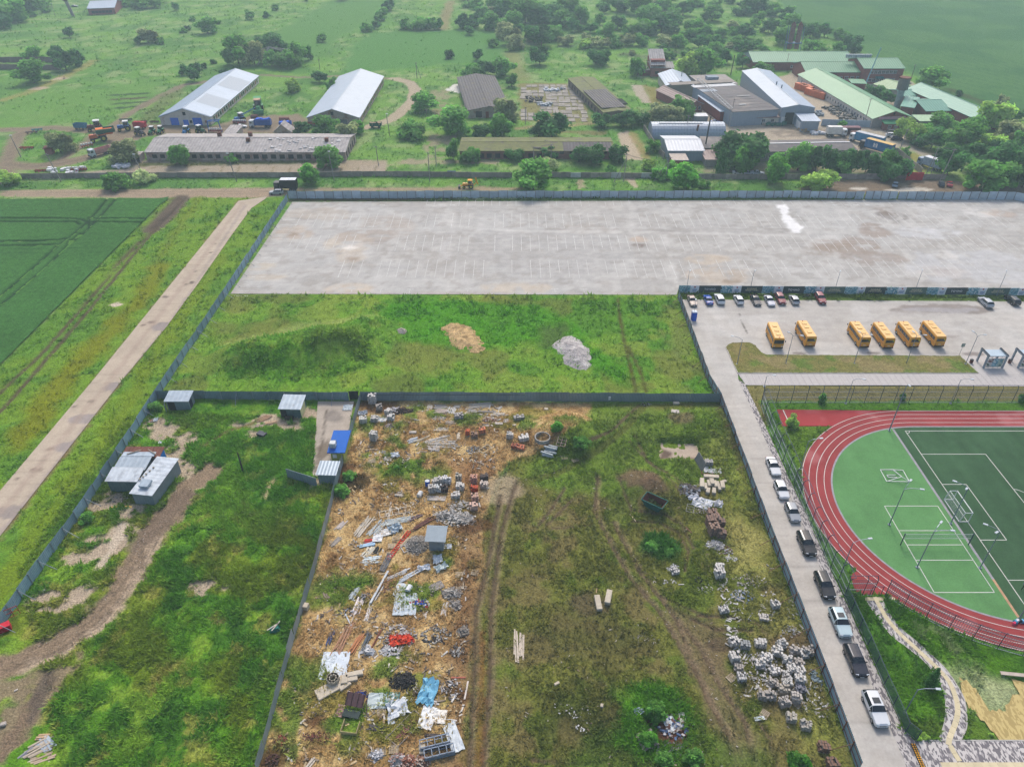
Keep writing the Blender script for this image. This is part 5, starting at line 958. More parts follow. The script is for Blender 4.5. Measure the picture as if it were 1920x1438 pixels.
t,W,D=hall('gatehouse','small grey pyramid roofed hut behind the derelict roof','hut',(514,247),(545,247),(541,240),1.6,4.2,'y',OLDW,RF_SLATE);t,W,D=hall('lean_roof','slanted grey slate lean roof behind the derelict shed','shelter',(420,252),(440,252),(447,238),2.2,2.6,'flat',OLDW,RF_SLATE);t,W,D=hall('brick_hut','tiny brick hut beside the brown bare bush','hut',(82,280),(96,279),(94,275),2.2,2.3,'flat',BRICK,RUST)
t,W,D=hall('white_gable_house','white gabled cottage wall hidden in the right hand trees','house',(1722,262),(1733,262),(1731,255),2.4,4.2,'y',sm((226,226,226)),RF_SLATE)
# slab yard pieces
sy=thing('slab_yard','yard of cracked concrete slabs with weeds in the joints','slab floor');SLB=mat('old_slab',S(150,142,134),var=.15,rndv=.22,dirt=(S(124,118,84),.4,.5,.8))
pa,pb,pc,pd_=at(975,159),at(1085,159),at(976,226),at(1104,230)
for i in range(10):
    for j in range(11):
        if rnd.random() < .12+(.45 if (i < 4 and 3 < j < 9) else 0): continue
        u=(i+.5)/10;v=(j+.5)/11;p=(pa.lerp(pb,u)).lerp(pc.lerp(pd_,u),v);w_=(pb-pa).length/10;d_=(pa-pc).length/11
        obj('slab',B().box((0,0,0),(w_*rnd.uniform(.84,.97),d_*rnd.uniform(.8,.95),.16)).mesh('slab',SLB),sy,(p.x+rnd.uniform(-.4,.4),p.y+rnd.uniform(-.5,.5),.12),rnd.uniform(-.07,.07))
# small sheds of the left yard
def crate_shed(name,label,FL,FR,BR,ze,zr,wall,roof,over=.25,door=None):
    t,W,D=hall(name,label,'shed',FL,FR,BR,ze,zr,'flat',wall,roof,over=over,thick=.06)
    return t,W,D
SHW=mat('shed_wall_sheet',S(132,150,158),rough=.5,metal=.2,var=.12,rndv=.08,stripe=(0,.5,.01,.12));SHW2=mat('shed_wall_teal',S(98,124,128),rough=.5,metal=.2,var=.15,rndv=.08,stripe=(0,.6,.01,.12))
t,W,D=crate_shed('metal_shed','small sheet metal shed with open doors by the corner of the left fence',(310,752),(352,752),(358,737),2.2,2.6,SHW,RF_CORR);opening(t,'f',W*.22,0,W*.3,1.9,W,D,VOID,name='doorway');obj('door_leaf',B().box((-.1,-.5,1),(.05,1.1,1.9),rz=.3).mesh('door_leaf',SHW),t);opening(t,'r',D*.35,.2,D*.4,1.6,W,D,sm((40,50,70)),name='panel')
t,W,D=crate_shed('metal_shed','pale roofed shed with cream side wall in the middle of the left yard',(524,766),(562,767),(571,746),2.2,2.7,SHW2,RF_CORR);opening(t,'f',W*.16,0,W*.28,1.9,W,D,VOID,name='doorway');obj('side_wall',B().box((W+.04,D*.4,1.0),(.06,D*.8,2.0)).mesh('side_wall',sm((214,212,160))),t);obj('bench',B().box((W*.45,-.7,.4),(1.6,.6,.8)).mesh('bench',sm((60,50,46))),t)
t,W,D=crate_shed('metal_shed','shed with part rusted roof and blue end wall, highest of the shed cluster',(229,857),(297,857),(300,841),2.5,2.7,SHW,RF_RUST);opening(t,'r',D*.5,.1,D*.9,2.2,W,D,sm((20,120,200)),name='blue_sheet');obj('roof_overlay',B().box((W*.45,D*.18,2.85),(W*.9,D*.5,.06)).mesh('roof_overlay',RF_CORR),t)
for x_,r_ in ((.3,.5),(.8,-.6)): obj('beam',B().box((W*x_,D*.35,3.0),(2.4,.14,.12),r_).mesh('beam',WOODG),t)
t,W,D=crate_shed('metal_shed','silver roofed shed in the middle of the shed cluster',(215,880),(270,880),(281,860),2.6,2.8,SHW,RF_CORR)
t,W,D=crate_shed('metal_shed','bright roofed shed with tall plain wall facing the yard corner',(200,901),(256,902),(268,882),2.7,3.1,SHW2,mat('bright_zinc',S(210,218,224),rough=.4,metal=.1,var=.08,rndv=0,stripe=(0,.9,.01,.04),dirt=(S(170,176,182),.8,.5,.7)))
t,W,D=crate_shed('metal_shed','longest bright shed wing with small roof hatch and open porch',(246,924),(284,928),(313,862),2.6,2.9,SHW,mat('bright_zinc2',S(204,213,221),rough=.4,metal=.1,var=.1,rndv=0,stripe=(1,.9,.01,.04),dirt=(S(165,172,180),.8,.5,.7)));obj('roof_hatch',B().box((W*.45,D*.22,3.2),(1.6,1.6,.4),rx=.1).mesh('roof_hatch',RF_CORR),t)
for x_,y_ in ((-.05,.42),(.0,.5),(.05,.6),(-.1,.35),(0.1,.7)): obj('stone',B().box((W*x_+.3,D*y_,3.0),(.3,.25,.14),x_*9).mesh('stone',WOODG),t)
t,W,D=crate_shed('metal_shed','grey shed at the foot of the concrete strip with a long wing wall',(595,889),(628,890),(631,869),2.3,2.6,SHW,mat('grey_zinc',S(170,184,196),rough=.45,metal=.15,var=.08,rndv=0,stripe=(0,.6,.02,.1)));obj('wing_wall',B().box((-3.0,.2,1.1),(6.2,.06,2.2),-.35).mesh('wing_wall',SHW),t)
t,W,D=hall('site_cabin','yellow green site cabin with bright blue roof on the concrete strip','cabin',(619,847),(643,847),(653,812),2.6,2.7,'flat',sm((176,184,92)),mat('blue_roof',S(34,104,196),var=.05,rndv=0));opening(t,'f',W*.3,1.2,.7,.8,W,D,WHT)
ib=thing('water_tank','caged white water tank standing on the blue cabin roof','tank',Vector((*at(625,838,2.8)[:2],2.95)));obj('tank',B().box((0,0,.5),(1.0,1.0,.95)).mesh('tank',sm((226,230,230))),ib)
g=B();[g.box((x_,y_,.52),(.05,.05,1.05)) for x_ in (-.55,0,.55) for y_ in (-.55,.55)];[g.box((0,s*.55,z_),(1.1,.04,.05)) for s in (-1,1) for z_ in (.2,.6,1.02)];obj('cage',g.mesh('cage',STEEL),ib)
t,W,D=crate_shed('metal_shed','lone grey metal booth beside the round gravel pile in the storage yard',(803,1011),(830,1012),(835,993),2.6,2.9,mat('booth_wall',S(136,146,152),var=.08,rndv=0),mat('booth_roof',S(160,172,180),var=.08,rndv=0),over=.5)
# toilet, bus stops, bins
t=thing('toilet_cabin','bright blue portable toilet at the left edge of the bus lot','toilet',at(1300,600));obj('body',B().box((0,0,1.1),(1.1,1.1,2.2)).mesh('body',sm((14,74,196),rndv=0)),t);obj('roof',B().box((0,0,2.3),(1.2,1.2,.18),taper=.8).mesh('roof',sm((226,230,236))),t);obj('door',B().box((0,-.57,1.05),(.8,.04,1.9)).mesh('door',sm((20,96,216))),t)
def shelter(px,py,label):
    o=at(px,py);t=thing('bus_shelter',label,'bus shelter',o);sg=mat('shelter_grey',S(150,164,178),rough=.4,metal=.2,var=.04,rndv=0);dk=mat('shelter_dark',S(24,32,50),var=0,rndv=0)
    Wd,Dp,Hh=4.0,2.6,3.0
    for x in (-Wd/2,Wd/2):
        for y in (0,Dp): obj('post',B().box((x,y,Hh/2),(.32,.34,Hh)).mesh('post',sg),t)
        obj('side_beam',B().box((x,Dp/2,Hh+.12),(.36,Dp+.5,.3)).mesh('side_beam',sg),t);obj('beam_cover',B().box((x,Dp/2,Hh+.31),(.3,Dp+.4,.06)).mesh('beam_cover',dk),t)
    obj('roof',B().box((0,Dp/2,Hh-.05),(Wd-.4,Dp-.1,.12)).mesh('roof',mat('shelter_roof',S(182,200,212),rough=.3,var=.03,rndv=0)),t)
    g=B();[g.box((x,.02,Hh/2),(.06,.06,Hh-.2)) for x in (-1,0,1)];[g.box((0,.02,z),(Wd-.4,.06,.06)) for z in (.35,2.35,2.75)];obj('back_frame',g.mesh('back_frame',sg),t)
    for i,(c,x) in enumerate((((128,92,96),-1.1),((52,62,70),0),((44,120,136),1.1))): obj('poster',B().box((x,0,1.35),(1.08,.04,1.9)).mesh('poster',PICS[(i*2+1) % 6]),t)
    obj('bench',B().box((0,.9,.45),(2.6,.4,.08)).mesh('bench',WOODB),t)
shelter(1861,690,'grey bus shelter with picture posters between the two brown bins');shelter(1926,690,'grey bus shelter cut by the picture edge')
for px,lab in ((1820,'brown litter bin left of the full bus shelter'),(1892,'brown litter bin between the two bus shelters')):
    t=thing('litter_bin',lab,'litter bin',at(px,681));obj('body',B().box((0,0,.45),(.5,.5,.8)).mesh('body',sm((110,52,44))),t);obj('lid',B().box((0,0,.9),(.56,.56,.1)).mesh('lid',sm((40,44,52))),t)
t=thing('bus_stop_sign','square timetable sign on a thin post at the lawn tip','sign',at(1797,669));obj('post',B().cyl((0,0,0),(0,0,2.6),.04,n=5).mesh('post',STEEL),t);obj('panel',B().box((0,0,3.0),(.75,.05,.9)).mesh('panel',sm((160,172,160))),t)
t=thing('park_bench','curved pale bench at the right edge of the lower lawn','bench',at(1905,1268));obj('seat',B().box((0,0,.45),(4.2,.5,.1),-.12).mesh('seat',sm((206,190,176))),t);[obj('leg',B().box((x,-x*.12,.2),(.12,.4,.4)).mesh('leg',STEEL),t) for x in (-1.6,1.6)]
t=thing('speed_bump','yellow and black rubber speed bump strip by the green mesh fence','speed bump')
a=at(1711,1394);b=at(1736,1452)
for i in range(14):
    p=a.lerp(b,(i+.5)/14);obj('segment',B().box((0,0,0),(.62,(b-a).length/14-.06,.08),taper=.8).mesh('segment',sm((44,42,40))),t,(p.x,p.y,.10),math.atan2((b-a).y,(b-a).x)+R(90));obj('reflector',B().box((-.14,0,0),(.14,.18,.03)).box((.14,0,0),(.14,.18,.03)).mesh('reflector',sm((236,170,30))),t,(p.x,p.y,.155),math.atan2((b-a).y,(b-a).x)+R(90))
# goals, net
GW=mat('goal_white',S(236,236,236),var=0,rndv=0,rough=.4);NET=mat('goal_net',S(220,224,220),var=0,rndv=0,alpha=((.16,.16,None),.12))
t=thing('football_goal','white football goal on the dark turf goal line','goal');g=B();xg,xb,y0,y1,hh=74.5,73.0,83.7,88.8,2.1;zz=.09
for y in (y0,y1): g.tube([Vector((xb,y,zz)),Vector((xg,y,zz)),Vector((xg,y,hh)),Vector((xb+.3,y,hh)),Vector((xb,y,zz))],.07,5)
g.tube([Vector((xg,y0,hh)),Vector((xg,y1,hh))],.08,5);g.tube([Vector((xb,y0,zz)),Vector((xb,y1,zz))],.07,5);g.tube([Vector((xb+.3,y0,hh)),Vector((xb+.3,y1,hh))],.05,5);obj('frame',g.mesh('frame',GW),t)
me=B().add([(xb,y0,zz),(xb,y1,zz),(xb+.3,y1,hh),(xb+.3,y0,hh)],[(0,1,2,3)]).mesh('net',NET);q_=me.attributes.new('uvw','FLOAT_VECTOR','POINT');q_.data.foreach_set('vector',[0,0,0,5,0,0,5,2,0,0,2,0]);obj('net',me,t)
t=thing('mini_goal','white mini goal frame lying on the green infield','goal',(*at(1676,894)[:2],.07));g=B()
Pm=[Vector((*(at(x/3.994+1440,y/3.994+710)-at(1676,894))[:2],0)) for x,y in ((840,683),(1010,688),(1057,773),(887,770))]
for a_,b_ in zip(Pm,Pm[1:]+Pm[:1]): g.cyl(a_,b_,.07,n=4)
for a_,c_ in ((Pm[0],Vector((-.3,.6,1.1))),(Pm[1],Vector((-.3,.6,1.1))),(Pm[2],Vector((.5,-1.2,1.1))),(Pm[3],Vector((.5,-1.2,1.1)))): g.cyl(a_,c_,.06,n=4)
g.cyl((-.3,.6,1.1),(.5,-1.2,1.1),.07,n=4);obj('frame',g.mesh('frame',GW),t);obj('inner_frame',B().box((-.5,-.4,.2),(1.6,.1,.1)).box((-.5,.2,.2),(1.6,.1,.1)).box((-1.2,-.1,.2),(.1,.7,.1)).mesh('inner_frame',GW),t)
t=thing('volleyball_net','volleyball net on two dark posts across the green court','net');
for x in (61.3,72.0): obj('post',B().cyl((x,78.8,.06),(x,78.8,2.6),.09,n=6).mesh('post',DKMET),t)
for z in (1.5,2.45): obj('tape',B().box((66.65,78.8,z),(10.6,.02,.08)).mesh('tape',GW),t)
me=B().add([(61.4,78.8,1.5),(71.9,78.8,1.5),(71.9,78.8,2.45),(61.4,78.8,2.45)],[(0,1,2,3)]).mesh('mesh',NET);q_=me.attributes.new('uvw','FLOAT_VECTOR','POINT');q_.data.foreach_set('vector',[0,0,0,10,0,0,10,1,0,0,1,0]);obj('mesh',me,t)
# ================= TREES =================
LCOL=[tuple(2.7*v for v in S(*c)) for c in ((54,94,44),(78,120,50),(120,148,66),(112,120,80),(74,122,42),(150,164,110))]
LWORD=['dark green','mid green','light green','greyish olive','fresh bright green','pale whitish green']
LM=[mat('leaves_'+str(i),(0,0,0),attr=True,rough=.75,var=.22,scale=.45,rndv=.2,spec=.15) for i in range(1)][0]
BARK=mat('bark',S(96,84,72),var=.2,rndv=.1)
for m_ in (LEAFM,LM):
    n_=m_.node_tree;pb=[x for x in n_.nodes if x.type == 'BSDF_PRINCIPLED'][0];ot=[x for x in n_.nodes if x.type == 'OUTPUT_MATERIAL'][0]
    tr=n_.nodes.new('ShaderNodeBsdfTranslucent');mx=n_.nodes.new('ShaderNodeMixShader');mx.inputs[0].default_value=.45
    cl=pb.inputs['Base Color'].links[0].from_socket;n_.links.new(cl,tr.inputs[0]);n_.links.new(pb.outputs[0],mx.inputs[1]);n_.links.new(tr.outputs[0],mx.inputs[2]);n_.links.new(mx.outputs[0],ot.inputs[0])
def crown_mesh(kind,n,seedv,conical=False,leaf=.10):
    r=np.random.default_rng(seedv);k=14 if not conical else 7
    if conical: cc=np.stack([r.normal(0,.05,k),r.normal(0,.05,k),np.linspace(.12,.92,k)],1);rr=np.linspace(.42,.10,k)
    else:
        th=r.uniform(0,6.28,k);q_=r.uniform(.08,.36,k);cc=np.stack([np.cos(th)*q_,np.sin(th)*q_,r.uniform(.18,.74,k)],1);rr=r.uniform(.10,.24,k);cc[:,2] -= np.clip(q_-.2,0,1)*.5;cc[0]=(0,0,.38);rr[0]=.30
    i=r.integers(0,k,n);d=r.normal(0,1,(n,3));d /= np.linalg.norm(d,axis=1)[:,None];rad=rr[i]*r.uniform(.72,1.08,n)
    P=cc[i]+d*rad[:,None]*np.array([1,1,.95]);P[:,2]=np.maximum(P[:,2],.03)
    nrm=d*.8+r.normal(0,.55,(n,3))+np.array([0,0,.25]);nrm /= np.linalg.norm(nrm,axis=1)[:,None]
    a=np.cross(nrm,r.normal(0,1,(n,3)));a /= np.linalg.norm(a,axis=1)[:,None];b=np.cross(nrm,a);s=leaf*r.uniform(.5,1.2,n)[:,None]
    V=np.stack([P-a*s*.5,P+b*s*.55,P+a*s*.5,P-b*s*.55],1).reshape(-1,3);F=np.arange(len(V)).reshape(-1,4)
    tone=(.62+.76*r.random(k))[i]*(.8+.4*r.random(n));C=np.array(LCOL[kind])*tone[:,None]*np.array([1,1,1]);C=np.repeat(C,4,0)
    # inner body so the crown is not hollow
    bm=bmesh.new()
    for j in range(k): bmesh.ops.create_icosphere(bm,subdivisions=1,radius=rr[j]*.72,matrix=Matrix.Translation(cc[j]))
    iv=np.array([v.co[:] for v in bm.verts]);iv += r.normal(0,.02,iv.shape);fi=[[v.index for v in f.verts] for f in bm.faces];bm.free()
    fi=np.array([[f[0],f[1],f[2],f[2]] for f in fi]) if False else np.array(fi)
    # triangles turned into degenerate-free quads is not needed: make every face a triangle
    T=np.concatenate([np.stack([F[:,0],F[:,1],F[:,2]],1),np.stack([F[:,0],F[:,2],F[:,3]],1),fi+len(V)]);VV=np.concatenate([V,iv]);CC=np.concatenate([C,np.tile(np.array(LCOL[kind])*.8,(len(iv),1))])
    return np_mesh('crown',VV,T,[LM],CC)
CR={(k,v,b): crown_mesh(k,620 if not b else 1700,k*10+v+b*5,leaf=.13 if not b else .085) for k in range(6) for v in range(2) for b in range(2)}
CRC=crown_mesh(0,1200,77,True,.08)
g=B();g.cyl((0,0,0),(0,0,.5),.03,.018,5)
for a_ in range(4): g.cyl((0,0,.22+.06*a_),(math.cos(a_*1.7)*.2,math.sin(a_*1.7)*.2,.5+.05*a_),.014,.006,4)
TRK=g.mesh('trunk',BARK)
LMK=[((347,180),'the blue doored barn'),((655,180),'the white roofed barn'),((460,290),'the derelict shed'),((917,180),'the dark mossy barn'),((1040,190),'the slab yard'),((1150,180),'the ruined barn'),((1010,285),'the mossy brick row'),((1235,130),'the red brick house'),((1290,245),'the quonset hangar'),((1400,190),'the dark factory roof'),((1490,220),'the production hall'),((1500,110),'the far green roof'),((1640,190),'the green hall'),((1800,200),'the teal roofs'),((1500,275),'the low warehouse'),((1713,335),'the red gate'),((1660,120),'the brick house row'),((1484,60),'the silo tower'),((500,105),'the bare rafters'),((60,125),'the roofless ruin'),((190,10),'the far farmhouse'),((180,250),'the farm machines'),((530,345),'the black box truck'),((877,348),'the yellow backhoe'),((50,330),'the dirt road fork'),((1640,265),'the blue lorries'),((835,30),'the bare strip'),((1600,90),'the far crop edge'),((1360,30),'the upper scrub'),((1100,40),'the middle scrub')]
seen={}
def tree(px,py,w_,h_,kind,conical=False,label=None,name=None,group=None):
    p=G(px,py);den=sp_+((py-719)/FPX)*cp_;mpp=HCAM/den/FPX;W=w_*mpp*.92;dep=math.atan2(HCAM,p.y);H=max((h_*mpp-W*.5*math.sin(dep)*.7)/math.cos(dep),W*.72)
    big=w_ > 33 or py > 700
    small=H < 4.6
    if label is None:
        d=min(LMK,key=lambda l: (l[0][0]-px)**2+((l[0][1]-py)*1.8)**2);dx=px-d[0][0];dy=py-d[0][1]
        rel='before' if dy > abs(dx)*.4 else ('behind' if dy < -abs(dx)*.4 else ('to the right of' if dx > 0 else 'to the left of'))
        sz='broad' if W > 11 else ('tall' if H > W*1.15 else ('small' if W < 5 else 'rounded'))
        base=f"{sz} {LWORD[kind]} {'bush' if small else 'tree'} {rel} {d[1]}"
        label=base
    t=thing(name or ('bush' if small else 'tree'),label,'bush' if small else 'tree',p,rnd.uniform(0,6.28),group);seen.setdefault(label,[]).append((px,py,t))
    me=CRC if conical else CR[(kind,rnd.randint(0,1),1 if big else 0)]
    lift=-.04*H if small else H*.03
    obj('crown',me,t,(0,0,lift),scale=(W*1.25,W*1.25*rnd.uniform(.85,1.1),(H-lift)*1.12));obj('trunk',TRK,t,scale=(W*.9,W*.9,H))
    return t
TT="""22,345,40,28,2;220,352,52,42,1;272,343,38,28,5;242,305,56,46,3;342,310,46,40,4;115,287,50,44,3;435,304,26,18,1;587,344,44,40,4;617,312,58,34,1;567,252,32,26,0;612,252,52,28,1;652,264,46,40,3;673,250,34,26,4;797,209,50,34,1;775,257,54,40,1;847,252,74,42,1;945,230,48,50,3;935,258,62,32,4;902,258,40,22,0;1035,258,72,32,0;1010,258,40,20,0;1128,238,38,26,0;1168,238,46,30,0;1200,234,40,18,0;850,300,26,42,1;882,304,38,36,1;967,300,36,16,0;1030,297,34,22,0;1110,305,54,42,0;1155,305,36,38,0;1085,304,30,28,0;1000,356,82,58,1;1030,322,40,26,5;1145,326,22,20,1;1218,318,30,24,2
885,146,36,32,1;910,142,40,28,0;943,142,46,34,1;960,163,22,26,1;842,110,24,17,0;893,114,26,22,0;1012,122,40,36,0;1125,122,44,34,0;1097,92,28,20,2;688,60,26,16,1;705,55,18,15,0;718,32,26,14,1;730,20,28,16,0;712,40,22,14,1;760,55,32,22,1;790,56,40,26,1;818,56,28,24,1;868,54,32,28,0;890,52,30,26,0;918,56,36,30,1;960,58,40,34,1;943,72,40,34,3;965,94,38,32,3;955,84,44,36,3;1000,80,36,32,0;1015,87,50,40,0;1035,76,44,34,1;985,44,64,40,1;1020,44,56,34,0;1055,52,44,30,1;1078,60,28,26,0;905,32,36,24,1;895,18,26,20,1;940,22,60,30,1;980,16,50,28,0;1060,36,60,34,1;1090,44,34,30,1;1125,47,20,22,1;1158,56,32,26,0;1131,26,22,18,0;1138,77,36,32,1;1136,90,20,18,3;1155,90,24,22,1;1175,86,30,24,3;1200,86,30,24,1;1165,22,40,24,0;1195,28,50,28,1;1215,47,52,32,1;1240,62,60,26,0;1205,66,50,22,1;1245,87,32,24,3;1270,88,34,30,1;1260,40,40,30,1;1245,20,40,26,1;1280,30,40,26,0;870,2,30,14,0;640,2,24,12,1
1195,142,34,42,1;1240,112,34,24,1;1300,60,44,30,1;1335,40,40,24,1;1310,90,30,26,0;1330,90,26,24,1;1346,90,24,24,0;1291,76,30,24,1;1320,68,30,22,1;1293,144,54,48,2;1322,142,56,50,1;1355,120,28,28,0;1340,108,40,26,1;1392,128,28,28,0;1430,140,40,26,1;1397,72,36,28,0;1375,66,24,16,1;1415,50,22,14,1;1440,62,34,30,0;1468,84,46,32,1;1420,86,18,14,1;1478,58,42,30,1;1490,46,26,16,0;1518,72,36,32,0;1545,70,26,26,0;1525,99,42,28,1;1570,102,24,24,1;1590,99,36,38,0;1572,74,30,20,1;1608,100,18,16,1;1420,26,52,30,0;1450,30,30,24,1;1405,14,30,18,1;1465,40,22,12,0;1300,12,34,18,1;1340,16,30,16,1;1380,30,24,14,1
1745,168,58,40,1;1796,180,14,12,0;1640,187,28,24,0;1660,194,32,28,0;1632,178,24,20,0;1650,180,26,22,0;1705,264,50,46,2;1700,244,30,26,2;1762,250,54,40,1;1735,256,40,30,1;1850,243,64,62,2;1800,282,66,56,1;1745,280,48,42,0;1722,276,30,26,0;1897,228,36,30,0;1875,205,22,28,3;1882,264,54,46,3;1820,256,40,40,1;1850,284,56,36,2;1835,320,74,58,0;1868,300,50,44,0;1900,332,66,76,0;1915,280,40,44,1;1775,328,46,50,0;1790,300,40,36,0;1838,354,76,58,1;1880,348,56,46,1;1916,352,44,56,0;1762,300,30,24,0;1905,250,40,30,2;1826,222,36,30,1
1383,310,94,74,0;1360,300,50,50,0;1410,300,50,50,1;1393,327,46,52,4;1405,318,40,36,4;1448,344,54,54,4;1455,318,50,36,4;1495,320,52,54,1;1515,316,40,50,1;1528,322,42,54,0;1560,326,44,52,0;1595,327,38,50,0;1577,330,36,30,1;1622,324,38,46,0;1655,326,38,46,1;1640,332,30,40,0;1682,334,44,46,0;1664,338,40,42,0;1532,354,62,40,2;1285,352,64,52,4;1262,328,36,32,1;1240,334,40,30,1;1277,219,48,48,1;1260,228,40,34,3;1232,230,56,40,3;1222,286,26,26,4;1290,292,34,24,2;1577,239,20,16,4;1697,292,18,20,1;1320,352,24,16,1
10,44,76,44,1;45,30,60,36,0;25,16,70,30,1;70,16,50,24,1;8,54,34,28,0;58,32,22,16,1;85,24,20,12,1;66,114,36,24,1;112,113,30,28,0;125,133,44,38,0;147,124,30,32,0;65,156,60,34,1;131,71,22,20,0;258,83,20,14,0;278,81,40,20,3;303,83,18,14,1;345,62,16,8,1;352,58,14,8,0;390,63,42,20,1;347,141,20,20,0;365,152,28,28,0;368,136,26,18,0;384,130,14,12,0;400,120,14,8,1;448,122,54,54,1;440,96,40,30,3;478,122,50,48,3;490,104,30,26,0;515,96,52,34,0;535,126,54,40,1;560,118,34,36,1;578,113,20,26,0;510,124,30,30,1;605,79,22,16,1;600,154,32,24,0;625,171,32,28,1;550,173,32,30,2;414,140,12,10,0;424,138,12,10,0;500,34,16,12,0;518,20,16,12,1;471,37,22,14,1;466,30,16,10,1;276,15,48,24,1;300,6,40,18,0;245,12,34,18,1;332,20,18,16,0;362,40,14,10,1;411,46,12,8,1;575,3,12,8,0"""
for row_ in TT.split('\n'):
    for e in row_.split(';'):
        x,y,w_,h_,k_=[int(v) for v in e.split(',')];tree(x,y,w_,h_,k_)
for i in range(110):
    x_=rnd.uniform(870,1600);y_=rnd.uniform(4,118);
    if x_ > 1450+y_*1.05 or (x_ < 1150 and y_ > 98): continue
    w0=rnd.uniform(12,30);tree(x_,y_,w0,w0*rnd.uniform(.5,.75),rnd.choice((0,1,1,3,1)))
tree(1351,327,28,44,0,True,'narrow conical evergreen before the low store, left of the big dark tree')
for x,y,w_,h_,k_,l in ((1542,756,19,20,4,'young planted tree behind the far sports fence, nearest the track corner'),(1690,750,13,15,4,'thin young tree beside the floodlight pole behind the far fence'),(1912,754,15,18,4,'young tree behind the far fence at the picture edge'),(1484,800,24,26,2,'yellow green young tree on the red run-off by the start line'),
    (1721,1384,13,8,2,'left yellow shrub at the foot of the lower lawn'),(1734,1382,14,8,2,'right yellow shrub at the foot of the lower lawn'),(1857,1378,9,6,2,'yellow shrub right of the winding path'),(1491,1440,52,36,4,'bright bush at the bottom edge beside the sheet fence'),(1226,1340,38,34,1,'tallest bright bush above the rubbish heap'),(1212,1390,40,24,4,'bright bush around the blue white rubbish'),(1300,1428,38,22,1,'dark bush at the bottom edge right of the rubbish'),(1245,1432,36,18,1,'low bush below the grey cloth'),
    (1255,1038,20,10,1,'right hand bush in the ring of weeds near the skip'),(1222,1026,24,9,1,'left hand bush in the ring of weeds near the skip'),(1090,832,28,12,1,'dark bush on the slope of the tan yard mound'),(1046,808,26,10,4,'bush crowning the tan yard mound'),(165,978,28,20,1,'bush between the left fence and the shed cluster'),(640,925,30,26,1,'bush growing through the fence near the cabin'),(655,895,24,18,1,'bush beside the hollow by the cabin'),(292,770,26,20,1,'bush at the left fence corner by the small shed'),(745,878,12,8,4,'tiny bush in the tan yard'),(620,560,0,0,0,None)):
    if l: tree(x,y,w_,h_,k_,label=l)
tree(1741,1288,24,34,0,True,'small conifer beside the winding path')
ORDN=['leftmost','second','third','fourth','fifth','sixth','seventh','eighth','ninth','tenth','eleventh','twelfth','thirteenth','fourteenth','fifteenth','sixteenth','seventeenth','eighteenth','nineteenth','twentieth']
for lab_,ts in seen.items():
    if len(ts) > 1:
        for i_,(_,_,t_) in enumerate(sorted(ts,key=lambda e: (e[0],e[1]))): t_['label']=lab_+(', '+('leftmost of these' if i_ == 0 else ('rightmost of these' if i_ == len(ts)-1 else ORDN[i_]+' from left')) if i_ < 20 else ', far right among these')
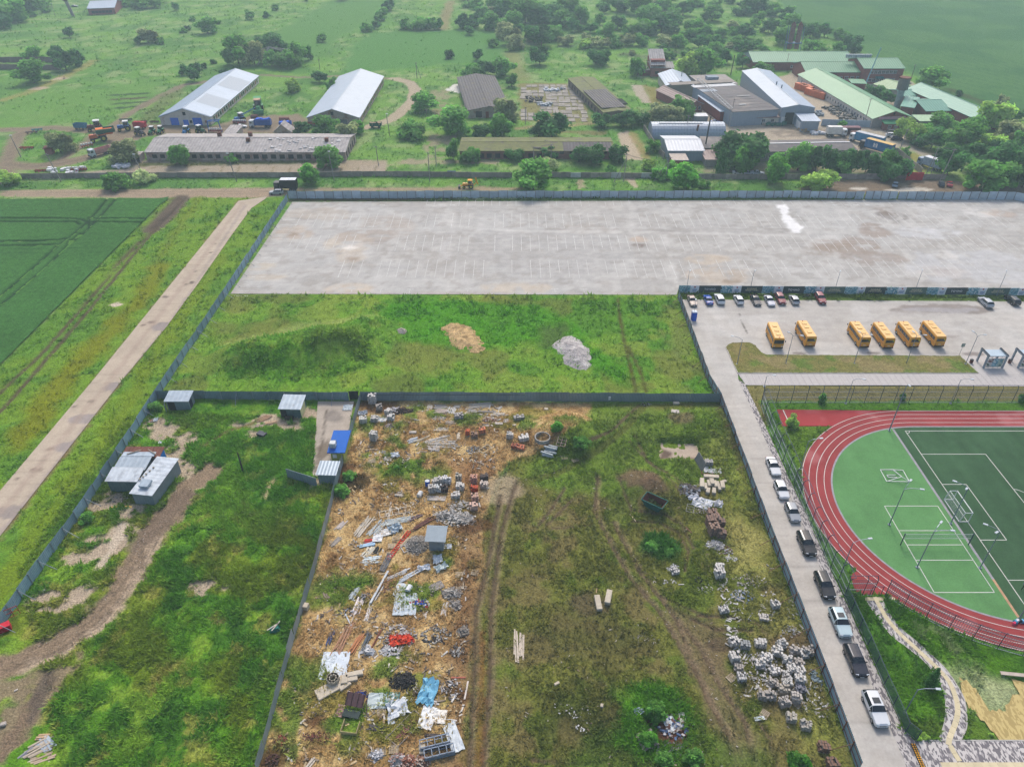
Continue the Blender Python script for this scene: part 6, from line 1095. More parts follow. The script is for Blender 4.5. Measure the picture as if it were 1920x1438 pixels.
# ================= VEHICLES =================
def loft(st,zoff=0.0):
    """st: list of (y, halfwidth, z_sill, z_belt, z_top, top_halfwidth)"""
    vs=[];k=7
    for y,hw,z0,zb,zt,tw in st:
        half=[(hw*.86,z0),(hw,z0+(zb-z0)*.35),(hw,z0+(zb-z0)*.75),(hw*.96,zb),(tw,zt-.05 if zt > zb+.1 else zt),(tw*.7,zt),(0,zt+.015)]
        vs += [(x,y,z) for x,z in half]+[(-x,y,z) for x,z in half[-2::-1]]
    n=13;fs=[]
    for i in range(len(st)-1):
        for j in range(n-1): fs.append((i*n+j,i*n+j+1,(i+1)*n+j+1,(i+1)*n+j))
    fs.append(tuple(range(n))[::-1]);fs.append(tuple(range((len(st)-1)*n,len(st)*n)));return vs,fs
_car={}
def car_meshes(kind):
    if kind in _car: return _car[kind]
    # stations from nose (y=-L/2) to tail
    P={'sedan': (4.5,.86,[(-2.25,.62,.28,.55,.56,.55),(-2.1,.84,.2,.66,.70,.74),(-1.2,.88,.18,.82,.86,.80),(-.75,.89,.18,.88,.94,.78),(-.05,.89,.18,.9,1.40,.62),(.75,.89,.18,.9,1.42,.62),(1.45,.88,.18,.92,1.02,.72),(2.1,.84,.22,.88,.94,.74),(2.25,.7,.32,.7,.74,.6)]),
         'suv': (4.5,.92,[(-2.25,.66,.32,.7,.74,.62),(-2.08,.88,.26,.86,.90,.78),(-1.15,.92,.24,1.0,1.05,.84),(-.8,.93,.24,1.04,1.12,.82),(-.2,.93,.24,1.06,1.62,.68),(1.7,.92,.24,1.08,1.62,.67),(2.12,.90,.28,1.08,1.14,.76),(2.19,.86,.3,.98,1.0,.76),(2.26,.78,.4,.8,.84,.7)]),
         'hatch': (4.1,.86,[(-2.05,.62,.28,.6,.62,.55),(-1.9,.84,.2,.74,.78,.74),(-1.1,.88,.18,.9,.94,.8),(-.8,.88,.18,.92,1.0,.78),(-.15,.88,.18,.94,1.48,.64),(1.4,.87,.18,.95,1.48,.64),(1.86,.86,.2,.95,1.02,.7),(1.96,.8,.26,.85,.88,.7),(2.05,.7,.36,.7,.72,.6)])}
    L,hw,st=P[kind];vs,fs=loft(st);g=B();g.add(vs,fs);body=g.v,g.f
    gl=[]
    n=13;i0,i1,i2,i3=3,4,5,6
    def face(idx,nm,sc=.97,off=.012):
        pts=[Vector(vs[i]) for i in idx];c=sum(pts,Vector())/len(pts);nn=(pts[1]-pts[0]).cross(pts[2]-pts[0]).normalized()
        if nn.dot(c-Vector((0,0,.7))) < 0: nn=-nn;pts=pts[::-1]
        b=B();b.poly([c+(p-c)*sc+nn*off for p in pts]);gl.append((nm,b))
    for s in (0,1):
        a,b_=(3,4) if s == 0 else (9,8)
        for i in (i0,i1,i2): face([i*n+a,(i+1)*n+a,(i+1)*n+b_,i*n+b_],'side_window',.90)
    b=B();
    def band(i,nm):
        b=B()
        for j in (4,5,6,7):
            pts=[Vector(vs[i*n+j]),Vector(vs[i*n+j+1]),Vector(vs[(i+1)*n+j+1]),Vector(vs[(i+1)*n+j])];lo,hi=(pts[0:2],pts[2:4]);q=[pts[0].lerp(pts[3],.06),pts[1].lerp(pts[2],.06),pts[1].lerp(pts[2],.93),pts[0].lerp(pts[3],.93)]
            nn=(q[1]-q[0]).cross(q[2]-q[0]).normalized();nn=nn if nn.z > 0 else -nn;b.poly([p+nn*.02 for p in q])
        gl.append((nm,b))
    band(i0,'windshield');band(i2,'rear_window')
    _car[kind]=(L,hw,g,gl,st);return _car[kind]
WHL=B().cyl((-.11,0,0),(.11,0,0),.33,n=14).mesh('tyre',TYRE);RM=B().cyl((-.118,0,0),(.118,0,0),.2,n=10).mesh('rim',RIM)
HLM=mat('headlight_glass',S(226,232,238),rough=.15,var=0,rndv=0);TLM=mat('taillight_red',S(190,20,24),rough=.3,var=0,rndv=0);PLM=mat('number_plate',S(226,228,230),var=0,rndv=0);BLK=mat('black_trim',(.012,.012,.013),rough=.6,var=0,rndv=0);CHR=mat('chrome_rail',S(190,194,200),rough=.2,metal=.8,var=0,rndv=0)
_cm={}
def car(px,py,kind,col,label,rz=0.0,z=.6,roof=None,rails=False,group='parked cars',sc=1.0,name='parked_car',hood=None):
    p=at(px,py,z);L,hw,g,gl,st=car_meshes(kind)
    key=(kind,tuple(col))
    if key not in _cm: _cm[key]=[g.mesh('body',mat('paint_%d_%d_%d' % tuple(col),S(*col),rough=.22,var=0,rndv=0,spec=.6),smoothf=False)]+[b.mesh(nm,GLASS) for nm,b in gl]
    ms=_cm[key];t=thing(name,label,'car',(p.x,p.y,.03 if px > 1270 and py > 500 else 0),rz,group,(sc,sc,sc));obj('body',ms[0],t)
    for (nm,_),me in zip(gl,ms[1:]): obj(nm,me,t)
    far=py < 400
    for x in (-hw+.08,hw-.08):
        for y in (-L*.31,L*.30):
            w_=obj('wheel',WHL,t,(x,y,.33));
            if not far: obj('rim',RM,w_)
    if far: return t
    fz=st[1][3]-.06;rz_=st[-2][3]-.06
    for s in (-1,1):
        obj('headlight',HB,t,(s*hw*.72,-L/2+.13,fz),rz=s*.35);obj('taillight',TB,t,(s*hw*.80,L/2-.12,rz_),rz=-s*.2);obj('mirror',MB_,t,(s*(hw+.1),-L*.13,st[2][3]+.1))
    obj('grille',GB,t,(0,-L/2+.03,fz-.22));obj('number_plate',PB,t,(0,-L/2-.02,.42));obj('number_plate',PB,t,(0,L/2+.01,.62));obj('bumper_trim',BB_,t,(0,-L/2+.06,.30),scale=(hw/.9,1,1))
    zt=st[4][4]
    if roof == 'sun': obj('sunroof',B().box((0,0,0),(.86,.75,.02)).mesh('sunroof',GLASS),t,(0,st[4][0]+.6,zt+.035))
    if roof == 'glass': obj('glass_roof',B().box((0,0,0),(.9,1.3,.02)).mesh('glass_roof',GLASS),t,(0,st[4][0]+.85,zt+.03))
    if rails: [obj('roof_rail',B().box((0,0,0),(.05,1.6,.05)).mesh('roof_rail',CHR),t,(s*.62,st[4][0]+.9,zt+.03)) for s in (-1,1)]
    return t
HB=B().box((0,0,0),(.36,.12,.15)).mesh('headlight',HLM);TB=B().box((0,0,0),(.26,.10,.2)).mesh('taillight',TLM);MB_=B().box((0,0,0),(.2,.12,.14)).mesh('mirror',BLK);GB=B().box((0,0,0),(.8,.06,.2)).mesh('grille',BLK);PB=B().box((0,0,0),(.5,.03,.12)).mesh('number_plate',PLM);BB_=B().box((0,0,0),(1.4,.1,.12)).mesh('bumper_trim',BLK)
WH,BK,SV=(232,234,236),(16,18,24),(164,168,174);GR='cars parked nose to tail along the access road'
for c in ((1450,874,'sedan',WH,'white sedan parked highest on the access road',None,0),(1465,918,'hatch',WH,'white hatchback, second from the top of the access road',None,0),(1486,960,'hatch',SV,'silver hatchback parked on the access road',None,0),(1512,1019,'suv',BK,'boxy black people carrier opposite the volleyball court',None,1),(1546,1097,'suv',BK,'black crossover by the gate end of the track fence',None,1),(1575,1167,'suv',(196,218,222),'pale icy blue SUV with sunroof on the access road','sun',0),(1604,1238,'suv',(34,34,48),'dark blue black SUV between the pale blue and the white SUV',None,1),(1641,1328,'suv',WH,'white SUV with sunroof parked lowest on the access road','sun',0)):
    car(c[0],c[1],c[2],c[3],c[4],rz=.0,roof=c[5],rails=bool(c[6]),group=GR,sc=1.06 if c[2] == 'suv' else 1.0)
GR='cars parked facing the banners'
for x,y,k_,c,l,r_ in ((1298,564,'sedan',(178,160,148),'beige sedan beside the blue toilet corner',0),(1328,562,'sedan',(30,84,180),'bright blue sedan under the banners',math.pi),(1349,561,'suv',WH,'white SUV next to the bright blue sedan',math.pi),(1385,562,'hatch',WH,'white hatchback standing alone below a white banner',math.pi),(1417,563,'sedan',(44,46,58),'dark grey sedan below the first gold lettered banner',0),(1443,564,'sedan',(206,208,218),'silver white sedan left of a red car',0),(1463,561,'suv',(136,30,50),'dark red compact SUV between silver cars',0),(1489,562,'hatch',(196,198,200),'silver car beside the parked motorcycle',math.pi),(1538,560,'suv',(140,28,44),'red car parked alone right of the motorcycle',0),(1848,567,'suv',(186,190,196),'silver SUV with a white roof near the right edge',math.pi),(1898,563,'suv',(24,26,34),'black SUV at the right end of the banners',math.pi)):
    car(x,y,k_,c,l,rz=r_+rnd.uniform(-.03,.03),group=GR)
GR='cars parked in the farm and factory yards'
for x,y,k_,c,l,r_ in ((518,361,'suv',SV,'silver SUV in front of the black box truck',R(-85)),(1679,346,'hatch',(150,164,180),'blue grey hatchback before the concrete wall',R(150)),(1766,345,'hatch',(44,56,74),'dark hatchback beside the red car',R(155)),(1781,345,'sedan',(176,30,50),'red sedan under the right hand trees',R(155)),(1674,248,'suv',(60,60,70),'dark car behind the white one on the curving road',R(80)),(1672,254,'suv',(220,222,226),'white car between two dark cars',R(85)),(1681,260,'suv',(56,40,52),'dark maroon car lowest of three',R(85)),(1662,272,'sedan',(180,186,194),'pale car beside the blue lorry',R(70)),(1673,279,'sedan',(52,64,84),'dark blue car at the lorry tail',R(75)),(1675,173,'suv',(160,168,180),'silver van between the green roofs',R(30)),(452,237,'sedan',(216,218,222),'low white car beside the blue tractor',R(95)),(1341,229,'sedan',(70,100,170),'white and blue patrol car by the factory lane',R(85)),(1290,218,'suv',(220,220,220),'white van nose by the workshop',R(20)),
    (1386,324,'sedan',(216,220,226),'white car behind the left end of the tree row',R(80)),(1402,324,'sedan',(200,206,214),'second pale car behind the tree row',R(80)),(1421,324,'sedan',(190,196,204),'third pale car behind the tree row',R(80)),(140,12,'sedan',(90,92,120),'tiny dark car by the far farmhouse',R(90))):
    car(x,y,k_,c,l,rz=r_,group=GR)
# buses
YB=mat('bus_yellow',S(240,168,44),rough=.4,var=.03,rndv=.03);YB2=mat('bus_roof_yellow',S(246,196,118),rough=.45,var=.04,rndv=.02)
def box_m(name,d,m,taper=1.0,c=(0,0,0)): return B().box(c,d,taper=taper).mesh(name,m)
def mk_bus():
    t=thing('school_bus','yellow school bus parked in the row','bus',(0,0,0));L,Wd=7.1,2.35;g=B();prof=[(-Wd/2,.45),(-Wd/2,1.9),(-Wd/2*.95,2.65),(-Wd/2*.78,2.85),(Wd/2*.78,2.85),(Wd/2*.95,2.65),(Wd/2,1.9),(Wd/2,.45)]
    ys=[(-L/2,.94,.12),(-L/2+.25,1,0),(L/2-.2,1,0),(L/2,.95,.08)];vs=[(x*s,y,z-(dz if z > 1 else 0)) for y,s,dz in ys for x,z in prof];n=8
    fs=[(i*n+j,(i+1)*n+j,(i+1)*n+(j+1) % n,i*n+(j+1) % n) for i in range(3) for j in range(n)]+[tuple(range(n)),tuple(range(3*n,4*n))[::-1]];g.add(vs,fs);obj('body',g.mesh('body',YB),t)
    obj('roof',box_m('roof',(Wd*.86,L-.3,.06),YB2,c=(0,0,2.865)),t)
    for s in (-1,1):
        for i in range(6): obj('side_window',box_m('side_window',(.04,.86,.72),GLASS),t,(s*(Wd/2-.005),-L/2+1.0+i*.98,2.02))
        obj('mirror',box_m('mirror',(.14,.12,.36),BLK),t,(s*(Wd/2+.2),L/2-.1,2.1));obj('trim',box_m('trim',(.03,L-.6,.06),sm((200,120,30))),t,(s*(Wd/2+.01),0,1.25))
        for y in (-L*.27,L*.36): w_=obj('wheel',WHL,t,(s*(Wd/2-.12),y,.45),scale=(1.3,1.35,1.35));obj('rim',RM,w_)
        for z in (.95,.75): obj('tail_lamp',box_m('tail_lamp',(.3,.04,.12),TLM),t,(s*.85,-L/2-.005,z))
        obj('headlight',box_m('headlight',(.3,.05,.2),HLM),t,(s*.8,L/2+.005,.85))
    obj('rear_window',box_m('rear_window',(1.85,.05,.7),GLASS),t,(0,-L/2+.01,2.05));obj('windshield',box_m('windshield',(2.05,.05,.95),GLASS),t,(0,L/2-.0,1.95))
    obj('sticker',box_m('sticker',(.34,.02,.24),sm((236,220,40),rndv=0)),t,(.72,-L/2-.03,2.24));obj('number_plate',PB,t,(0,-L/2-.03,.95));obj('bumper',box_m('bumper',(2.2,.14,.25),BLK),t,(0,-L/2-.02,.5));obj('bumper',box_m('bumper',(2.2,.14,.25),BLK),t,(0,L/2+.02,.5))
    for y,c in ((2.0,YB2),(.4,YB2),(-1.6,YB2)): obj('roof_hatch',box_m('roof_hatch',(.95,.6,.12),c),t,(0,y,2.95))
    obj('beacon',B().cyl((0,0,0),(0,0,.16),.09,n=6).mesh('beacon',sm((226,90,40))),t,(0,L/2-.35,2.88));return t
bus0=mk_bus()
for i,(px,py,l,r_) in enumerate(((1518,651.5,'yellow bus, second from the left, rear to the camera',0),(1459.6,654.5,'leftmost yellow bus, the only one facing the camera',math.pi),(1619,653,'yellow bus parked after the gap, third from the left',0),(1664.4,654.5,'yellow bus with red tinted rear window, fourth from the left',0),(1712,653,'yellow bus, fifth from the left',0),(1759.4,651.5,'rightmost yellow bus of the six',0))):
    b=bus0 if i == 0 else copy_tree(bus0);p=at(px,py,.2);b.location=(p.x,p.y+3.6,.03);b.rotation_euler.z=r_+(-.06 if i == 1 else 0);b['label']=l;b['group']='yellow school buses parked in a row'
# trucks and farm machines
def wheel(t,x,y,r,w_=.4,m=None,rim=(200,190,60)):
    o=obj('wheel',B().cyl((x-w_/2,y,r),(x+w_/2,y,r),r,n=12).mesh('wheel',TYRE),t);obj('rim',B().cyl((x-w_/2-.02,y,r),(x+w_/2+.02,y,r),r*.5,n=8).mesh('rim',sm(rim,rndv=0)),o)
def truck(px,py,rz,L,cab,box,label,open_=False,top=None,h=2.4,name='truck',cat='truck',semi=False,load=None):
    t=thing(name,label,cat,at(px,py),rz);c=sm(cab,rough=.4,rndv=0);b=sm(box,rough=.5,rndv=0)
    g=B();g.box((0,-L/2+.9,1.75),(2.4,1.8,2.3),taper=.93);obj('cab',g.mesh('cab',c),t);obj('windshield',box_m('windshield',(2.0,.06,.9),GLASS),t,(0,-L/2+.0,2.1));obj('bumper',box_m('bumper',(2.4,.2,.5),BLK),t,(0,-L/2-.05,.65));[obj('side_window',box_m('side_window',(.06,.9,.7),GLASS),t,(s*1.17,-L/2+.7,2.15)) for s in (-1,1)]
    obj('chassis',box_m('chassis',(.9,L-.6,.3),BLK),t,(0,.2,.85));bl_=L-2.2
    if open_:
        g=B();g.box((0,1.0,1.15),(2.4,bl_,.15));[g.box((s*1.2,1.0,1.1+h/2),(.1,bl_,h)) for s in (-1,1)];[g.box((0,1.0+s*bl_/2,1.1+h/2),(2.4,.1,h)) for s in (-1,1)];obj('tipper_body',g.mesh('tipper_body',b),t)
        [obj('rib',box_m('rib',(.08,.1,h),b),t,(s*1.27,1.0+k*bl_/8,1.1+h/2)) for s in (-1,1) for k in (-3,-1,1,3)]
        if load:
            g=B();[g.box((rnd.uniform(-.7,.7),1+rnd.uniform(-.4,.4)*bl_,1.2+h),(rnd.uniform(.8,1.2),rnd.uniform(.8,1.3),rnd.uniform(.5,.9)),rnd.random()) for _ in range(9)];obj('load',g.mesh('load',sm(load)),t)
    else:
        g=B();g.box((0,1.0,1.15+h/2),(2.45,bl_,h));obj('cargo_box',g.mesh('cargo_box',b),t);obj('roof',box_m('roof',(2.4,bl_-.1,.06),sm(top or box,rndv=0)),t,(0,1.0,1.2+h))
    for y in (-L/2+1.1,L/2-1.0,L/2-2.2):
        for x in (-1.05,1.05): wheel(t,x,y,.5,.35,rim=(120,120,124))
    return t
truck(538,357,R(-90),7.4,(40,42,46),(18,18,22),'black box truck with a white roof on the cross road',top=(236,238,242),h=2.6)
truck(190,291,R(-38),8,(206,214,222),(206,142,138),'white cab dump truck with a salmon pink tipper',open_=True,h=1.4);truck(490,239,R(-90),8.6,(214,220,226),(24,84,170),'blue bodied truck loaded with blue sacks',open_=True,h=2.0,load=(30,100,220))
truck(1566,256,R(88),7.6,(224,226,228),(232,228,220),'white box truck facing right in front of the factory wall',h=2.6)
truck(1623,271,R(220),13,(220,222,224),(56,140,186),'blue curtain lorry with a pale roof, farther of the two',top=(206,208,210),h=2.8);lt=truck(1641,285,R(217),12.5,(60,60,64),(30,112,168),'blue curtain lorry with a yellow roof, nearer of the two',top=(226,190,120),h=2.9);obj('emblem',box_m('emblem',(.04,1.6,1.4),WHT),lt,(1.25,0,2.6));text('2',1.6,sm((30,112,168),rndv=0),lt,(1.29,0,2.6),(R(90),0,R(90)),'numeral')
truck(1742,316,R(-150),9,(150,166,186),(170,184,204),'white grey lorry parked on the grass behind the red gate',top=(226,228,232),h=2.6)
def trailer(px,py,rz,L,col,label,h=1.2,z=.9,load=None,wheels=2,cover=None,name='trailer'):
    t=thing(name,label,'trailer',at(px,py),rz);c=sm(col);g=B();g.box((0,0,z),(2.2,L,.15));[g.box((s*1.1,0,z+h/2),(.08,L,h)) for s in (-1,1)];[g.box((0,s*L/2,z+h/2),(2.2,.08,h)) for s in (-1,1)];obj('body',g.mesh('body',c),t);obj('drawbar',box_m('drawbar',(.15,1.6,.12),BLK),t,(0,-L/2-.8,.7))
    if load: g=B();[g.box((rnd.uniform(-.6,.6),rnd.uniform(-.4,.4)*L,z+h*.8),(rnd.uniform(.6,1.2),rnd.uniform(.6,1.4),rnd.uniform(.5,.9)),rnd.random()*3) for _ in range(8)];obj('load',g.mesh('load',sm(load)),t)
    for y in ([0] if wheels == 1 else [-L*.3,L*.3]):
        for x in (-1,1): wheel(t,x,y,.45,.3,rim=(120,60,50))
    return t
trailer(705,240,R(88),4.5,(20,104,80),'small green trailer heaped with brown soil by the curved track',load=(180,150,120));trailer(536,238,R(92),4.6,(24,90,190),'blue trailer piled with blue tarpaulin bundles',load=(30,100,220));trailer(592,236,R(90),5.6,(180,84,60),'orange brown trailer before the white roofed barn',h=.9);trailer(153,243,R(85),4.6,(44,124,160),'turquoise farm trailer with lattice sides at the left',h=1.5)
trailer(264,242,R(88),4.6,(196,36,56),'crimson boxy implement trailer beside the blue tractor',h=1.9,load=(196,36,56))
def tractor(px,py,rz,col,label,s=1.0,hood=(0,0,0),roof=(230,230,230),name='tractor'):
    t=thing(name,label,'tractor',at(px,py),rz,'farm tractors',(s,s,s));c=sm(col,rough=.4,rndv=0);obj('bonnet',B().box((0,-1.5,1.45),(.95,2.0,.85),taper=.85).mesh('bonnet',c),t);obj('chassis',box_m('chassis',(.6,3.8,.5),BLK),t,(0,-.4,.95))
    obj('cab',B().box((0,.35,2.15),(1.6,1.5,1.5),taper=.88).mesh('cab',GLASS),t);obj('cab_roof',box_m('cab_roof',(1.65,1.7,.22),sm(roof,rndv=0)),t,(0,.35,3.0));g=B();[g.box((x,.4,1.75),(.4,1.7,.14)) for x in (-1.0,1.0)];obj('fender',g.mesh('fender',c),t)
    g=B();[g.cyl((x,y,1.4),(x*.88,y,2.9),.06,n=4) for x in (-.78,.78) for y in (-.35,1.05)];obj('cab_pillar',g.mesh('cab_pillar',c),t)
    obj('exhaust',B().cyl((.5,-1.2,1.8),(.5,-1.2,2.9),.06,n=5).mesh('exhaust',BLK),t)
    for x in (-.95,.95): wheel(t,x,.7,.85,.5);wheel(t,x*.9,-1.9,.55,.38)
    return t
TR=[(183,246,R(-70),(120,24,36),'large dark red tractor with a white cab roof',1.35),(237,245,R(-70),(30,110,190),'blue tractor beside the crimson implement',1.2),(286,251,R(0),(60,150,100),'small green tractor hidden by the derelict roof, left of a pair',.9),(302,250,R(0),(80,160,110),'small green tractor hidden by the derelict roof, right of a pair',.9),(350,252,R(0),(40,130,200),'blue tractor with white roof behind the long roof',1.0),(376,250,R(60),(24,100,70),'green tractor next to the blue gantry',1.0),(262,254,R(60),(70,70,84),'dark tractor at the corner of the derelict roof',1.0),(452,228,R(-40),(40,120,200),'blue tractor carrying a pale blue lattice boom',1.1)]
for x,y,r_,c,l,s in TR:
    t=tractor(x,y,r_,c,l,s)
    if 'boom' in l: obj('boom',B().cyl((0,0,2),(5.5,3.4,5.2),.3,.2,4).mesh('boom',sm((110,160,200))),t)
jb_=tractor(880,353,R(-90),(240,160,20),'yellow backhoe loader on the track behind the silver fence',.9,roof=(244,170,60),name='backhoe_loader');g=B();g.tube([Vector((0,1.5,1)),Vector((0,2.6,2.0)),Vector((0,2.4,4.0)),Vector((0,3.2,1.4))],.2,4);obj('dipper_arm',g.mesh('dipper_arm',sm((240,160,20))),jb_);g=B();[g.cyl((x,-1,1.4),(x,-3.4,.8),.12,n=4) for x in (-.5,.5)];obj('loader_arm',g.mesh('loader_arm',sm((240,160,20))),jb_);obj('bucket',B().box((0,-3.6,.55),(2.1,.7,.8)).mesh('bucket',BLK),jb_)
t=tractor(190,265,R(-60),(236,104,30),'orange self propelled sprayer with folded green booms',1.5,roof=(240,120,40),name='crop_sprayer');obj('folded_boom',B().box((1.2,1.6,2.6),(.4,4.4,.9)).box((-1.2,1.6,2.6),(.4,4.4,.9)).mesh('folded_boom',sm((30,90,60))),t);obj('tank',B().cyl((0,1.3,2.2),(0,3.2,2.2),.8,n=8).mesh('tank',sm((236,104,30))),t)
t=tractor(486,211,R(15),(70,150,90),'weathered green combine harvester in the weeds between the barns',1.7,roof=(196,160,130),name='combine_harvester');obj('grain_tank',B().box((0,2.2,2.2),(1.8,2.4,1.8)).mesh('grain_tank',sm((80,150,96))),t);obj('header',B().box((0,-2.7,.8),(2.4,.8,.9)).mesh('header',sm((60,140,90))),t)
def implement(px,py,rz,L,col,label,hop=None,n=6,name='seed_drill'):
    t=thing(name,label,'farm implement',at(px,py),rz);g=B();g.box((0,0,.8),(L,.18,.18));g.box((0,1.0,.8),(L,.15,.15));[g.box((-L/2+L*(i+.5)/n,.4,.55),(.12,1.4,.5)) for i in range(n)];g.box((0,-1.0,.7),(.15,1.8,.15));obj('frame',g.mesh('frame',sm(col)),t)
    for i in range(n):
        obj('row_unit',B().cyl((-L/2+L*(i+.5)/n,1.2,.35),(-L/2+L*(i+.5)/n+.12,1.2,.35),.35,n=8).mesh('row_unit',BLK),t)
        if hop: obj('hopper',B().box((-L/2+L*(i+.5)/n,.6,1.25),(.5,.5,.6),taper=1.2).mesh('hopper',sm(hop)),t)
    return t
for a_ in ((50,281,.1,5,(170,50,40),'red cultivator left of the brown bush',None,5),(165,277,.7,4.4,(176,40,50),'red planter with white hoppers on the verge',(226,226,230),5),(147,322,.1,5.8,(170,40,44),'red planter with white hoppers by the white heap',(226,226,230),6),(78,324,.1,4.6,(150,50,44),'low red harrow at the left of the white heap',None,5),(404,249,0,5.6,(150,40,50),'red seed drill under the blue gantry',(226,226,230),6),(449,233,0,5.6,(160,40,60),'red and white planter behind the low white car',(226,226,230),7),(236,228,.2,5,(40,84,66),'upright folded green harrow by the barn track',None,6),(268,232,.2,3.6,(90,52,48),'rusty implement beside the barn, left one',None,4),(289,232,0,3.6,(84,50,46),'rusty implement nearest the blue doored barn',None,4),(60,252,.3,4.6,(96,76,72),'dark rusty trough shaped implement in the grass island',None,3),(70,247,.3,4.0,(50,140,140),'turquoise implement behind the rusty trough',None,4)): implement(*a_)
t=thing('gantry','bright blue steel gantry frame behind the derelict roof','gantry',at(404,248));g=B();g.tube([Vector((-2.6,0,0)),Vector((-2.3,0,4.2)),Vector((2.0,0,4.2)),Vector((2.6,0,0))],.2,4);g.tube([Vector((-2.3,0,4.2)),Vector((-1.2,3,4.0)),Vector((1.8,3,4.0)),Vector((2.0,0,4.2))],.14,4);obj('frame',g.mesh('frame',sm((40,110,200))),t)
for x,y,L,c,l in ((478,225,2.6,(120,70,66),'rusty cylindrical tank behind the blue truck'),(534,230,3.8,(140,84,76),'rusty cylindrical tank behind the blue trailer'),(1602,256,3.5,(150,110,96),'brown tank on a chassis by the blue lorry')):
    p=at(x,y);t=thing('storage_tank',l,'tank',p);obj('shell',B().cyl((-L/2,0,1.2),(L/2,0,1.2),.9,n=12).mesh('shell',sm(c)),t);[obj('cradle',box_m('cradle',(.25,1.4,.7),RUST),t,(s*L*.3,0,.35)) for s in (-1,1)]
OR=sm((232,116,60),rough=.6)
for i,(x,y) in enumerate(((1505,170),(1512,171),(1517,174),(1524,180),(1533,183),(1542,186))):
    t=thing('shipping_container',('orange container at the left end of the farther pair','orange container in the middle of the farther stack','orange container nearest in the farther stack','orange container at the left of the nearer row','orange container in the middle of the nearer row','orange container with cage at the right of the nearer row')[i],'container',at(x,y),.55,'orange containers in the factory yard');obj('box',B().box((0,1.4,1.35),(2.3,5.5,2.7)).mesh('box',OR),t);obj('door',B().box((0,-1.38,1.35),(2.1,.06,2.4)).mesh('door',sm((214,98,48))),t)
t=thing('container','dark maroon flat container behind the white box truck','container',at(1588,250),0);obj('box',box_m('box',(9,2.6,2.4),sm((96,66,74)),c=(0,0,1.2)),t);obj('lid',box_m('lid',(9.1,2.7,.1),sm((130,92,98))),t,(0,0,2.45))
t=thing('container','grey box cabin with a white roof in the factory lane','container',at(1313,228),0);obj('box',box_m('box',(5.5,4.5,2.2),sm((130,136,142)),c=(0,1.5,1.1)),t);obj('lid',box_m('lid',(5.7,4.7,.1),WHT),t,(0,1.5,2.26))
# motorcycle
t=thing('motorcycle','black motorcycle standing before the banners','motorcycle',at(1513,558));[obj('wheel',B().cyl((x,-.06,.32),(x,.06,.32),.32,n=12).mesh('wheel',TYRE),t) for x in (-.7,.7)];obj('frame',B().tube([Vector((-.7,0,.32)),Vector((-.2,0,.6)),Vector((.35,0,.65)),Vector((.7,0,.32))],.07,5).mesh('frame',BLK),t);obj('fuel_tank',B().box((-.15,0,.85),(.55,.3,.26),taper=.7).mesh('fuel_tank',sm((30,34,44),rough=.3)),t);obj('seat',box_m('seat',(.7,.26,.1),BLK),t,(.4,0,.82));obj('handlebar',B().cyl((-.5,-.36,1.02),(-.5,.36,1.02),.03,n=5).mesh('handlebar',CHR),t);obj('engine',box_m('engine',(.4,.3,.35),RIM),t,(0,0,.48))
# people: one skinned figure at the right edge of the turf, one in the left yard of the farm
def person(loc,rz,top,legs,label,lean=.1,stride=.25):
    sk=[(0,0,.95),(0,0,1.2),(0,0,1.42),(0,-lean*.3,1.52),(0,-lean*.4,1.70),(-.19,0,1.42),(-.27,-.05,1.15),(-.24,-.2,.95),(.19,0,1.42),(.27,.05,1.15),(.25,.0,.92),(-.1,0,.9),(-.11,-stride*.5,.5),(-.11,-stride,.08),(-.11,-stride-.14,.04),(.1,0,.9),(.11,stride*.3,.5),(.11,stride,.1),(.11,stride-.14,.04)]
    ed=[(0,1),(1,2),(2,3),(3,4),(2,5),(5,6),(6,7),(2,8),(8,9),(9,10),(0,11),(11,12),(12,13),(13,14),(0,15),(15,16),(16,17),(17,18)];rad=[.15,.14,.16,.06,.11,.07,.05,.04,.07,.05,.04,.10,.075,.055,.045,.10,.075,.055,.045]
    me=bpy.data.meshes.new('body');me.from_pydata(sk,ed,[]);
    skin=mat('skin',S(196,150,124),var=0,rndv=0);tmp=bpy.data.objects.new('body',me);COL.objects.link(tmp);tmp.modifiers.new('s','SKIN')
    for i,v in enumerate(me.skin_vertices[0].data): v.radius=(rad[i],rad[i]*(.75 if i in (0,1,2) else 1));v.use_root=i == 0
    sb=tmp.modifiers.new('u','SUBSURF');sb.levels=1
    dg=bpy.context.evaluated_depsgraph_get();me2=bpy.data.meshes.new_from_object(tmp.evaluated_get(dg));bpy.data.objects.remove(tmp);me2.name='body'
    for m in (skin,sm(top,rndv=0),sm(legs,rndv=0),sm((50,36,30),rndv=0)): me2.materials.append(m)
    for p in me2.polygons: z=p.center.z;p.material_index=3 if z > 1.70 and p.center.y > -.06 or z > 1.78 else (0 if z > 1.5 else (1 if z > .93 and abs(p.center.x) < .24 or z > 1.12 else (0 if z > .9 and abs(p.center.x) > .2 else 2)))
    t=thing('person',label,'person',loc,rz);obj('body',me2,t);return t
p=at(1917,1106);person((p.x,p.y,.06),2.2,(20,70,160),(26,26,30),'person in a blue top running on the dark turf at the right edge');p=at(543,250);person((p.x,p.y-2,0),1,(24,24,28),(30,30,34),'tiny figure in black beside the grey pyramid roofed hut',stride=.1)
p=at(1908,1168);t=thing('bag_pile','heap of pink, blue and white sports bags at the lamp foot','bags',(p.x,p.y,.07))
for i,c in enumerate(((220,50,100),(70,170,210),(236,236,240),(30,34,50),(110,180,220),(200,40,60))): obj('bag',B().box((-.7+i*.35,rnd.uniform(-.3,.3),.2),(.6,.4,.4),rnd.uniform(0,3),taper=.7).mesh('bag',sm(c)),t)
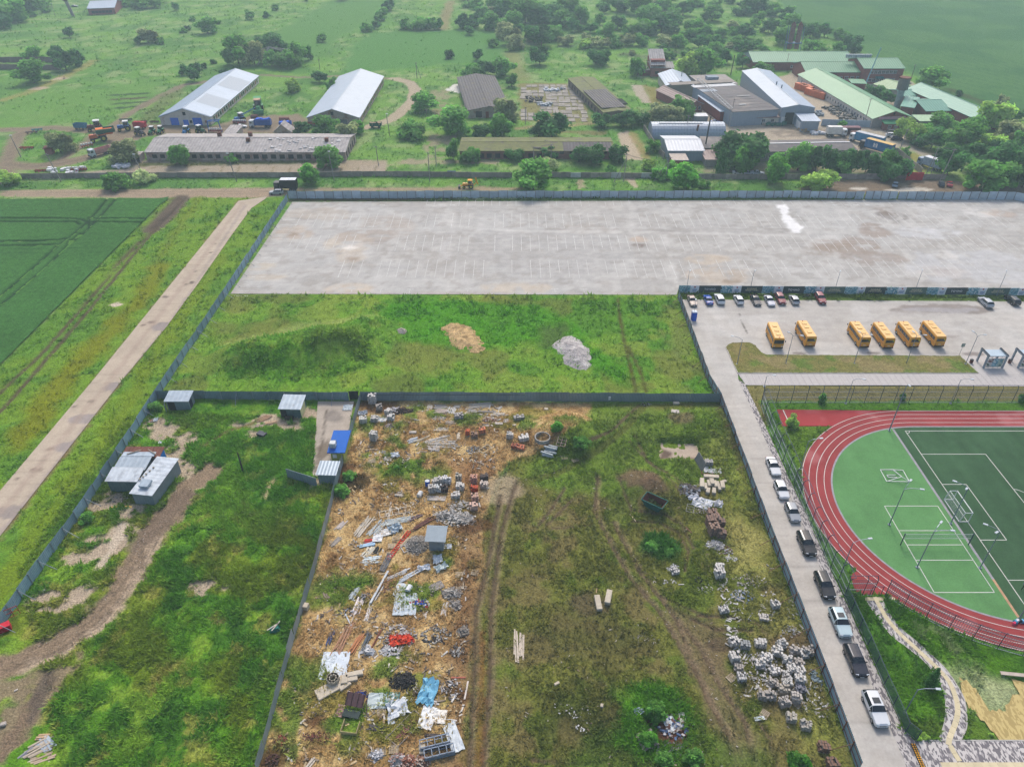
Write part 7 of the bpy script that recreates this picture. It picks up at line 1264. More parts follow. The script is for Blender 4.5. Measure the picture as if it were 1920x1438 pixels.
# ================= STORED MATERIALS AND RUBBISH =================
def cv(t,x,y):
    ox,oy,s={'1': (0,710,3.994),'2': (480,710,3.994),'3': (960,710,3.994),'5': (0,1070,3.908),'6': (480,1070,3.908),'7': (960,1070,3.908),'8': (1440,1070,3.908)}[t]
    return ox+x/s,oy+y/s
PALW=mat('pallet_wood',S(178,162,138),var=.15,scale=3,rndv=.2)
def pal_b(w=1.2,d=1.0,z=0):
    g=B();[g.box((-w/2+w*(i+.5)/6,0,z+.13),(w/6*.62,d,.03)) for i in range(6)];[g.box((0,y,z+.07),(w,.1,.1)) for y in (-d/2+.05,0,d/2-.05)];return g
PALM=pal_b().mesh('slat',PALW)
def place(name,label,cat,t,x,y,rz=0,group=None,dz=0):
    p=G(*cv(t,x,y));return thing(name,label,cat,(p.x,p.y,p.z+dz),R(rz),group)
def stack(t,x,y,w_,d,h,col,label,rz=None,messy=.06,n=None,name='block_pallet',cat='pallet stack'):
    o=place(name,label,cat,t,x,y,rnd.uniform(-14,14) if rz is None else rz,'stacks of building blocks and bricks');obj('pallet',PALM,o,scale=(w_/1.2,d,1));g=B();nx,ny,nz=n or (4,3,max(2,int(h/.28)))
    for k in range(nz):
        for i in range(nx):
            for j in range(ny):
                if k == nz-1 and rnd.random() < messy*4: continue
                g.box((-w_/2+w_*(i+.5)/nx+rnd.uniform(-messy,messy),-d/2+d*(j+.5)/ny+rnd.uniform(-messy,messy),.16+h*(k+.5)/nz),(w_/nx*rnd.uniform(.86,.98),d/ny*.94,h/nz*.94),rnd.uniform(-messy,messy)*2.5)
    obj('block',g.mesh('block',sm(col,rndv=.1,var=.15,scale=2.5)),o,kind='stuff')
    for s in (-.25,.25): obj('strap',B().box((w_*s,0,.16+h*.5),(.04,d+.06,h+.06)).mesh('strap',sm((90,92,96))),o) if messy < .08 else None
    return o
def planks(t,x,y,L,rz,n,col,label,w_=.22,spread=.5,th=.07,name='timber_pile',cat='timber pile',lay=2):
    L *= .86
    o=place(name,label,cat,t,x,y,rz);m=sm(col,rndv=.16,var=.12,scale=3)
    key=('pl',round(L,1),w_,th,m.name)
    if key not in _pm: _pm[key]=B().box((0,0,0),(L,w_,th)).mesh('plank',m)
    for i in range(n):
        k=i % lay;obj('plank' if th < .3 else 'pipe',_pm[key],o,(rnd.uniform(-.12,.12)*L,(i-n/2)*w_*1.05/lay*2*.7+rnd.uniform(-.1,.1),th*(k+.6)+.05+(.02*(i % 3))),rot=(rnd.uniform(-.1,.1),rnd.uniform(-.02,.02),rnd.uniform(-.09,.09)*spread*2),scale=(rnd.uniform(.7,1.05),1,1))
    return o
def sheetm(t,x,y,L,w_,rz,col,label,crump=.12,name='metal_sheet',cat='sheet',dz=.15,n=7):
    L *= .84;w_ *= .84
    o=place(name,label,cat,t,x,y,rz);g=B();r=np.random.default_rng(int(x*7+y));vs=[(L*(i/n-.5)+r.uniform(-1,1)*crump*L/n*1.5,w_*(j/n-.5)+r.uniform(-1,1)*crump*w_/n*1.5,dz+r.uniform(0,1)*crump*1.6) for j in range(n+1) for i in range(n+1)]
    g.add(vs,[(j*(n+1)+i,j*(n+1)+i+1,(j+1)*(n+1)+i+1,(j+1)*(n+1)+i) for j in range(n) for i in range(n)]);obj('sheet',g.mesh('sheet',sm(col,rough=.5,rndv=.05,var=.12)),o);return o
def slab(t,x,y,L,w_,h,rz,col,label,name='concrete_slab',cat='slab',tilt=0):
    L *= .86;w_ *= .82
    o=place(name,label,cat,t,x,y,rz);bm=bmesh.new();bmesh.ops.create_cube(bm,size=1);bmesh.ops.scale(bm,vec=(L,w_,h),verts=bm.verts);bmesh.ops.bevel(bm,geom=bm.edges[:],offset=min(.06,h*.3),segments=1,affect='EDGES')
    for v in bm.verts: v.co += Vector((rnd.uniform(-.03,.03),rnd.uniform(-.03,.03),0))
    me=bpy.data.meshes.new('slab');bm.to_mesh(me);bm.free();me.materials.append(sm(col,rndv=.08,var=.15,scale=2));obj('slab',me,o,(0,0,h/2+.02),rot=(tilt,0,0));return o
def heap(t,x,y,rx,ry,h,cols,label,n=60,sz=.35,rz=0,name='rubble_heap',cat='heap',flat_=False,base=True):
    if h < .45: base=False
    if name != 'gravel_pile': rx *= .82;ry *= .82;h *= .85;sz *= .66;n=int(n*1.25);cols=[tuple(v*.9 for v in c) for c in cols]
    o=place(name,label,cat,t,x,y,rz,dz=0);r=np.random.default_rng(int(x+y*3))
    if base:
        g=B();k=14;vs=[(0,0,h)]+[(rx*q*math.cos(6.283*i/k)*r.uniform(.85,1.1),ry*q*math.sin(6.283*i/k)*r.uniform(.85,1.1),h*(1-q)**.8*r.uniform(.8,1.1)) for q in (.35,.7,1.0) for i in range(k)]
        fs=[(0,1+i,1+(i+1) % k) for i in range(k)]+[(1+q*k+i,1+(q+1)*k+i,1+(q+1)*k+(i+1) % k,1+q*k+(i+1) % k) for q in (0,1) for i in range(k)];g.add(vs,fs);obj('base',g.mesh('base',sm(tuple(v*.72 for v in cols[0]),rndv=.05,fine=.25,fscale=5.0)),o)
    for ci,c in enumerate(cols):
        g=B()
        for _ in range(n//len(cols)):
            a=r.uniform(0,6.28);q=math.sqrt(r.uniform(0,1));z=h*(1-q)**.8+.03;s=sz*r.uniform(.4,1.3)
            g.box((rx*q*math.cos(a),ry*q*math.sin(a),z),(s*r.uniform(.7,2.2 if not flat_ else 3),s,s*(.5 if not flat_ else .12)),r.uniform(0,3.1),r.uniform(-.5,.5),r.uniform(-.4,.4))
        obj('piece',g.mesh('piece',sm(c,rndv=.08)),o,kind='stuff')
    return o
def frame_(t,x,y,L,w_,rz,col,label,nx=2,ny=1,r_=.09,name='frame',cat='frame',dz=.15,tilt=0):
    o=place(name,label,cat,t,x,y,rz);g=B();[g.box((0,-w_/2+w_*j/ny,dz),(L,r_,r_)) for j in range(ny+1)];[g.box((-L/2+L*i/nx,0,dz+.01),(r_,w_,r_)) for i in range(nx+1)];obj('frame',g.mesh('frame',sm(col,rndv=.06)),o,rot=(tilt,0,0));return o
def pallet(t,x,y,rz,label):
    o=place('wooden_pallet',label,'pallet',t,x,y,rz,'loose wooden pallets');p=B();[p.box((0,y_,.07),(1.2,.1,.1)) for y_ in (-.45,0,.45)];obj('bearer',p.mesh('bearer',PALW),o);s=B().box((0,0,0),(.13,1.0,.03)).mesh('slat',PALW) if 'slat1' not in _pm else _pm['slat1'];_pm['slat1']=s
    for i in range(6): obj('slat',s,o,(-.5+i*.2,0,.14));return_=o
    return o
WHB,GRB,ORB,BRB,DKB=(210,206,200),(178,170,162),(206,108,66),(138,112,98),(92,80,76)
for a in (('2',875,180,1.5,1.3,1.9,WHB,'tall double white block stack in the corner by the fence junction'),('2',925,232,1.2,1,1.0,GRB,'grey block stack right of the tall corner stack'),('2',995,262,1.4,1.1,.9,WHB,'white wrapped stack with a slab, upper one of two'),('2',1012,308,1.4,1.1,1.0,WHB,'clean white block stack, lower one of two'),('2',805,328,1.4,1.2,1.1,(210,208,200),'white block stack against the dividing fence'),('2',890,318,1.4,1.1,.9,WHB,'white block stack on a grey sheet'),('2',885,458,1.3,1.2,1.7,WHB,'tall white wrapped stack standing alone above the hollow'),('2',1520,296,1.7,1.1,.9,(176,170,164),'grey slab stack before the timber rows'),
    ('2',1348,788,1.1,1,1.0,WHB,'white wrapped stack beside the blue barrel, leftmost of the top row'),('2',1390,782,1.1,1,1.2,WHB,'white block stack in the middle of the top row'),('2',1432,784,1.3,1,1.3,(236,234,232),'brightest white stack with red label by the dark stack'),('2',1320,848,1.2,1,1.3,WHB,'white stack below the blue barrel'),('2',1365,840,1.1,1,1.0,(206,210,212),'white film covered stack beside the dark bundle'),('2',1412,842,1.2,1,1.1,DKB,'dark brown wrapped bundle among white stacks'),('2',1518,758,1.0,1,1.2,(196,188,172),'beige block stack standing apart from the white ones'),('2',1530,826,1.4,1.2,1.0,WHB,'white slab stack between beige and orange stacks'),('2',1495,888,1.5,1.1,.8,WHB,'flat white stack above the rubble'),
    ('2',1632,778,1.2,1,1.4,(200,150,130),'topmost orange white stack of the brick column'),('2',1636,842,1.2,1,1.1,(196,84,50),'deep orange brick stack of the brick column'),('2',1640,912,1.2,1,1.2,(210,170,150),'pale orange brick stack, third of the brick column'),('2',1632,974,1.4,1,1.0,(214,178,160),'pink tiled stack at the bottom of the brick column'),('2',1708,758,1.4,1,1.1,DKB,'dark sheet wrapped stack right of the brick column'),('2',1708,812,1.3,1,1.0,(212,196,184),'white and red stack under the dark wrapped one'),('2',1585,420,.8,.8,1.0,(226,110,60),'bright orange brick stack, left one by the gate of the plank rows'),('2',1636,434,1.2,1,.8,(160,130,112),'brown brick stack between two orange stacks'),('2',1695,404,1.2,1,.9,(214,130,90),'orange stack with white top, right of the brown one'),
    ('2',1902,445,1.2,1,1.1,WHB,'white block stack left of the heap of broken blocks'),('3',88,458,1.8,1.3,.8,(210,206,200),'untidy white block stack left of the concrete ring'),('3',20,515,1.2,1,.6,(170,96,70),'low red brick stack left of the concrete pipes'),('3',68,524,1.2,1,.5,(214,130,96),'low orange and white brick pile near the concrete ring'),('3',52,304,2.0,1.0,.7,(188,184,178),'grey strapped slab box on tan grass'),
    ('3',1468,645,1.4,1,.9,(176,172,168),'grey slab stack at the pit corner'),('3',1495,1022,1.5,1.3,1.0,BRB,'brown block stack, highest of the brown group'),('3',1520,1062,1.4,1.2,1.0,(150,122,106),'brown block stack tucked behind the middle ones'),('3',1482,1100,1.5,1.3,1.7,BRB,'left tall brown block stack'),('3',1553,1100,1.4,1.3,1.4,(128,104,92),'right dark brown block stack'),('3',1505,1160,1.6,1.4,1.8,(146,120,104),'front tall brown block stack'),('3',1563,1180,1.4,1.2,1.2,BRB,'lower right brown block stack'),
    ('7',1190,18,1.1,.9,.6,WHB,'small white block pile in the right yard beyond the ruts'),('7',1515,38,1.4,1.3,1.2,WHB,'square white block stack alone on the grass'),('7',1548,295,1.3,1.1,.7,(206,204,200),'small rough white block stack by the paper litter'),('7',1842,352,1.3,1,.5,(196,190,182),'flat grey stack at the end of the curved rut'),('7',1620,538,1.2,1.1,1.0,WHB,'white block stack, leftmost of the upper three'),('7',1702,562,1.3,1,.9,(156,158,158),'grey block stack in the middle of the upper three'),('7',1816,548,1.5,1.1,.9,WHB,'white hollow block stack, rightmost of the upper three'),('7',1625,650,1.3,1.2,1.1,WHB,'strapped white block stack above the small grey ones'),('7',1656,722,1.2,.9,.6,GRB,'small grey broken stack above the loose pallet'),('7',1678,795,1.1,1.1,.8,(196,194,192),'speckled grey white stack beside the loose pallet'),
    ('8',46,262,1.1,1.1,.9,WHB,'white block stack next to the blue fence, far from the others'),('3',1550,1436,1.3,1.2,1.0,WHB,'white stack low in the grass beyond the litter')): stack(*a)
for i,(x,y,c,m_) in enumerate(((92,552,WHB,.16),(185,602,GRB,.1),(255,622,WHB,.14),(288,604,GRB,.16),(132,672,WHB,.13),(215,690,GRB,.12),(45,745,(206,202,198),.12),(130,772,WHB,.14),(222,752,WHB,.1),(35,835,GRB,.14),(132,838,WHB,.12),(222,812,WHB,.1),(15,925,GRB,.16),(108,890,(190,180,166),.08),(232,880,(128,128,138),.12),(196,952,(188,180,172),.08),(112,980,GRB,.1),(166,1090,(178,172,160),.1),(266,1148,(186,180,170),.12),(-60,700,WHB,.16),(-20,660,WHB,.15),(-45,930,GRB,.1),(60,610,WHB,.15),(170,730,WHB,.15))):
    stack('8',x,y,1.22,1.05,rnd.uniform(.8,1.2),c,('heaped white stack at the top of the paver dump','long grey stack behind a wooden brace','white stack against the blue fence brace','grey stack touching the blue fence','white stack in the second row of the dump','grey stack under the slanting brace','wide pale stack at the left of the dump','white stack in the heart of the dump','white stack on the right, third row','grey stack on the left, fourth row','white stack in the fourth row, middle','white stack on the right, fourth row','grey collapsed stack at lower left of the dump','tan grey stack with straight sides','dark slate grey stack of the dump','slatted pale stack leaning at the dump foot','grey stack at the dump foot','detached grey stack below the dump','lowest detached grey stack','white stack at the far left of the dump','white stack left of the dump centre','grey flat stack lower left of the dump','white stack filling the top gap','white stack filling the middle gap')[i]+' of paving blocks'*0,messy=m_)
for x,y,l in ((400,1305,'brown block stack by the sheet fence near the bottom'),(462,1425,'brown block stack cut by the bottom edge')): stack('8',x,y,1.3,1.1,.9,(134,104,88),l)
heap('7',1835,715,3.4,3.0,.8,[(190,184,178),(210,206,200)],'spilled heap of white paving blocks left of the dump',90,.30,base=False);heap('8',150,700,4,6,.3,[(176,172,168),(214,212,208)],'loose white paving blocks scattered between the stacks of the dump',70,.24,base=False)
for a in (('2',1520,952,2.4,1.6,.4,[GRB,WHB],'broken grey block rubble under the flat white stack',70,.35),('2',1440,1032,3.0,1.8,.6,[(184,180,176),WHB,(120,116,112)],'left part of the long white block rubble by the booth',90,.4),('2',1545,1042,2.2,1.8,.5,[WHB,GRB],'right part of the white block rubble by the booth',70,.4),('2',1490,1088,2.6,1.0,.4,[WHB,(90,92,92)],'lowest strip of block rubble just above the booth',50,.4),('2',1085,245,3.0,1.4,.6,[(70,54,48),(98,74,64)],'dark brown scrap wire heap near the corner stacks',80,.3),
    ('2',1040,240,1.8,1.2,.6,[(196,190,190),(210,206,210)],'crumpled pale film heap left of the dark scrap',40,.4),('2',1724,312,1.4,.7,.4,[(150,100,80),(206,196,190)],'rust and white heap near the fence, left one',30,.25),('2',1782,312,1.2,.8,.5,[(200,150,120),(210,206,196)],'pinkish heap near the fence, right one',30,.25),('2',1632,530,1.8,1.2,.3,[(96,100,104),(170,168,166)],'dark stick heap under the orange stacks',50,.3),('2',1712,462,1.2,.7,.2,[(180,150,110)],'tiny tan litter patch by the yellow weeds',20,.2),
    ('2',1000,362,1.4,1.2,.6,[(200,186,180),(120,100,92)],'small rubble pile above the lone white stack',30,.3),('6',1050,480,3.2,2.4,.4,[(206,202,200),(150,140,134)],'white film rubbish around the red orange tarp',110,.35),('6',1000,590,2.0,1.4,.4,[(222,222,222),(206,200,200)],'white film rubbish below the red orange tarp',70,.35),('6',1320,475,2.6,1.8,.3,[(150,146,142),(60,60,64),(206,200,190)],'grey and black ash heap near the wheel ruts',90,.3),('6',1516,448,1.1,1.0,.7,[(180,172,160),(140,130,120)],'grey stick bundle beside the left rut',50,.35),('6',775,915,1.2,1.0,.3,[(30,60,150),(60,70,130)],'tangle of blue wire in the dry grass',50,.2),('6',1082,812,2.4,1.8,.6,[(34,34,38),(60,56,54)],'black tangled heap left of the light blue tarp',90,.3),('6',1180,900,1.8,1.6,.3,[(96,76,64),(200,196,190)],'brown twigs beside the light blue tarp',60,.25),
    ('6',450,1218,2.6,.9,.4,[(132,78,62),(110,66,54)],'elongated red brick rubble heap',90,.22),('6',182,1242,1.1,.9,.4,[(176,96,74),(110,66,54)],'small round brick rubble heap near the dividing fence',50,.22),('6',122,1395,1.2,1.0,.3,[(96,62,52),(80,54,48)],'brown rubble heap at the bottom near the fence',40,.25),('6',1118,1402,1.5,1.2,.7,[(160,100,78),(206,176,160)],'brick rubble bag in the middle at the bottom',80,.22),('6',1218,1402,1.3,1.1,.7,[(170,120,96),(206,186,170)],'brick rubble bag right at the bottom',70,.22),('6',1040,1390,1.3,1.2,.8,[(214,210,210),(180,140,130)],'white big bag of bricks left at the bottom',50,.22),('6',878,1352,1.2,1.0,.5,[(226,226,230),(196,196,200)],'crumpled white bag beside broken pallets',40,.35),('6',1430,865,1.8,1.8,.3,[(130,120,112),(210,206,206)],'mixed rubbish between tarp and white post',60,.25),
    ('6',820,590,1.4,.8,.5,[(232,232,234)],'cluster of clean white foam boxes',16,.6),('6',795,195,1.4,1.0,.4,[(80,76,76),(180,176,176)],'dark grey oddments above the stacked panels',40,.3),('6',675,305,1.4,.9,.4,[(60,60,64),(190,190,196)],'dark oddments at the foot of the pale panels',36,.3),('6',1195,250,2.0,1.2,.4,[(236,236,238),(196,40,60),(30,80,190),(190,180,150)],'white red and blue bags beside the big zinc sheets',48,.45),('6',1435,172,1.8,1.3,.8,[(196,190,182),(150,142,134)],'rough stack of grey boards by the brown verge',60,.45),('6',1455,252,1.1,1.3,.6,[(180,174,168),(140,132,124)],'smaller rough board stack under the rough one',40,.4),('6',1475,590,1.2,1.0,.4,[(110,100,92),(190,186,180)],'dark debris with a pale board by the left rut',30,.4),
    ('3',1300,835,3.0,2.0,.7,[(120,110,104),(70,64,66),(170,176,186)],'tangled scrap metal at the head of the rubbish sheets',110,.45),('3',1420,1002,1.8,1.0,.3,[(200,186,184),(180,170,170)],'pinkish crushed plaster below the sheet pile',50,.25),('3',1518,1248,1.8,1.3,.6,[(222,220,218),(196,192,190)],'white rubble sack heap below the brown stacks',60,.3),('3',1590,1285,1.6,1.3,.3,[(206,204,204),(120,84,74)],'white and rust litter patch right of the sack heap',50,.25),('3',1622,1348,1.6,.8,.2,[(232,230,230)],'scattered white scraps lowest of the litter trail',36,.28),('3',1000,195,1.4,.8,.2,[(190,186,180),(90,80,76)],'small stones and rags under the cross fence by the track',24,.25),('3',1212,1422,1.2,.9,.5,[(222,220,220)],'white sack mound in the open right yard',26,.35),
    ('7',1740,80,3.2,1.6,.2,[(206,200,194),(160,150,140)],'thin litter of grey scraps near the pale bench boards',60,.3),('7',1700,190,2.4,1.6,.2,[(214,212,214),(120,140,160)],'torn bluish film and sticks on the grass',60,.3),('7',1415,130,1.8,1.0,.1,[(230,226,222)],'white crumbs beside the dark tyre',26,.22),('7',1150,80,1.4,.6,.1,[(224,222,220)],'white crumbs left of the lone white stack',16,.25),('7',450,1005,3.2,1.6,.1,[(226,222,218)],'scatter of white stones in the bare soil, upper patch',34,.18),('7',515,1115,1.2,1.6,.15,[(230,228,224)],'scatter of white stones in the bare soil, lower patch',20,.22),('7',980,500,2.4,1.0,.1,[(206,198,190)],'scatter of pale crumbs beside the ruts',26,.18),('7',1180,1130,3.0,2.2,.4,[(206,204,206),(130,96,86),(96,120,160)],'rubbish dump with white boards among bright bushes',90,.4),('7',1180,1330,3.0,1.6,.3,[(150,146,146),(120,130,140)],'grey rubbish under the lower bushes',60,.35),
    ('8',165,445,1.6,1.2,.15,[(206,206,208),(180,170,160)],'white scraps between the dump and the lone white stack',40,.25),('8',350,800,1.0,2.0,.3,[(150,170,180),(120,140,150)],'bent bluish sheet scraps against the blue fence',24,.4),('1',1110,310,1.6,1.6,.2,[(196,180,168),(206,130,90)],'broken stones and tile pieces by the left fence',36,.3),('1',920,905,3.0,1.0,.15,[(120,110,104),(196,190,184)],'grit and scraps in front of the bright shed',60,.2),('5',340,1010,.1,.1,.1,[(180,170,160)],None,1,.1)):
    if a[7]: heap(*a)
heap('2',1208,1248,2.0,2.1,1.1,[(160,154,146),(186,180,172),(140,134,128)],'round grey gravel mound beside the lone metal booth',500,.10,name='gravel_pile',cat='gravel pile')
# sand / gravel heaps of the green field
def pilesheet(px,py,outline,h,col,label,seed,c2):
    P=atn(outline);c=P.mean(0)
    def zf(X,Y):
        d=sdist(X,Y,P)[0];return mounds(X,Y)+.05+np.clip(d,0,3)*.16*h+(fbm(X,Y,.8,3,seed)-.5)*.5*np.clip(d,0,1)
    def post(X,Y,C): t_=fbm(X,Y,.7,3,seed+1)[:,None];return C*(1+(t_-.5)*.5)+(np.array(S(*c2))-C)*smooth(.55,.65,fbm(X,Y,1.6,2,seed+2))[:,None]*.7
    o=sheet('gravel_pile',P,.3,0,S(*col),[],GM,zf=zf,kind='thing',post=post);del o['kind'];tag(o,label,'gravel pile')
pilesheet(868,640,[(828,612),(845,606),(868,606),(884,603),(886,615),(898,630),(902,640),(914,648),(908,657),(895,663),(870,660),(845,650),(838,635),(826,622)],1.0,(196,166,120),'wide tan sand and straw heap in the middle of the green field',5,(150,124,84))
pilesheet(1072,660,[(1034,650),(1048,635),(1062,630),(1074,629),(1086,635),(1094,650),(1104,655),(1110,675),(1111,692),(1100,698),(1078,692),(1058,684),(1044,664)],1.2,(176,170,168),'grey crushed stone heap on the right of the green field',9,(206,200,196));pilesheet(754,622,[(744,622),(750,617),(758,617),(764,622),(760,628),(748,628)],1.3,(176,166,156),'small round grey heap near the weedy mound',12,(150,140,130))
PL=(196,186,170);PG=(176,170,162)
for a in (('2',1300,214,1.7,90,6,PL,'short planks laid upright in the row by the fence'),('2',1382,214,3.0,0,8,PG,'grey plank pile, upper left of the plank rows'),('2',1382,246,2.8,0,8,(188,172,160),'brownish plank pile below the upper left one'),('2',1462,240,2.4,75,9,(206,202,196),'pale crossed timber bundle among the plank rows'),('2',1500,212,2.0,5,5,PG,'small timber pile right of the crossed bundle'),('2',1374,300,2.6,0,6,PG,'grey plank pile left of the grey slab stack'),('2',1455,330,2.6,-4,5,(156,144,132),'brown curved planks below the slab stack'),('2',1390,384,2.8,0,6,PL,'pale plank pile standing alone above the large timber heap'),('2',1680,200,5.6,8,9,PL,'longest plank fan touching the cross fence'),('2',1620,244,2.4,-10,6,PG,'grey planks under the left end of the plank fan'),('2',1725,248,4.2,0,3,(156,148,140),'three long thin boards under the plank fan'),('2',1640,270,3.6,-6,5,PG,'grey pipes lying left of the long pale beam'),('2',1820,268,3.6,3,4,(200,190,176),'long pale beam at the right of the plank rows'),('2',1814,258,4.0,88,1,(206,196,180),'single pole standing on end in the plank rows'),('2',1870,316,1.4,80,5,(206,200,194),'white short boards right of the dark crate'),
    ('2',1390,492,7.2,3,13,PG,'widest grey timber heap of the tan yard'),('2',1360,458,5.6,18,8,(190,184,176),'upper slanting part of the wide timber heap'),('2',1514,436,2.2,96,4,(206,196,176),'pale boards standing at the end of the timber heap'),('2',1248,452,4.2,35,3,(196,182,156),'thin slanting laths left of the timber heap'),('2',1180,460,2.4,22,7,(178,184,190),'grey metal strips bundle left of the laths'),('2',1190,310,2.0,-20,5,(170,168,166),'grey rods near the white stacks'),('2',1110,325,3.0,-10,3,(176,164,140),'thin sticks beside grey rods'),('2',860,616,2.0,50,5,(160,150,120),'weathered sticks and a broken pallet in the grass patch'),('2',975,560,2.2,-40,5,(150,150,152),'dark grey roofing strips in the green hollow'),('2',1072,868,1.7,-5,6,(186,178,166),'flat pile of old pallets alone on dry grass'),('2',640,1098,2.6,62,5,(190,180,174),'pale boards near the dividing fence'),('2',596,1225,2.4,60,8,(176,166,156),'criss cross sticks left of the long timber stack'),('2',805,1106,5.2,66,9,(200,190,174),'long timber stack lying up the slope'),('2',905,1125,4.2,62,10,(170,178,180),'pale metal profiles with a yellow strip'),('2',1188,1046,3.0,38,7,(120,100,104),'dark pipes near the white lattice frame'),('2',1245,1090,5.0,42,8,(118,80,70),'rusty pipes pointing at the metal booth'),('2',1110,1225,3.4,58,3,(190,176,146),'thin laths beside the red ladder'),('2',850,1212,2.4,8,4,(200,52,44),'red boards in the middle of the coloured pile'),('2',835,1245,3.0,14,5,(170,200,224),'pale blue panels under the red boards'),('2',832,1300,2.6,60,7,(220,214,196),'white and yellow boards below the blue panels'),('2',905,1288,1.8,75,5,(36,38,40),'black boards beside the coloured pile'),('2',860,1362,3.2,8,9,(206,220,226),'white plastic profiles stacked lowest of the coloured pile'),
    ('6',1040,30,4.4,35,6,(206,206,206),'white pipes above the green tuft, left bundle'),('6',1140,30,5.0,40,9,(210,218,226),'shiny bundle of bent pale pipes'),('6',968,110,3.0,72,5,(140,100,78),'rusty angle frame pieces beside the long pipe'),('6',905,170,3.4,72,2,(206,206,206),'short white poles right of the long pipe'),('6',715,165,2.6,68,5,(180,190,196),'bluish metal strips above the pale panels'),('6',742,262,4.0,80,7,(224,214,212),'largest pale panels bundle standing up the slope'),('6',820,305,3.2,84,4,(216,210,206),'three pale boards right of the largest panels'),('6',1380,278,2.8,82,4,(196,190,186),'grey beams below the rough board stack'),('6',640,500,6.0,76,14,(176,134,104),'long fan of rusty and wooden rods'),('6',688,400,3.6,82,2,(196,184,168),'pair of thin boards right of the rod fan'),('6',544,502,2.4,80,6,(70,82,120),'dark blue pipes near the dividing fence'),('6',735,540,3.6,72,9,(190,128,86),'orange brown pipes beside the foam boxes'),('6',805,530,3.0,76,7,(96,104,112),'dark grey pipes beside the orange brown ones'),('6',885,500,4.0,76,3,(130,80,62),'thin rusty rods on dry grass'),('6',880,1155,2.6,-12,9,(84,80,80),'dark scrap rods in green grass'),('6',1320,1208,3.8,-3,3,(80,72,72),'dark long beam above the steel window frames'),('6',400,1405,2.2,62,3,(200,188,172),'two pale beams at the bottom edge'),('6',1530,890,3.0,86,1,(226,214,204),'single white post by the left rut'),('6',1285,958,2.4,-14,2,(220,214,210),'white laths under the light blue tarp'),('6',1450,930,1.8,66,1,(226,222,216),'short white lath left of the white post'),('6',1165,810,2.0,102,1,(226,216,210),'white pole beside the black tangled heap'),('6',1055,405,1.3,112,1,(226,216,210),'short white pole above the red orange tarp'),('6',1480,782,2.8,-3,1,(170,100,80),'rust red pole across the dry grass'),('6',1110,1080,3.4,55,4,(180,150,130),None),
    ('7',50,545,5.6,88,9,(206,192,174),'long pale log bundle lying alone in the muddy yard'),('7',620,150,1.4,80,1,(186,156,126),'thin stick above the pair of concrete beams'),('7',1560,135,1.8,50,1,(190,160,120),'thin slanting stick in the right yard litter'),('7',1665,215,2.4,-35,2,(190,180,166),'crossed pale sticks beside torn film'),('7',1235,100,1.2,0,1,(206,202,198),'short white stick near the dark tyre'),('7',1140,1405,2.0,-20,1,(206,190,160),'pale plank at the bottom below the lower bushes'),('7',910,1155,1.8,-45,1,(170,150,130),'thin plank left of the bright bushes'),('7',1218,985,3.0,82,2,(170,160,146),'upright branch in the rubbish dump'),('7',1200,1150,2.6,30,5,(206,200,190),'white boards poking from the rubbish dump'),('3',1098,550,2.4,48,1,(206,190,150),'pale plank leaning into the concrete pit'),('3',905,1035,2.2,-65,1,(206,186,160),'pale stick left of the green skip'),('3',1325,1140,1.6,-60,2,(170,120,96),'rusty sticks beside the curved rut'),('1',835,885,2.6,68,1,(200,178,136),'timber prop left of the bright shed'),('1',915,960,3.4,2,2,(222,180,96),'yellow plank in front of the bright shed'),('1',840,972,5.0,2,1,(190,166,130),'long brown plank in front of the bright shed'),('1',1145,918,1.8,-28,1,(206,180,140),'short prop at the corner of the long shed'),('1',1205,825,1.8,60,1,(214,206,190),'white plank leaning beside the long shed'),('2',60,300,3.0,40,8,(176,142,112),'scattered brown planks left of the cream walled shed'),('2',110,330,2.6,15,5,(190,160,130),'pale planks near the cream walled shed bench'),('2',25,352,1.6,10,4,(190,170,150),'small crate boards beside scattered planks'),('5',290,1300,3.4,35,12,(186,172,152),'tangled timber scrap at the lower left'),('5',340,1270,2.6,-40,9,(176,186,196),'pale blue grey boards on the timber scrap'),('5',300,1385,3.2,25,7,(180,160,136),'brown planks under the timber scrap'),('5',175,1345,2.6,52,2,(150,150,158),'grey board left of the timber scrap'),('5',320,1215,2.0,5,4,(190,160,126),'old pallet boards above the timber scrap')):
    if a[7]: planks(*a,th=.09 if 'pipe' in a[7] or 'rod' in a[7] else .06,w_=.12 if ('pipe' in a[7] or 'rod' in a[7] or 'stick' in a[7]) else .22)
planks('6',900,120,7.5,76,1,(206,212,216),'longest pale pipe lying up the slope',w_=.3,th=.3,name='long_pipe',cat='pipe');planks('6',675,362,2.6,-55,1,(196,206,220),'bluish metal post crossing the rod fan',w_=.18,th=.15,name='metal_post',cat='post')
for a in (('2',305+0,0,0,0,0,(0,0,0),None),): pass
for x,y,L,r_,l in ((275,530,2.8,-22,'upper bundle of grey concrete pipes by the ladder'),(270,572,2.6,-22,'lower bundle of grey concrete pipes by the ladder')): planks('3',x+(20 if y == 530 else 0),y,L,r_,4,(176,184,186),l,w_=.32,th=.3,name='concrete_pipes',cat='pipes',lay=2)
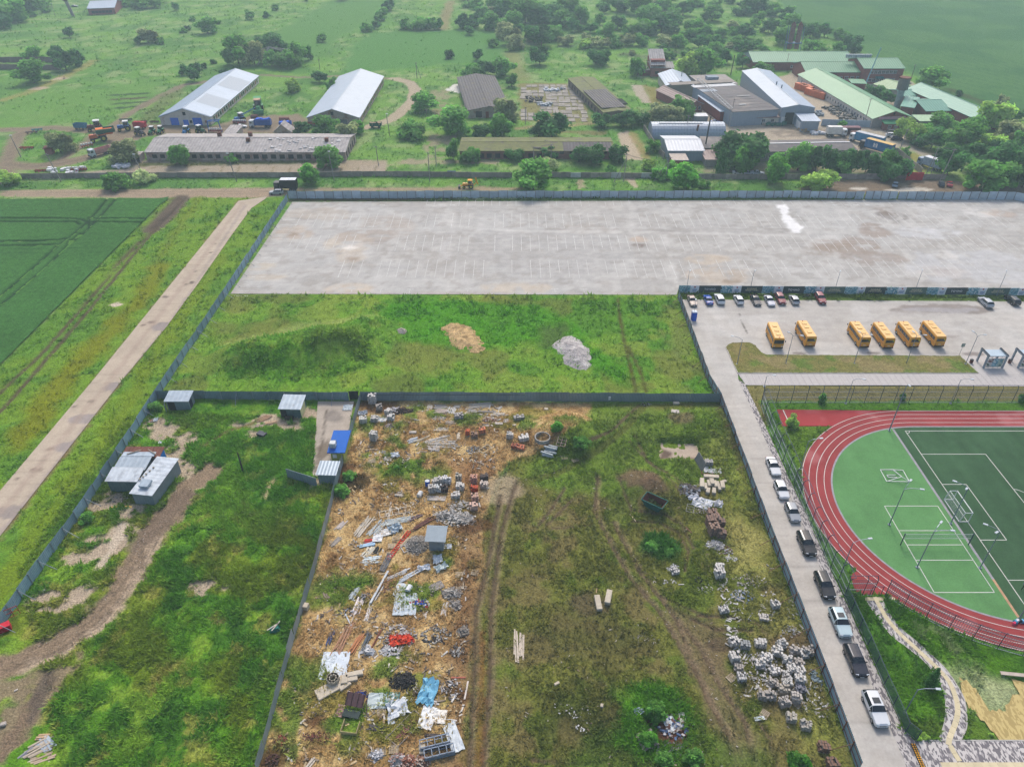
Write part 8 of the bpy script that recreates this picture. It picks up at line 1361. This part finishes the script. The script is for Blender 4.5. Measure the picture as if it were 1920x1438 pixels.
for a in (('2',940,312,2.4,1.6,0,(196,202,206),'thin grey sheet under the white stack'),('2',800,268,2.2,1.4,10,(190,196,204),'crumpled zinc sheet left of the corner stacks'),('2',900,290,1.8,1.0,-30,(206,206,206),'white sheet strip below the corner stacks'),('2',688,220,2.2,2.2,0,(176,190,200),'grey blue sheet lying on the concrete strip'),('2',1040,580,1.8,1.6,20,(222,226,230),'white foil beside the dark roofing strips'),('2',990,605,1.8,1.2,-20,(196,190,186),'grey sheet under the dark roofing strips'),('2',1335,530,2.6,1.2,-12,(176,168,162),'grey sheet below the wide timber heap'),('2',1065,1068,5.0,1.5,14,(160,170,172),'long grey panel below the white lattice frame'),('2',1045,1128,2.4,2.0,30,(176,192,202),'crumpled zinc sheet under the long grey panel'),('2',985,1152,3.0,1.8,15,(206,206,204),'white sheet with a pallet on top'),('2',912,1196,1.8,2.0,0,(222,224,226),'small white square sheet beside red boards'),('2',975,1380,1.2,4.2,-14,(84,84,88),'dark metal channel strip'),('2',1362,1360,1.8,2.0,10,(216,224,228),'white film square above the green tuft'),('2',1388,1420,2.4,1.4,30,(196,208,208),'pale film above the green tuft, right one'),('2',1260,1425,2.2,1.2,0,(226,230,236),'white film above the green tuft, left one'),('2',1426,1260,2.0,1.2,0,(176,186,198),'grey scrap sheet below the metal booth'),
    ('6',1095,248,4.0,4.6,0,(190,202,212),'largest shining zinc sheets lying flat'),('6',1055,142,1.8,2.8,-12,(206,214,220),'zinc sheet above the largest one'),('6',1320,120,2.6,1.6,30,(140,132,126),'weathered board right of the green tuft'),('6',575,700,4.4,5.0,0,(206,216,226),'broad pale blue white panels left of the concrete blocks'),('6',545,640,1.8,2.0,0,(196,206,214),'small zinc sheet on top of the broad panels'),('6',1262,892,2.6,4.6,-12,(112,178,210),'light blue tarpaulin spread beside the black tangled heap'),('6',915,955,4.0,2.6,0,(186,200,202),'pale sheet joined to a dark green one'),('6',1000,944,2.2,2.2,0,(80,124,116),'dark green sheet joined to a pale one'),('6',1040,1012,3.2,2.8,20,(206,212,218),'crumpled zinc sheets under the green one'),('6',990,1098,1.0,1.4,20,(196,206,216),'small bluish sheet scrap'),('6',618,1030,1.2,2.0,-8,(150,116,106),'brown board left of the rusty cabinet'),('6',1255,1080,2.2,3.6,-12,(230,232,232),'white panel pair near the trailer frame'),('6',1342,1072,2.2,2.2,-6,(226,222,214),'cream panel right of the white panel pair'),('6',1448,1222,1.9,4.6,24,(206,214,220),'corrugated pale sheet pair near the ruts'),('6',1050,520,2.8,1.8,10,(226,74,40),'red orange tarpaulin scrap'),('6',1075,545,1.6,1.4,10,(226,226,230),None),
    ('3',1420,945,3.6,2.8,-35,(206,208,212),'white crumpled sheets in the middle of the rubbish pile'),('3',1490,935,4.4,1.6,-20,(176,186,194),'long zinc strips at the right of the rubbish pile'),('3',1350,885,2.4,2.2,10,(214,216,222),'white crumpled sheets at the left of the rubbish pile'),('3',1540,940,1.8,1.4,30,(222,220,222),'white foil at the right tip of the rubbish pile'),('3',1500,690,3.6,1.8,-8,(196,200,206),'zinc panes on a rusty frame'),('3',1222,250,1.8,1.2,-10,(206,196,184),'pale sheet near the top right of the yard'),('7',985,1248,2.6,2.6,20,(170,160,146),'grey brown cloth caught in the lower bushes'),('7',930,1038,1.6,1.0,15,(190,204,216),'bluish film left of the bright bushes'),('7',1245,1078,.9,1.8,0,(222,218,206),'cream panel right of the rubbish dump'),('7',1812,1086,1.6,.6,10,(214,222,222),'pale board below the dark grid pallet'),('7',1160,1125,1.8,2.2,20,(214,224,232),'bluish white sheet in the rubbish dump'),('1',1170,308,1.0,1.6,8,(176,186,196),'small zinc sheet by the broken stones'),('1',1205,480,.9,1.0,0,(214,220,230),'white rag on the stony patch'),('6',1430,1000,.1,.1,0,(0,0,0),None)):
    if a[7]: sheetm(*a,crump=.30 if ('crumpled' in a[7] or 'tarp' in a[7] or 'cloth' in a[7] or 'film' in a[7] or 'foil' in a[7]) else .08,name='tarpaulin' if 'tarp' in a[7] else ('cloth' if 'cloth' in a[7] or 'rag' in a[7] else 'panel_sheet'))
heap('6',1060,505,2.4,1.1,.7,[(232,70,38),(214,60,34)],'glowing red orange plastic tangle on the rubbish',60,.45)
for a in (('3',1420,795,2.6,.9,.7,78,'biggest concrete block leaning left of the row'),('3',1447,818,1.8,.6,.6,82,'thin concrete block beside the biggest one'),('3',1472,795,1.8,.7,.6,86,'concrete block behind the thin one'),('3',1494,788,1.6,.9,.8,88,'rounded concrete block at the top of the row'),('3',1520,800,1.8,.7,.6,88,'concrete block in the middle of the row'),('3',1544,815,2.6,.6,.6,90,'long narrow concrete block of the row'),('3',1574,815,1.6,.9,.7,84,'rightmost concrete block of the row'),('3',1580,778,1.4,.7,.4,20,'flat concrete block behind the rightmost'),('3',1465,850,1.5,.8,.6,70,'front left concrete block of the row'),('3',1510,852,1.6,.8,.6,76,'front middle concrete block of the row'),('3',1490,742,3.0,.9,.5,-5,'long concrete beam under the zinc panes'),
    ('7',630,245,3.0,1.0,.6,94,'left concrete beam of the pair in the muddy yard'),('7',705,205,2.8,1.0,.7,76,'right concrete beam of the pair in the muddy yard'),('7',328,832,.9,.5,.3,30,'small pale block on the brown soil'),('7',657,992,.6,.5,.3,80,'tiny white block on the bare soil'),('7',735,0,.1,.1,.1,0,None),('6',370,278,1.0,.9,.9,80,'white plaster block against the dividing fence'),('6',652,808,1.5,1.0,.6,96,'upright concrete block beside the well ring'),('6',722,768,2.6,.9,.6,14,'long pale concrete beam above the blocks'),('6',708,802,1.6,.9,.5,10,'concrete block under the long pale beam'),('6',655,852,1.8,.8,.4,40,'slanting concrete block beside the big wedge slab'),('6',545,868,4.4,2.0,.35,34,'big wedge shaped concrete slab'),('3',1228,192,1.4,.8,.5,0,'pink tinted boulder by the cross fence'),('3',256,230,.9,.8,.2,0,'small pale box lying on tan grass'),('3',18,352,.9,.6,.25,0,'white and black board on tan grass'),('2',1352,898,3.6,1.4,.14,-4,'flat grey slab with dark stains under white stacks'),('2',1175,405,1.6,.8,.25,0,'grey brown slab frame between rods and laths'),('2',1818,342,1.8,.9,.3,-3,'dark purplish crate lid near the plank rows'),('2',1728,352,1.2,.7,.1,0,'thin brown board by the orange stacks'),('1',1090,845,.1,.1,.1,0,None),('5',118,875,.5,.3,.1,40,'orange brown board on the dirt track'),('5',30,1130,.8,.6,.4,20,'pale stone beside the dirt track'),('5',325,150,.6,.4,.3,30,'white stone by the broad stony patch'),('6',1350,1240,.1,.1,.1,0,None),('6',1218,1300,.9,.8,.4,10,'yellowish crate beside the window frames'),('6',1220,1335,.8,.6,.4,0,'white crate under the yellowish crate')):
    if a[7]: slab(a[0],a[1],a[2],a[3],a[4],a[5],a[6],(200,188,168) if a[0] in '367' else (190,180,170),a[7])
o=place('wall_slab','dark upright panel leaning at the pit corner','panel','3',1405,650,100);obj('panel',B().box((0,0,.9),(3.4,.12,1.8),rx=.35).mesh('panel',sm((110,112,110))),o)
for a in (('3',375,465,3.4,1.6,76,(150,130,120),'rusty ladder frame lying on the mound slope',4,2),('2',1045,1000,5.2,1.3,16,(222,210,190),'white lattice fence frame lying on dry grass',5,1),('2',1000,1010,.2,3.0,0,(226,216,200),'left white crossbar under the lattice frame',1,1),('2',1116,990,.2,2.6,0,(226,216,200),'right white crossbar under the lattice frame',1,1),('2',1070,1250,6.3,.6,66,(220,38,28),'bright red steel ladder truss',14,1),('2',1140,1266,2.0,1.4,30,(190,190,190),'grey metal window frame at the gravel mound',3,1),('2',1718,530,2.2,1.3,42,(210,200,176),'pale wooden tray frame near dark sticks',1,1),('3',1335,975,1.8,1.2,70,(150,150,146),'broken chair like frame at the pile edge',3,1),('3',1500,700,3.8,1.6,-8,(130,70,56),'rusty frame holding zinc panes',4,1),('6',1100,1155,4.6,1.9,50,(150,140,134),'large open steel trailer frame with pipes inside',2,1),('6',985,90,2.2,1.6,62,(150,104,80),'rusty triangular frame beside long pipe',2,1),('6',845,1025,1.8,1.2,40,(170,160,140),'broken wooden frame above the pallet',2,1),('6',1400,1115,1.2,.8,0,(226,226,226),'white chair frame on its side',1,1),('3',1070,1270,2.4,.8,14,(196,190,176),'pale pallet fragment inside the weed ring',4,1),('2',915,470,.1,.1,0,(0,0,0),None,1,1)):
    if a[7]: frame_(a[0],a[1],a[2],a[3],a[4],a[5],a[6],a[7],a[8],a[9])
planks('6',1115,1150,3.6,52,8,(150,96,90),'red and blue pipes inside the steel trailer frame',w_=.12)
for a in (('7',1605,786,35,'tan pallet left of the speckled stack'),('7',1850,1052,50,'dark grid pallet low in the right yard'),('6',920,1038,8,'pale pallet above the trailer frame'),('6',1490,32,0,'brown pallet beside the white pallet'),('6',1605,16,-12,'white pallet at the head of the ruts'),('6',1495,116,0,'grey pallet under the brown one'),('6',1010,1310,5,'broken dark pallet at the bottom'),('6',915,1325,10,'dark pallet beside the crumpled white bag'),('2',1048,1196,5,'upper pallet left of the red ladder'),('2',1016,1256,5,'middle pallet left of the red ladder'),('2',1003,1318,0,'lower pallet left of the red ladder'),('2',1160,1318,0,'pallet at the foot of the gravel mound'),('2',985,1150,8,'pallet lying on the white sheet'),('3',390,592,10,'slatted pallet right of the concrete pipes'),('3',470,610,25,'tilted pallet farthest right of the concrete pipes'),('2',870,620,10,'pallet in the green hollow'),('2',1270,405,0,'dark pallet above the laths'),('8',215,975,40,'pallet under the slatted stack of the dump')): pallet(*a)
o=place('concrete_ring','grey concrete well ring at the mound foot','ring','3',228,458);g=B()
for i in range(20): a=i*math.pi/10;g.box((1.35*math.cos(a),1.35*math.sin(a),.4),(.18,.45,.8),a)
obj('ring',g.mesh('ring',sm((172,168,160))),o)
o=place('concrete_ring','square concrete well block with a round hole','ring','6',570,812,40);g=B();[g.box((.55*math.cos(a),.55*math.sin(a),.5),(.32,.9,1.0),a) for a in (0,.785,1.57,2.356,3.14,3.93,4.71,5.5)];obj('ring',g.mesh('ring',sm((190,180,160))),o)
o=place('skip','dark green open skip with rusty inside, tilted on its edge','skip','3',1062,960,-35);g=B();W_,D_,H_=3.0,1.7,1.4
g.add([(-1.0,-.7,.1),(1.0,-.7,.1),(1.0,.7,.1),(-1.0,.7,.1),(-1.7,-.9,H_),(1.6,-.9,H_),(1.6,.9,H_),(-1.7,.9,H_)],[(0,1,5,4),(1,2,6,5),(2,3,7,6),(3,0,4,7),(3,2,1,0)]);obj('shell',g.mesh('shell',sm((34,96,88),rough=.6)),o,scale=(1.15,1.2,1.1));g2=B();g2.add([(x*.96,y*.95,z+.05) for x,y,z in g.v],[f[::-1] for f in g.f]);obj('lining',g2.mesh('lining',sm((104,62,48))),o,scale=(1.15,1.2,1.07));g=B();g.tube([Vector((-1.95,-1.1,1.55)),Vector((1.85,-1.1,1.55)),Vector((1.85,1.1,1.55)),Vector((-1.95,1.1,1.55)),Vector((-1.95,-1.1,1.55))],.07,4);obj('rim',g.mesh('rim',sm((44,116,106))),o)
for t_,x,y,c,l,up in (('2',1285,800,(20,90,200),'upright bright blue barrel left of the white stacks',1),('2',1228,876,(226,226,224),'white barrel lying in dry grass',0),('6',1122,142,(230,232,236),'white barrel on its side by the zinc sheet',0),('1',1238,740,(70,50,44),'rusty dark barrel beside the long shed',1)):
    o=place('barrel',l,'barrel',t_,x,y,70);g=B();g.cyl((0,0,0) if up else (-.5,0,.35),(0,0,1.1) if up else (.5,0,.35),.42,n=12);obj('drum',g.mesh('drum',sm(c)),o);obj('lid',B().cyl((0,0,1.1) if up else (.5,0,.35),(0,0,1.14) if up else (.54,0,.35),.38,n=12).mesh('lid',sm((206,210,214))),o)
o=place('tyre','dark tyre half buried beside white crumbs','tyre','7',1365,72);g=B();[g.box((.45*math.cos(a),.45*math.sin(a),.15),(.22,.32,.25),a) for a in [i*.524 for i in range(12)]];obj('tyre',g.mesh('tyre',TYRE),o)
o=place('metal_cabinet','open rusty cabinet frame with ribbed roof','cabinet','6',730,1018,-12);obj('top',B().box((-.2,.7,1.1),(2.4,1.6,.12),rx=.6).mesh('top',sm((124,92,92))),o);[obj('rib',B().box((-.2+x_,.66,1.2),(.08,1.6,.08),rx=.6).mesh('rib',sm((90,66,66))),o) for x_ in (-1.1,-.4,.4,1.1)];g=B();g.tube([Vector((.9,0,0)),Vector((1.4,.9,1.6)),Vector((1.7,-.6,.1)),Vector((.9,0,0))],.07,4);obj('side_frame',g.mesh('side_frame',sm((140,110,104))),o);obj('grid',B().box((-.2,-.8,.3),(2.2,1.0,.3)).mesh('grid',sm((60,72,70))),o)
o=place('wooden_crate','open wooden crate with weeds growing inside','crate','6',695,1160,-8);g=B();g.box((0,-.8,.4),(2.0,.06,.8));g.box((-1,0,.4),(.06,1.6,.8));g.box((1,0,.4),(.06,1.6,.8));obj('side',g.mesh('side',sm((196,180,128))),o);obj('bottom',B().box((0,0,.08),(1.9,1.5,.05)).mesh('bottom',sm((90,96,60))),o)
for y,l in ((1268,'upper blue grey steel cage frame'),(1340,'lower blue grey steel cage frame with laths')):
    o=place('steel_cage',l,'frame','6',1312 if y < 1300 else 1345,y,14);g=B();[g.box((0,y_,z_),(3.6,.1,.1)) for y_ in (-.5,.5) for z_ in (.1,.8)];[g.box((x_,y_,.45),(.08,.08,.8)) for x_ in (-1.8,-.9,0,.9,1.8) for y_ in (-.5,.5)];[g.box((x_,0,.8),(.08,1.0,.08)) for x_ in (-1.8,-.9,0,.9,1.8)];obj('frame',g.mesh('frame',sm((150,164,182))),o);obj('panel',B().box((0,-.6,.42),(3.7,.05,.66)).mesh('panel',sm((128,142,160))),o)
o=place('box','small black box lying in the left yard','box','2',48,434,-25);obj('body',B().box((0,0,.45),(1.7,1.0,.8)).mesh('body',sm((40,40,46))),o);obj('lid',B().box((0,0,.88),(1.72,1.02,.05)).mesh('lid',sm((96,96,104))),o)
o=place('bundle','teal cloth bundle with sticks in the left yard','bundle','6',142,432,20);obj('cloth',B().box((0,0,.3),(1.6,1.0,.6),taper=.6).mesh('cloth',sm((40,130,116))),o);[obj('stick',B().box((x_,.1,.7),(1.8,.12,.1),.6+x_).mesh('stick',sm((206,196,180))),o) for x_ in (-.2,.2)]
o=place('steel_gate','red steel gate leaf leaning on the left fence','gate','5',12,370,33);g=B();[g.box((x_,0,.9),(.08,.06,1.8)) for x_ in (-2.4,-1.6,-.8,0,.8,1.6,2.4)];[g.box((0,0,z_),(4.9,.06,.08)) for z_ in (.1,.9,1.75)];obj('frame',g.mesh('frame',sm((170,40,50))),o)
o=place('steel_box','red steel box at the left picture edge','box','5',22,440,35);obj('body',B().box((0,0,.5),(2.2,1.0,.9)).mesh('body',sm((190,20,44))),o);obj('lid',B().box((0,0,.98),(2.25,1.05,.06)).mesh('lid',sm((206,40,60))),o)
t=upole(1440/3.16,884,4.4,'thin wooden post in the left yard',None,False,m=sm((60,54,50)))
for px,py,rx,ry,c,l in ((118,322,6,2.6,(232,232,236),'white plastic covered heap behind the low concrete wall'),(229,314,2.6,1.6,(232,232,236),'small white sack heap near the derelict porch'),(1515,246,3,1.2,(190,160,120),'pallets of boxes before the loading annex'),(1533,252,2.4,1,(226,228,232),'white sacks beside the loading annex'),(1455,235,4,1.6,(30,110,90),'green tarpaulin over pallets by the office row'),(1315,195,3,5,(214,214,220),'white sacks heaped in the factory lane'),(1572,214,5,4,(110,112,110),'grey scrap heap beside the long green roofed hall'),(1560,205,4,3,(96,98,96),'dark scrap heap beside the long green roofed hall'),(1590,222,4,2.5,(120,116,108),'mixed scrap nearest the green hall front'),(1535,215,2,3,(130,140,150),'metal parts heap at the production hall corner'),(1000,188,4,4,(96,92,90),'dark debris heap in the slab yard'),(1040,170,5,2.4,(210,214,220),'pale torn film in the slab yard'),(1022,198,3,2,(190,196,200),'white debris at the slab yard centre')):
    o=thing('debris_heap',l,'heap',at(px,py));r=np.random.default_rng(px)
    g=B();[g.box((r.uniform(-1,1)*rx,r.uniform(-1,1)*ry,r.uniform(.1,.9)),(r.uniform(.5,1.5),r.uniform(.5,1.4),r.uniform(.3,.9)),r.uniform(0,3)) for _ in range(26)];obj('piece',g.mesh('piece',sm(c,rndv=.05)),o,kind='stuff')
def litter(name,poly,n,cols,szr):
    P=atn(poly);lo=P.min(0);hi=P.max(0);x=rng.uniform(lo[0],hi[0],n*3);y=rng.uniform(lo[1],hi[1],n*3);k=inside(x,y,P) & (rng.random(n*3) < smooth(.4,.62,fbm(x,y,4,2,91)));x,y=x[k][:n],y[k][:n]
    for ci,c in enumerate(cols):
        g=B();z=mounds(x[ci::len(cols)],y[ci::len(cols)])
        for a_,b_,c_ in zip(x[ci::len(cols)],y[ci::len(cols)],z): s_=rnd.uniform(*szr);g.box((a_,b_,float(c_)+.10),(s_*rnd.uniform(1,5),s_,s_*.4),rnd.uniform(0,3.1),rnd.uniform(-.2,.2))
        obj(name,g.mesh(name,sm(c,rndv=0)),kind='stuff')
litter('litter',[(690,760),(940,760),(930,880),(880,1000),(870,1438),(520,1438),(600,1080),(650,900)],1500,[(206,200,192),(150,134,116),(96,86,80),(190,168,130)],(.08,.26));litter('scattered_scrap',[(960,880),(1300,880),(1560,1438),(940,1438)],420,[(186,178,166),(140,122,102)],(.04,.12));litter('stone_scrap',[(1340,1060),(1470,1060),(1560,1350),(1380,1300)],350,[(206,204,200),(160,156,150)],(.08,.22));litter('gravel_scrap',[(290,780),(330,800),(380,900),(200,1190),(0,1300),(0,1230),(150,1150),(280,950)],500,[(186,174,160),(140,126,112)],(.03,.08))
# ---- haze ----
hz=B().box((60,420,(HCAM+2-2.5)/2),(1400,1500,HCAM+2+2.5)).mesh('haze',)
hm=bpy.data.materials.new('haze');hm.use_nodes=True;n_=hm.node_tree;n_.nodes.clear();o_=n_.nodes.new('ShaderNodeOutputMaterial');v_=n_.nodes.new('ShaderNodeVolumePrincipled');v_.inputs['Color'].default_value=(.70,.92,1.0,1);v_.inputs['Density'].default_value=.00038;v_.inputs['Anisotropy'].default_value=.1;n_.links.new(v_.outputs[0],o_.inputs['Volume'])
hz.materials.append(hm);obj('haze',hz,kind='stuff')
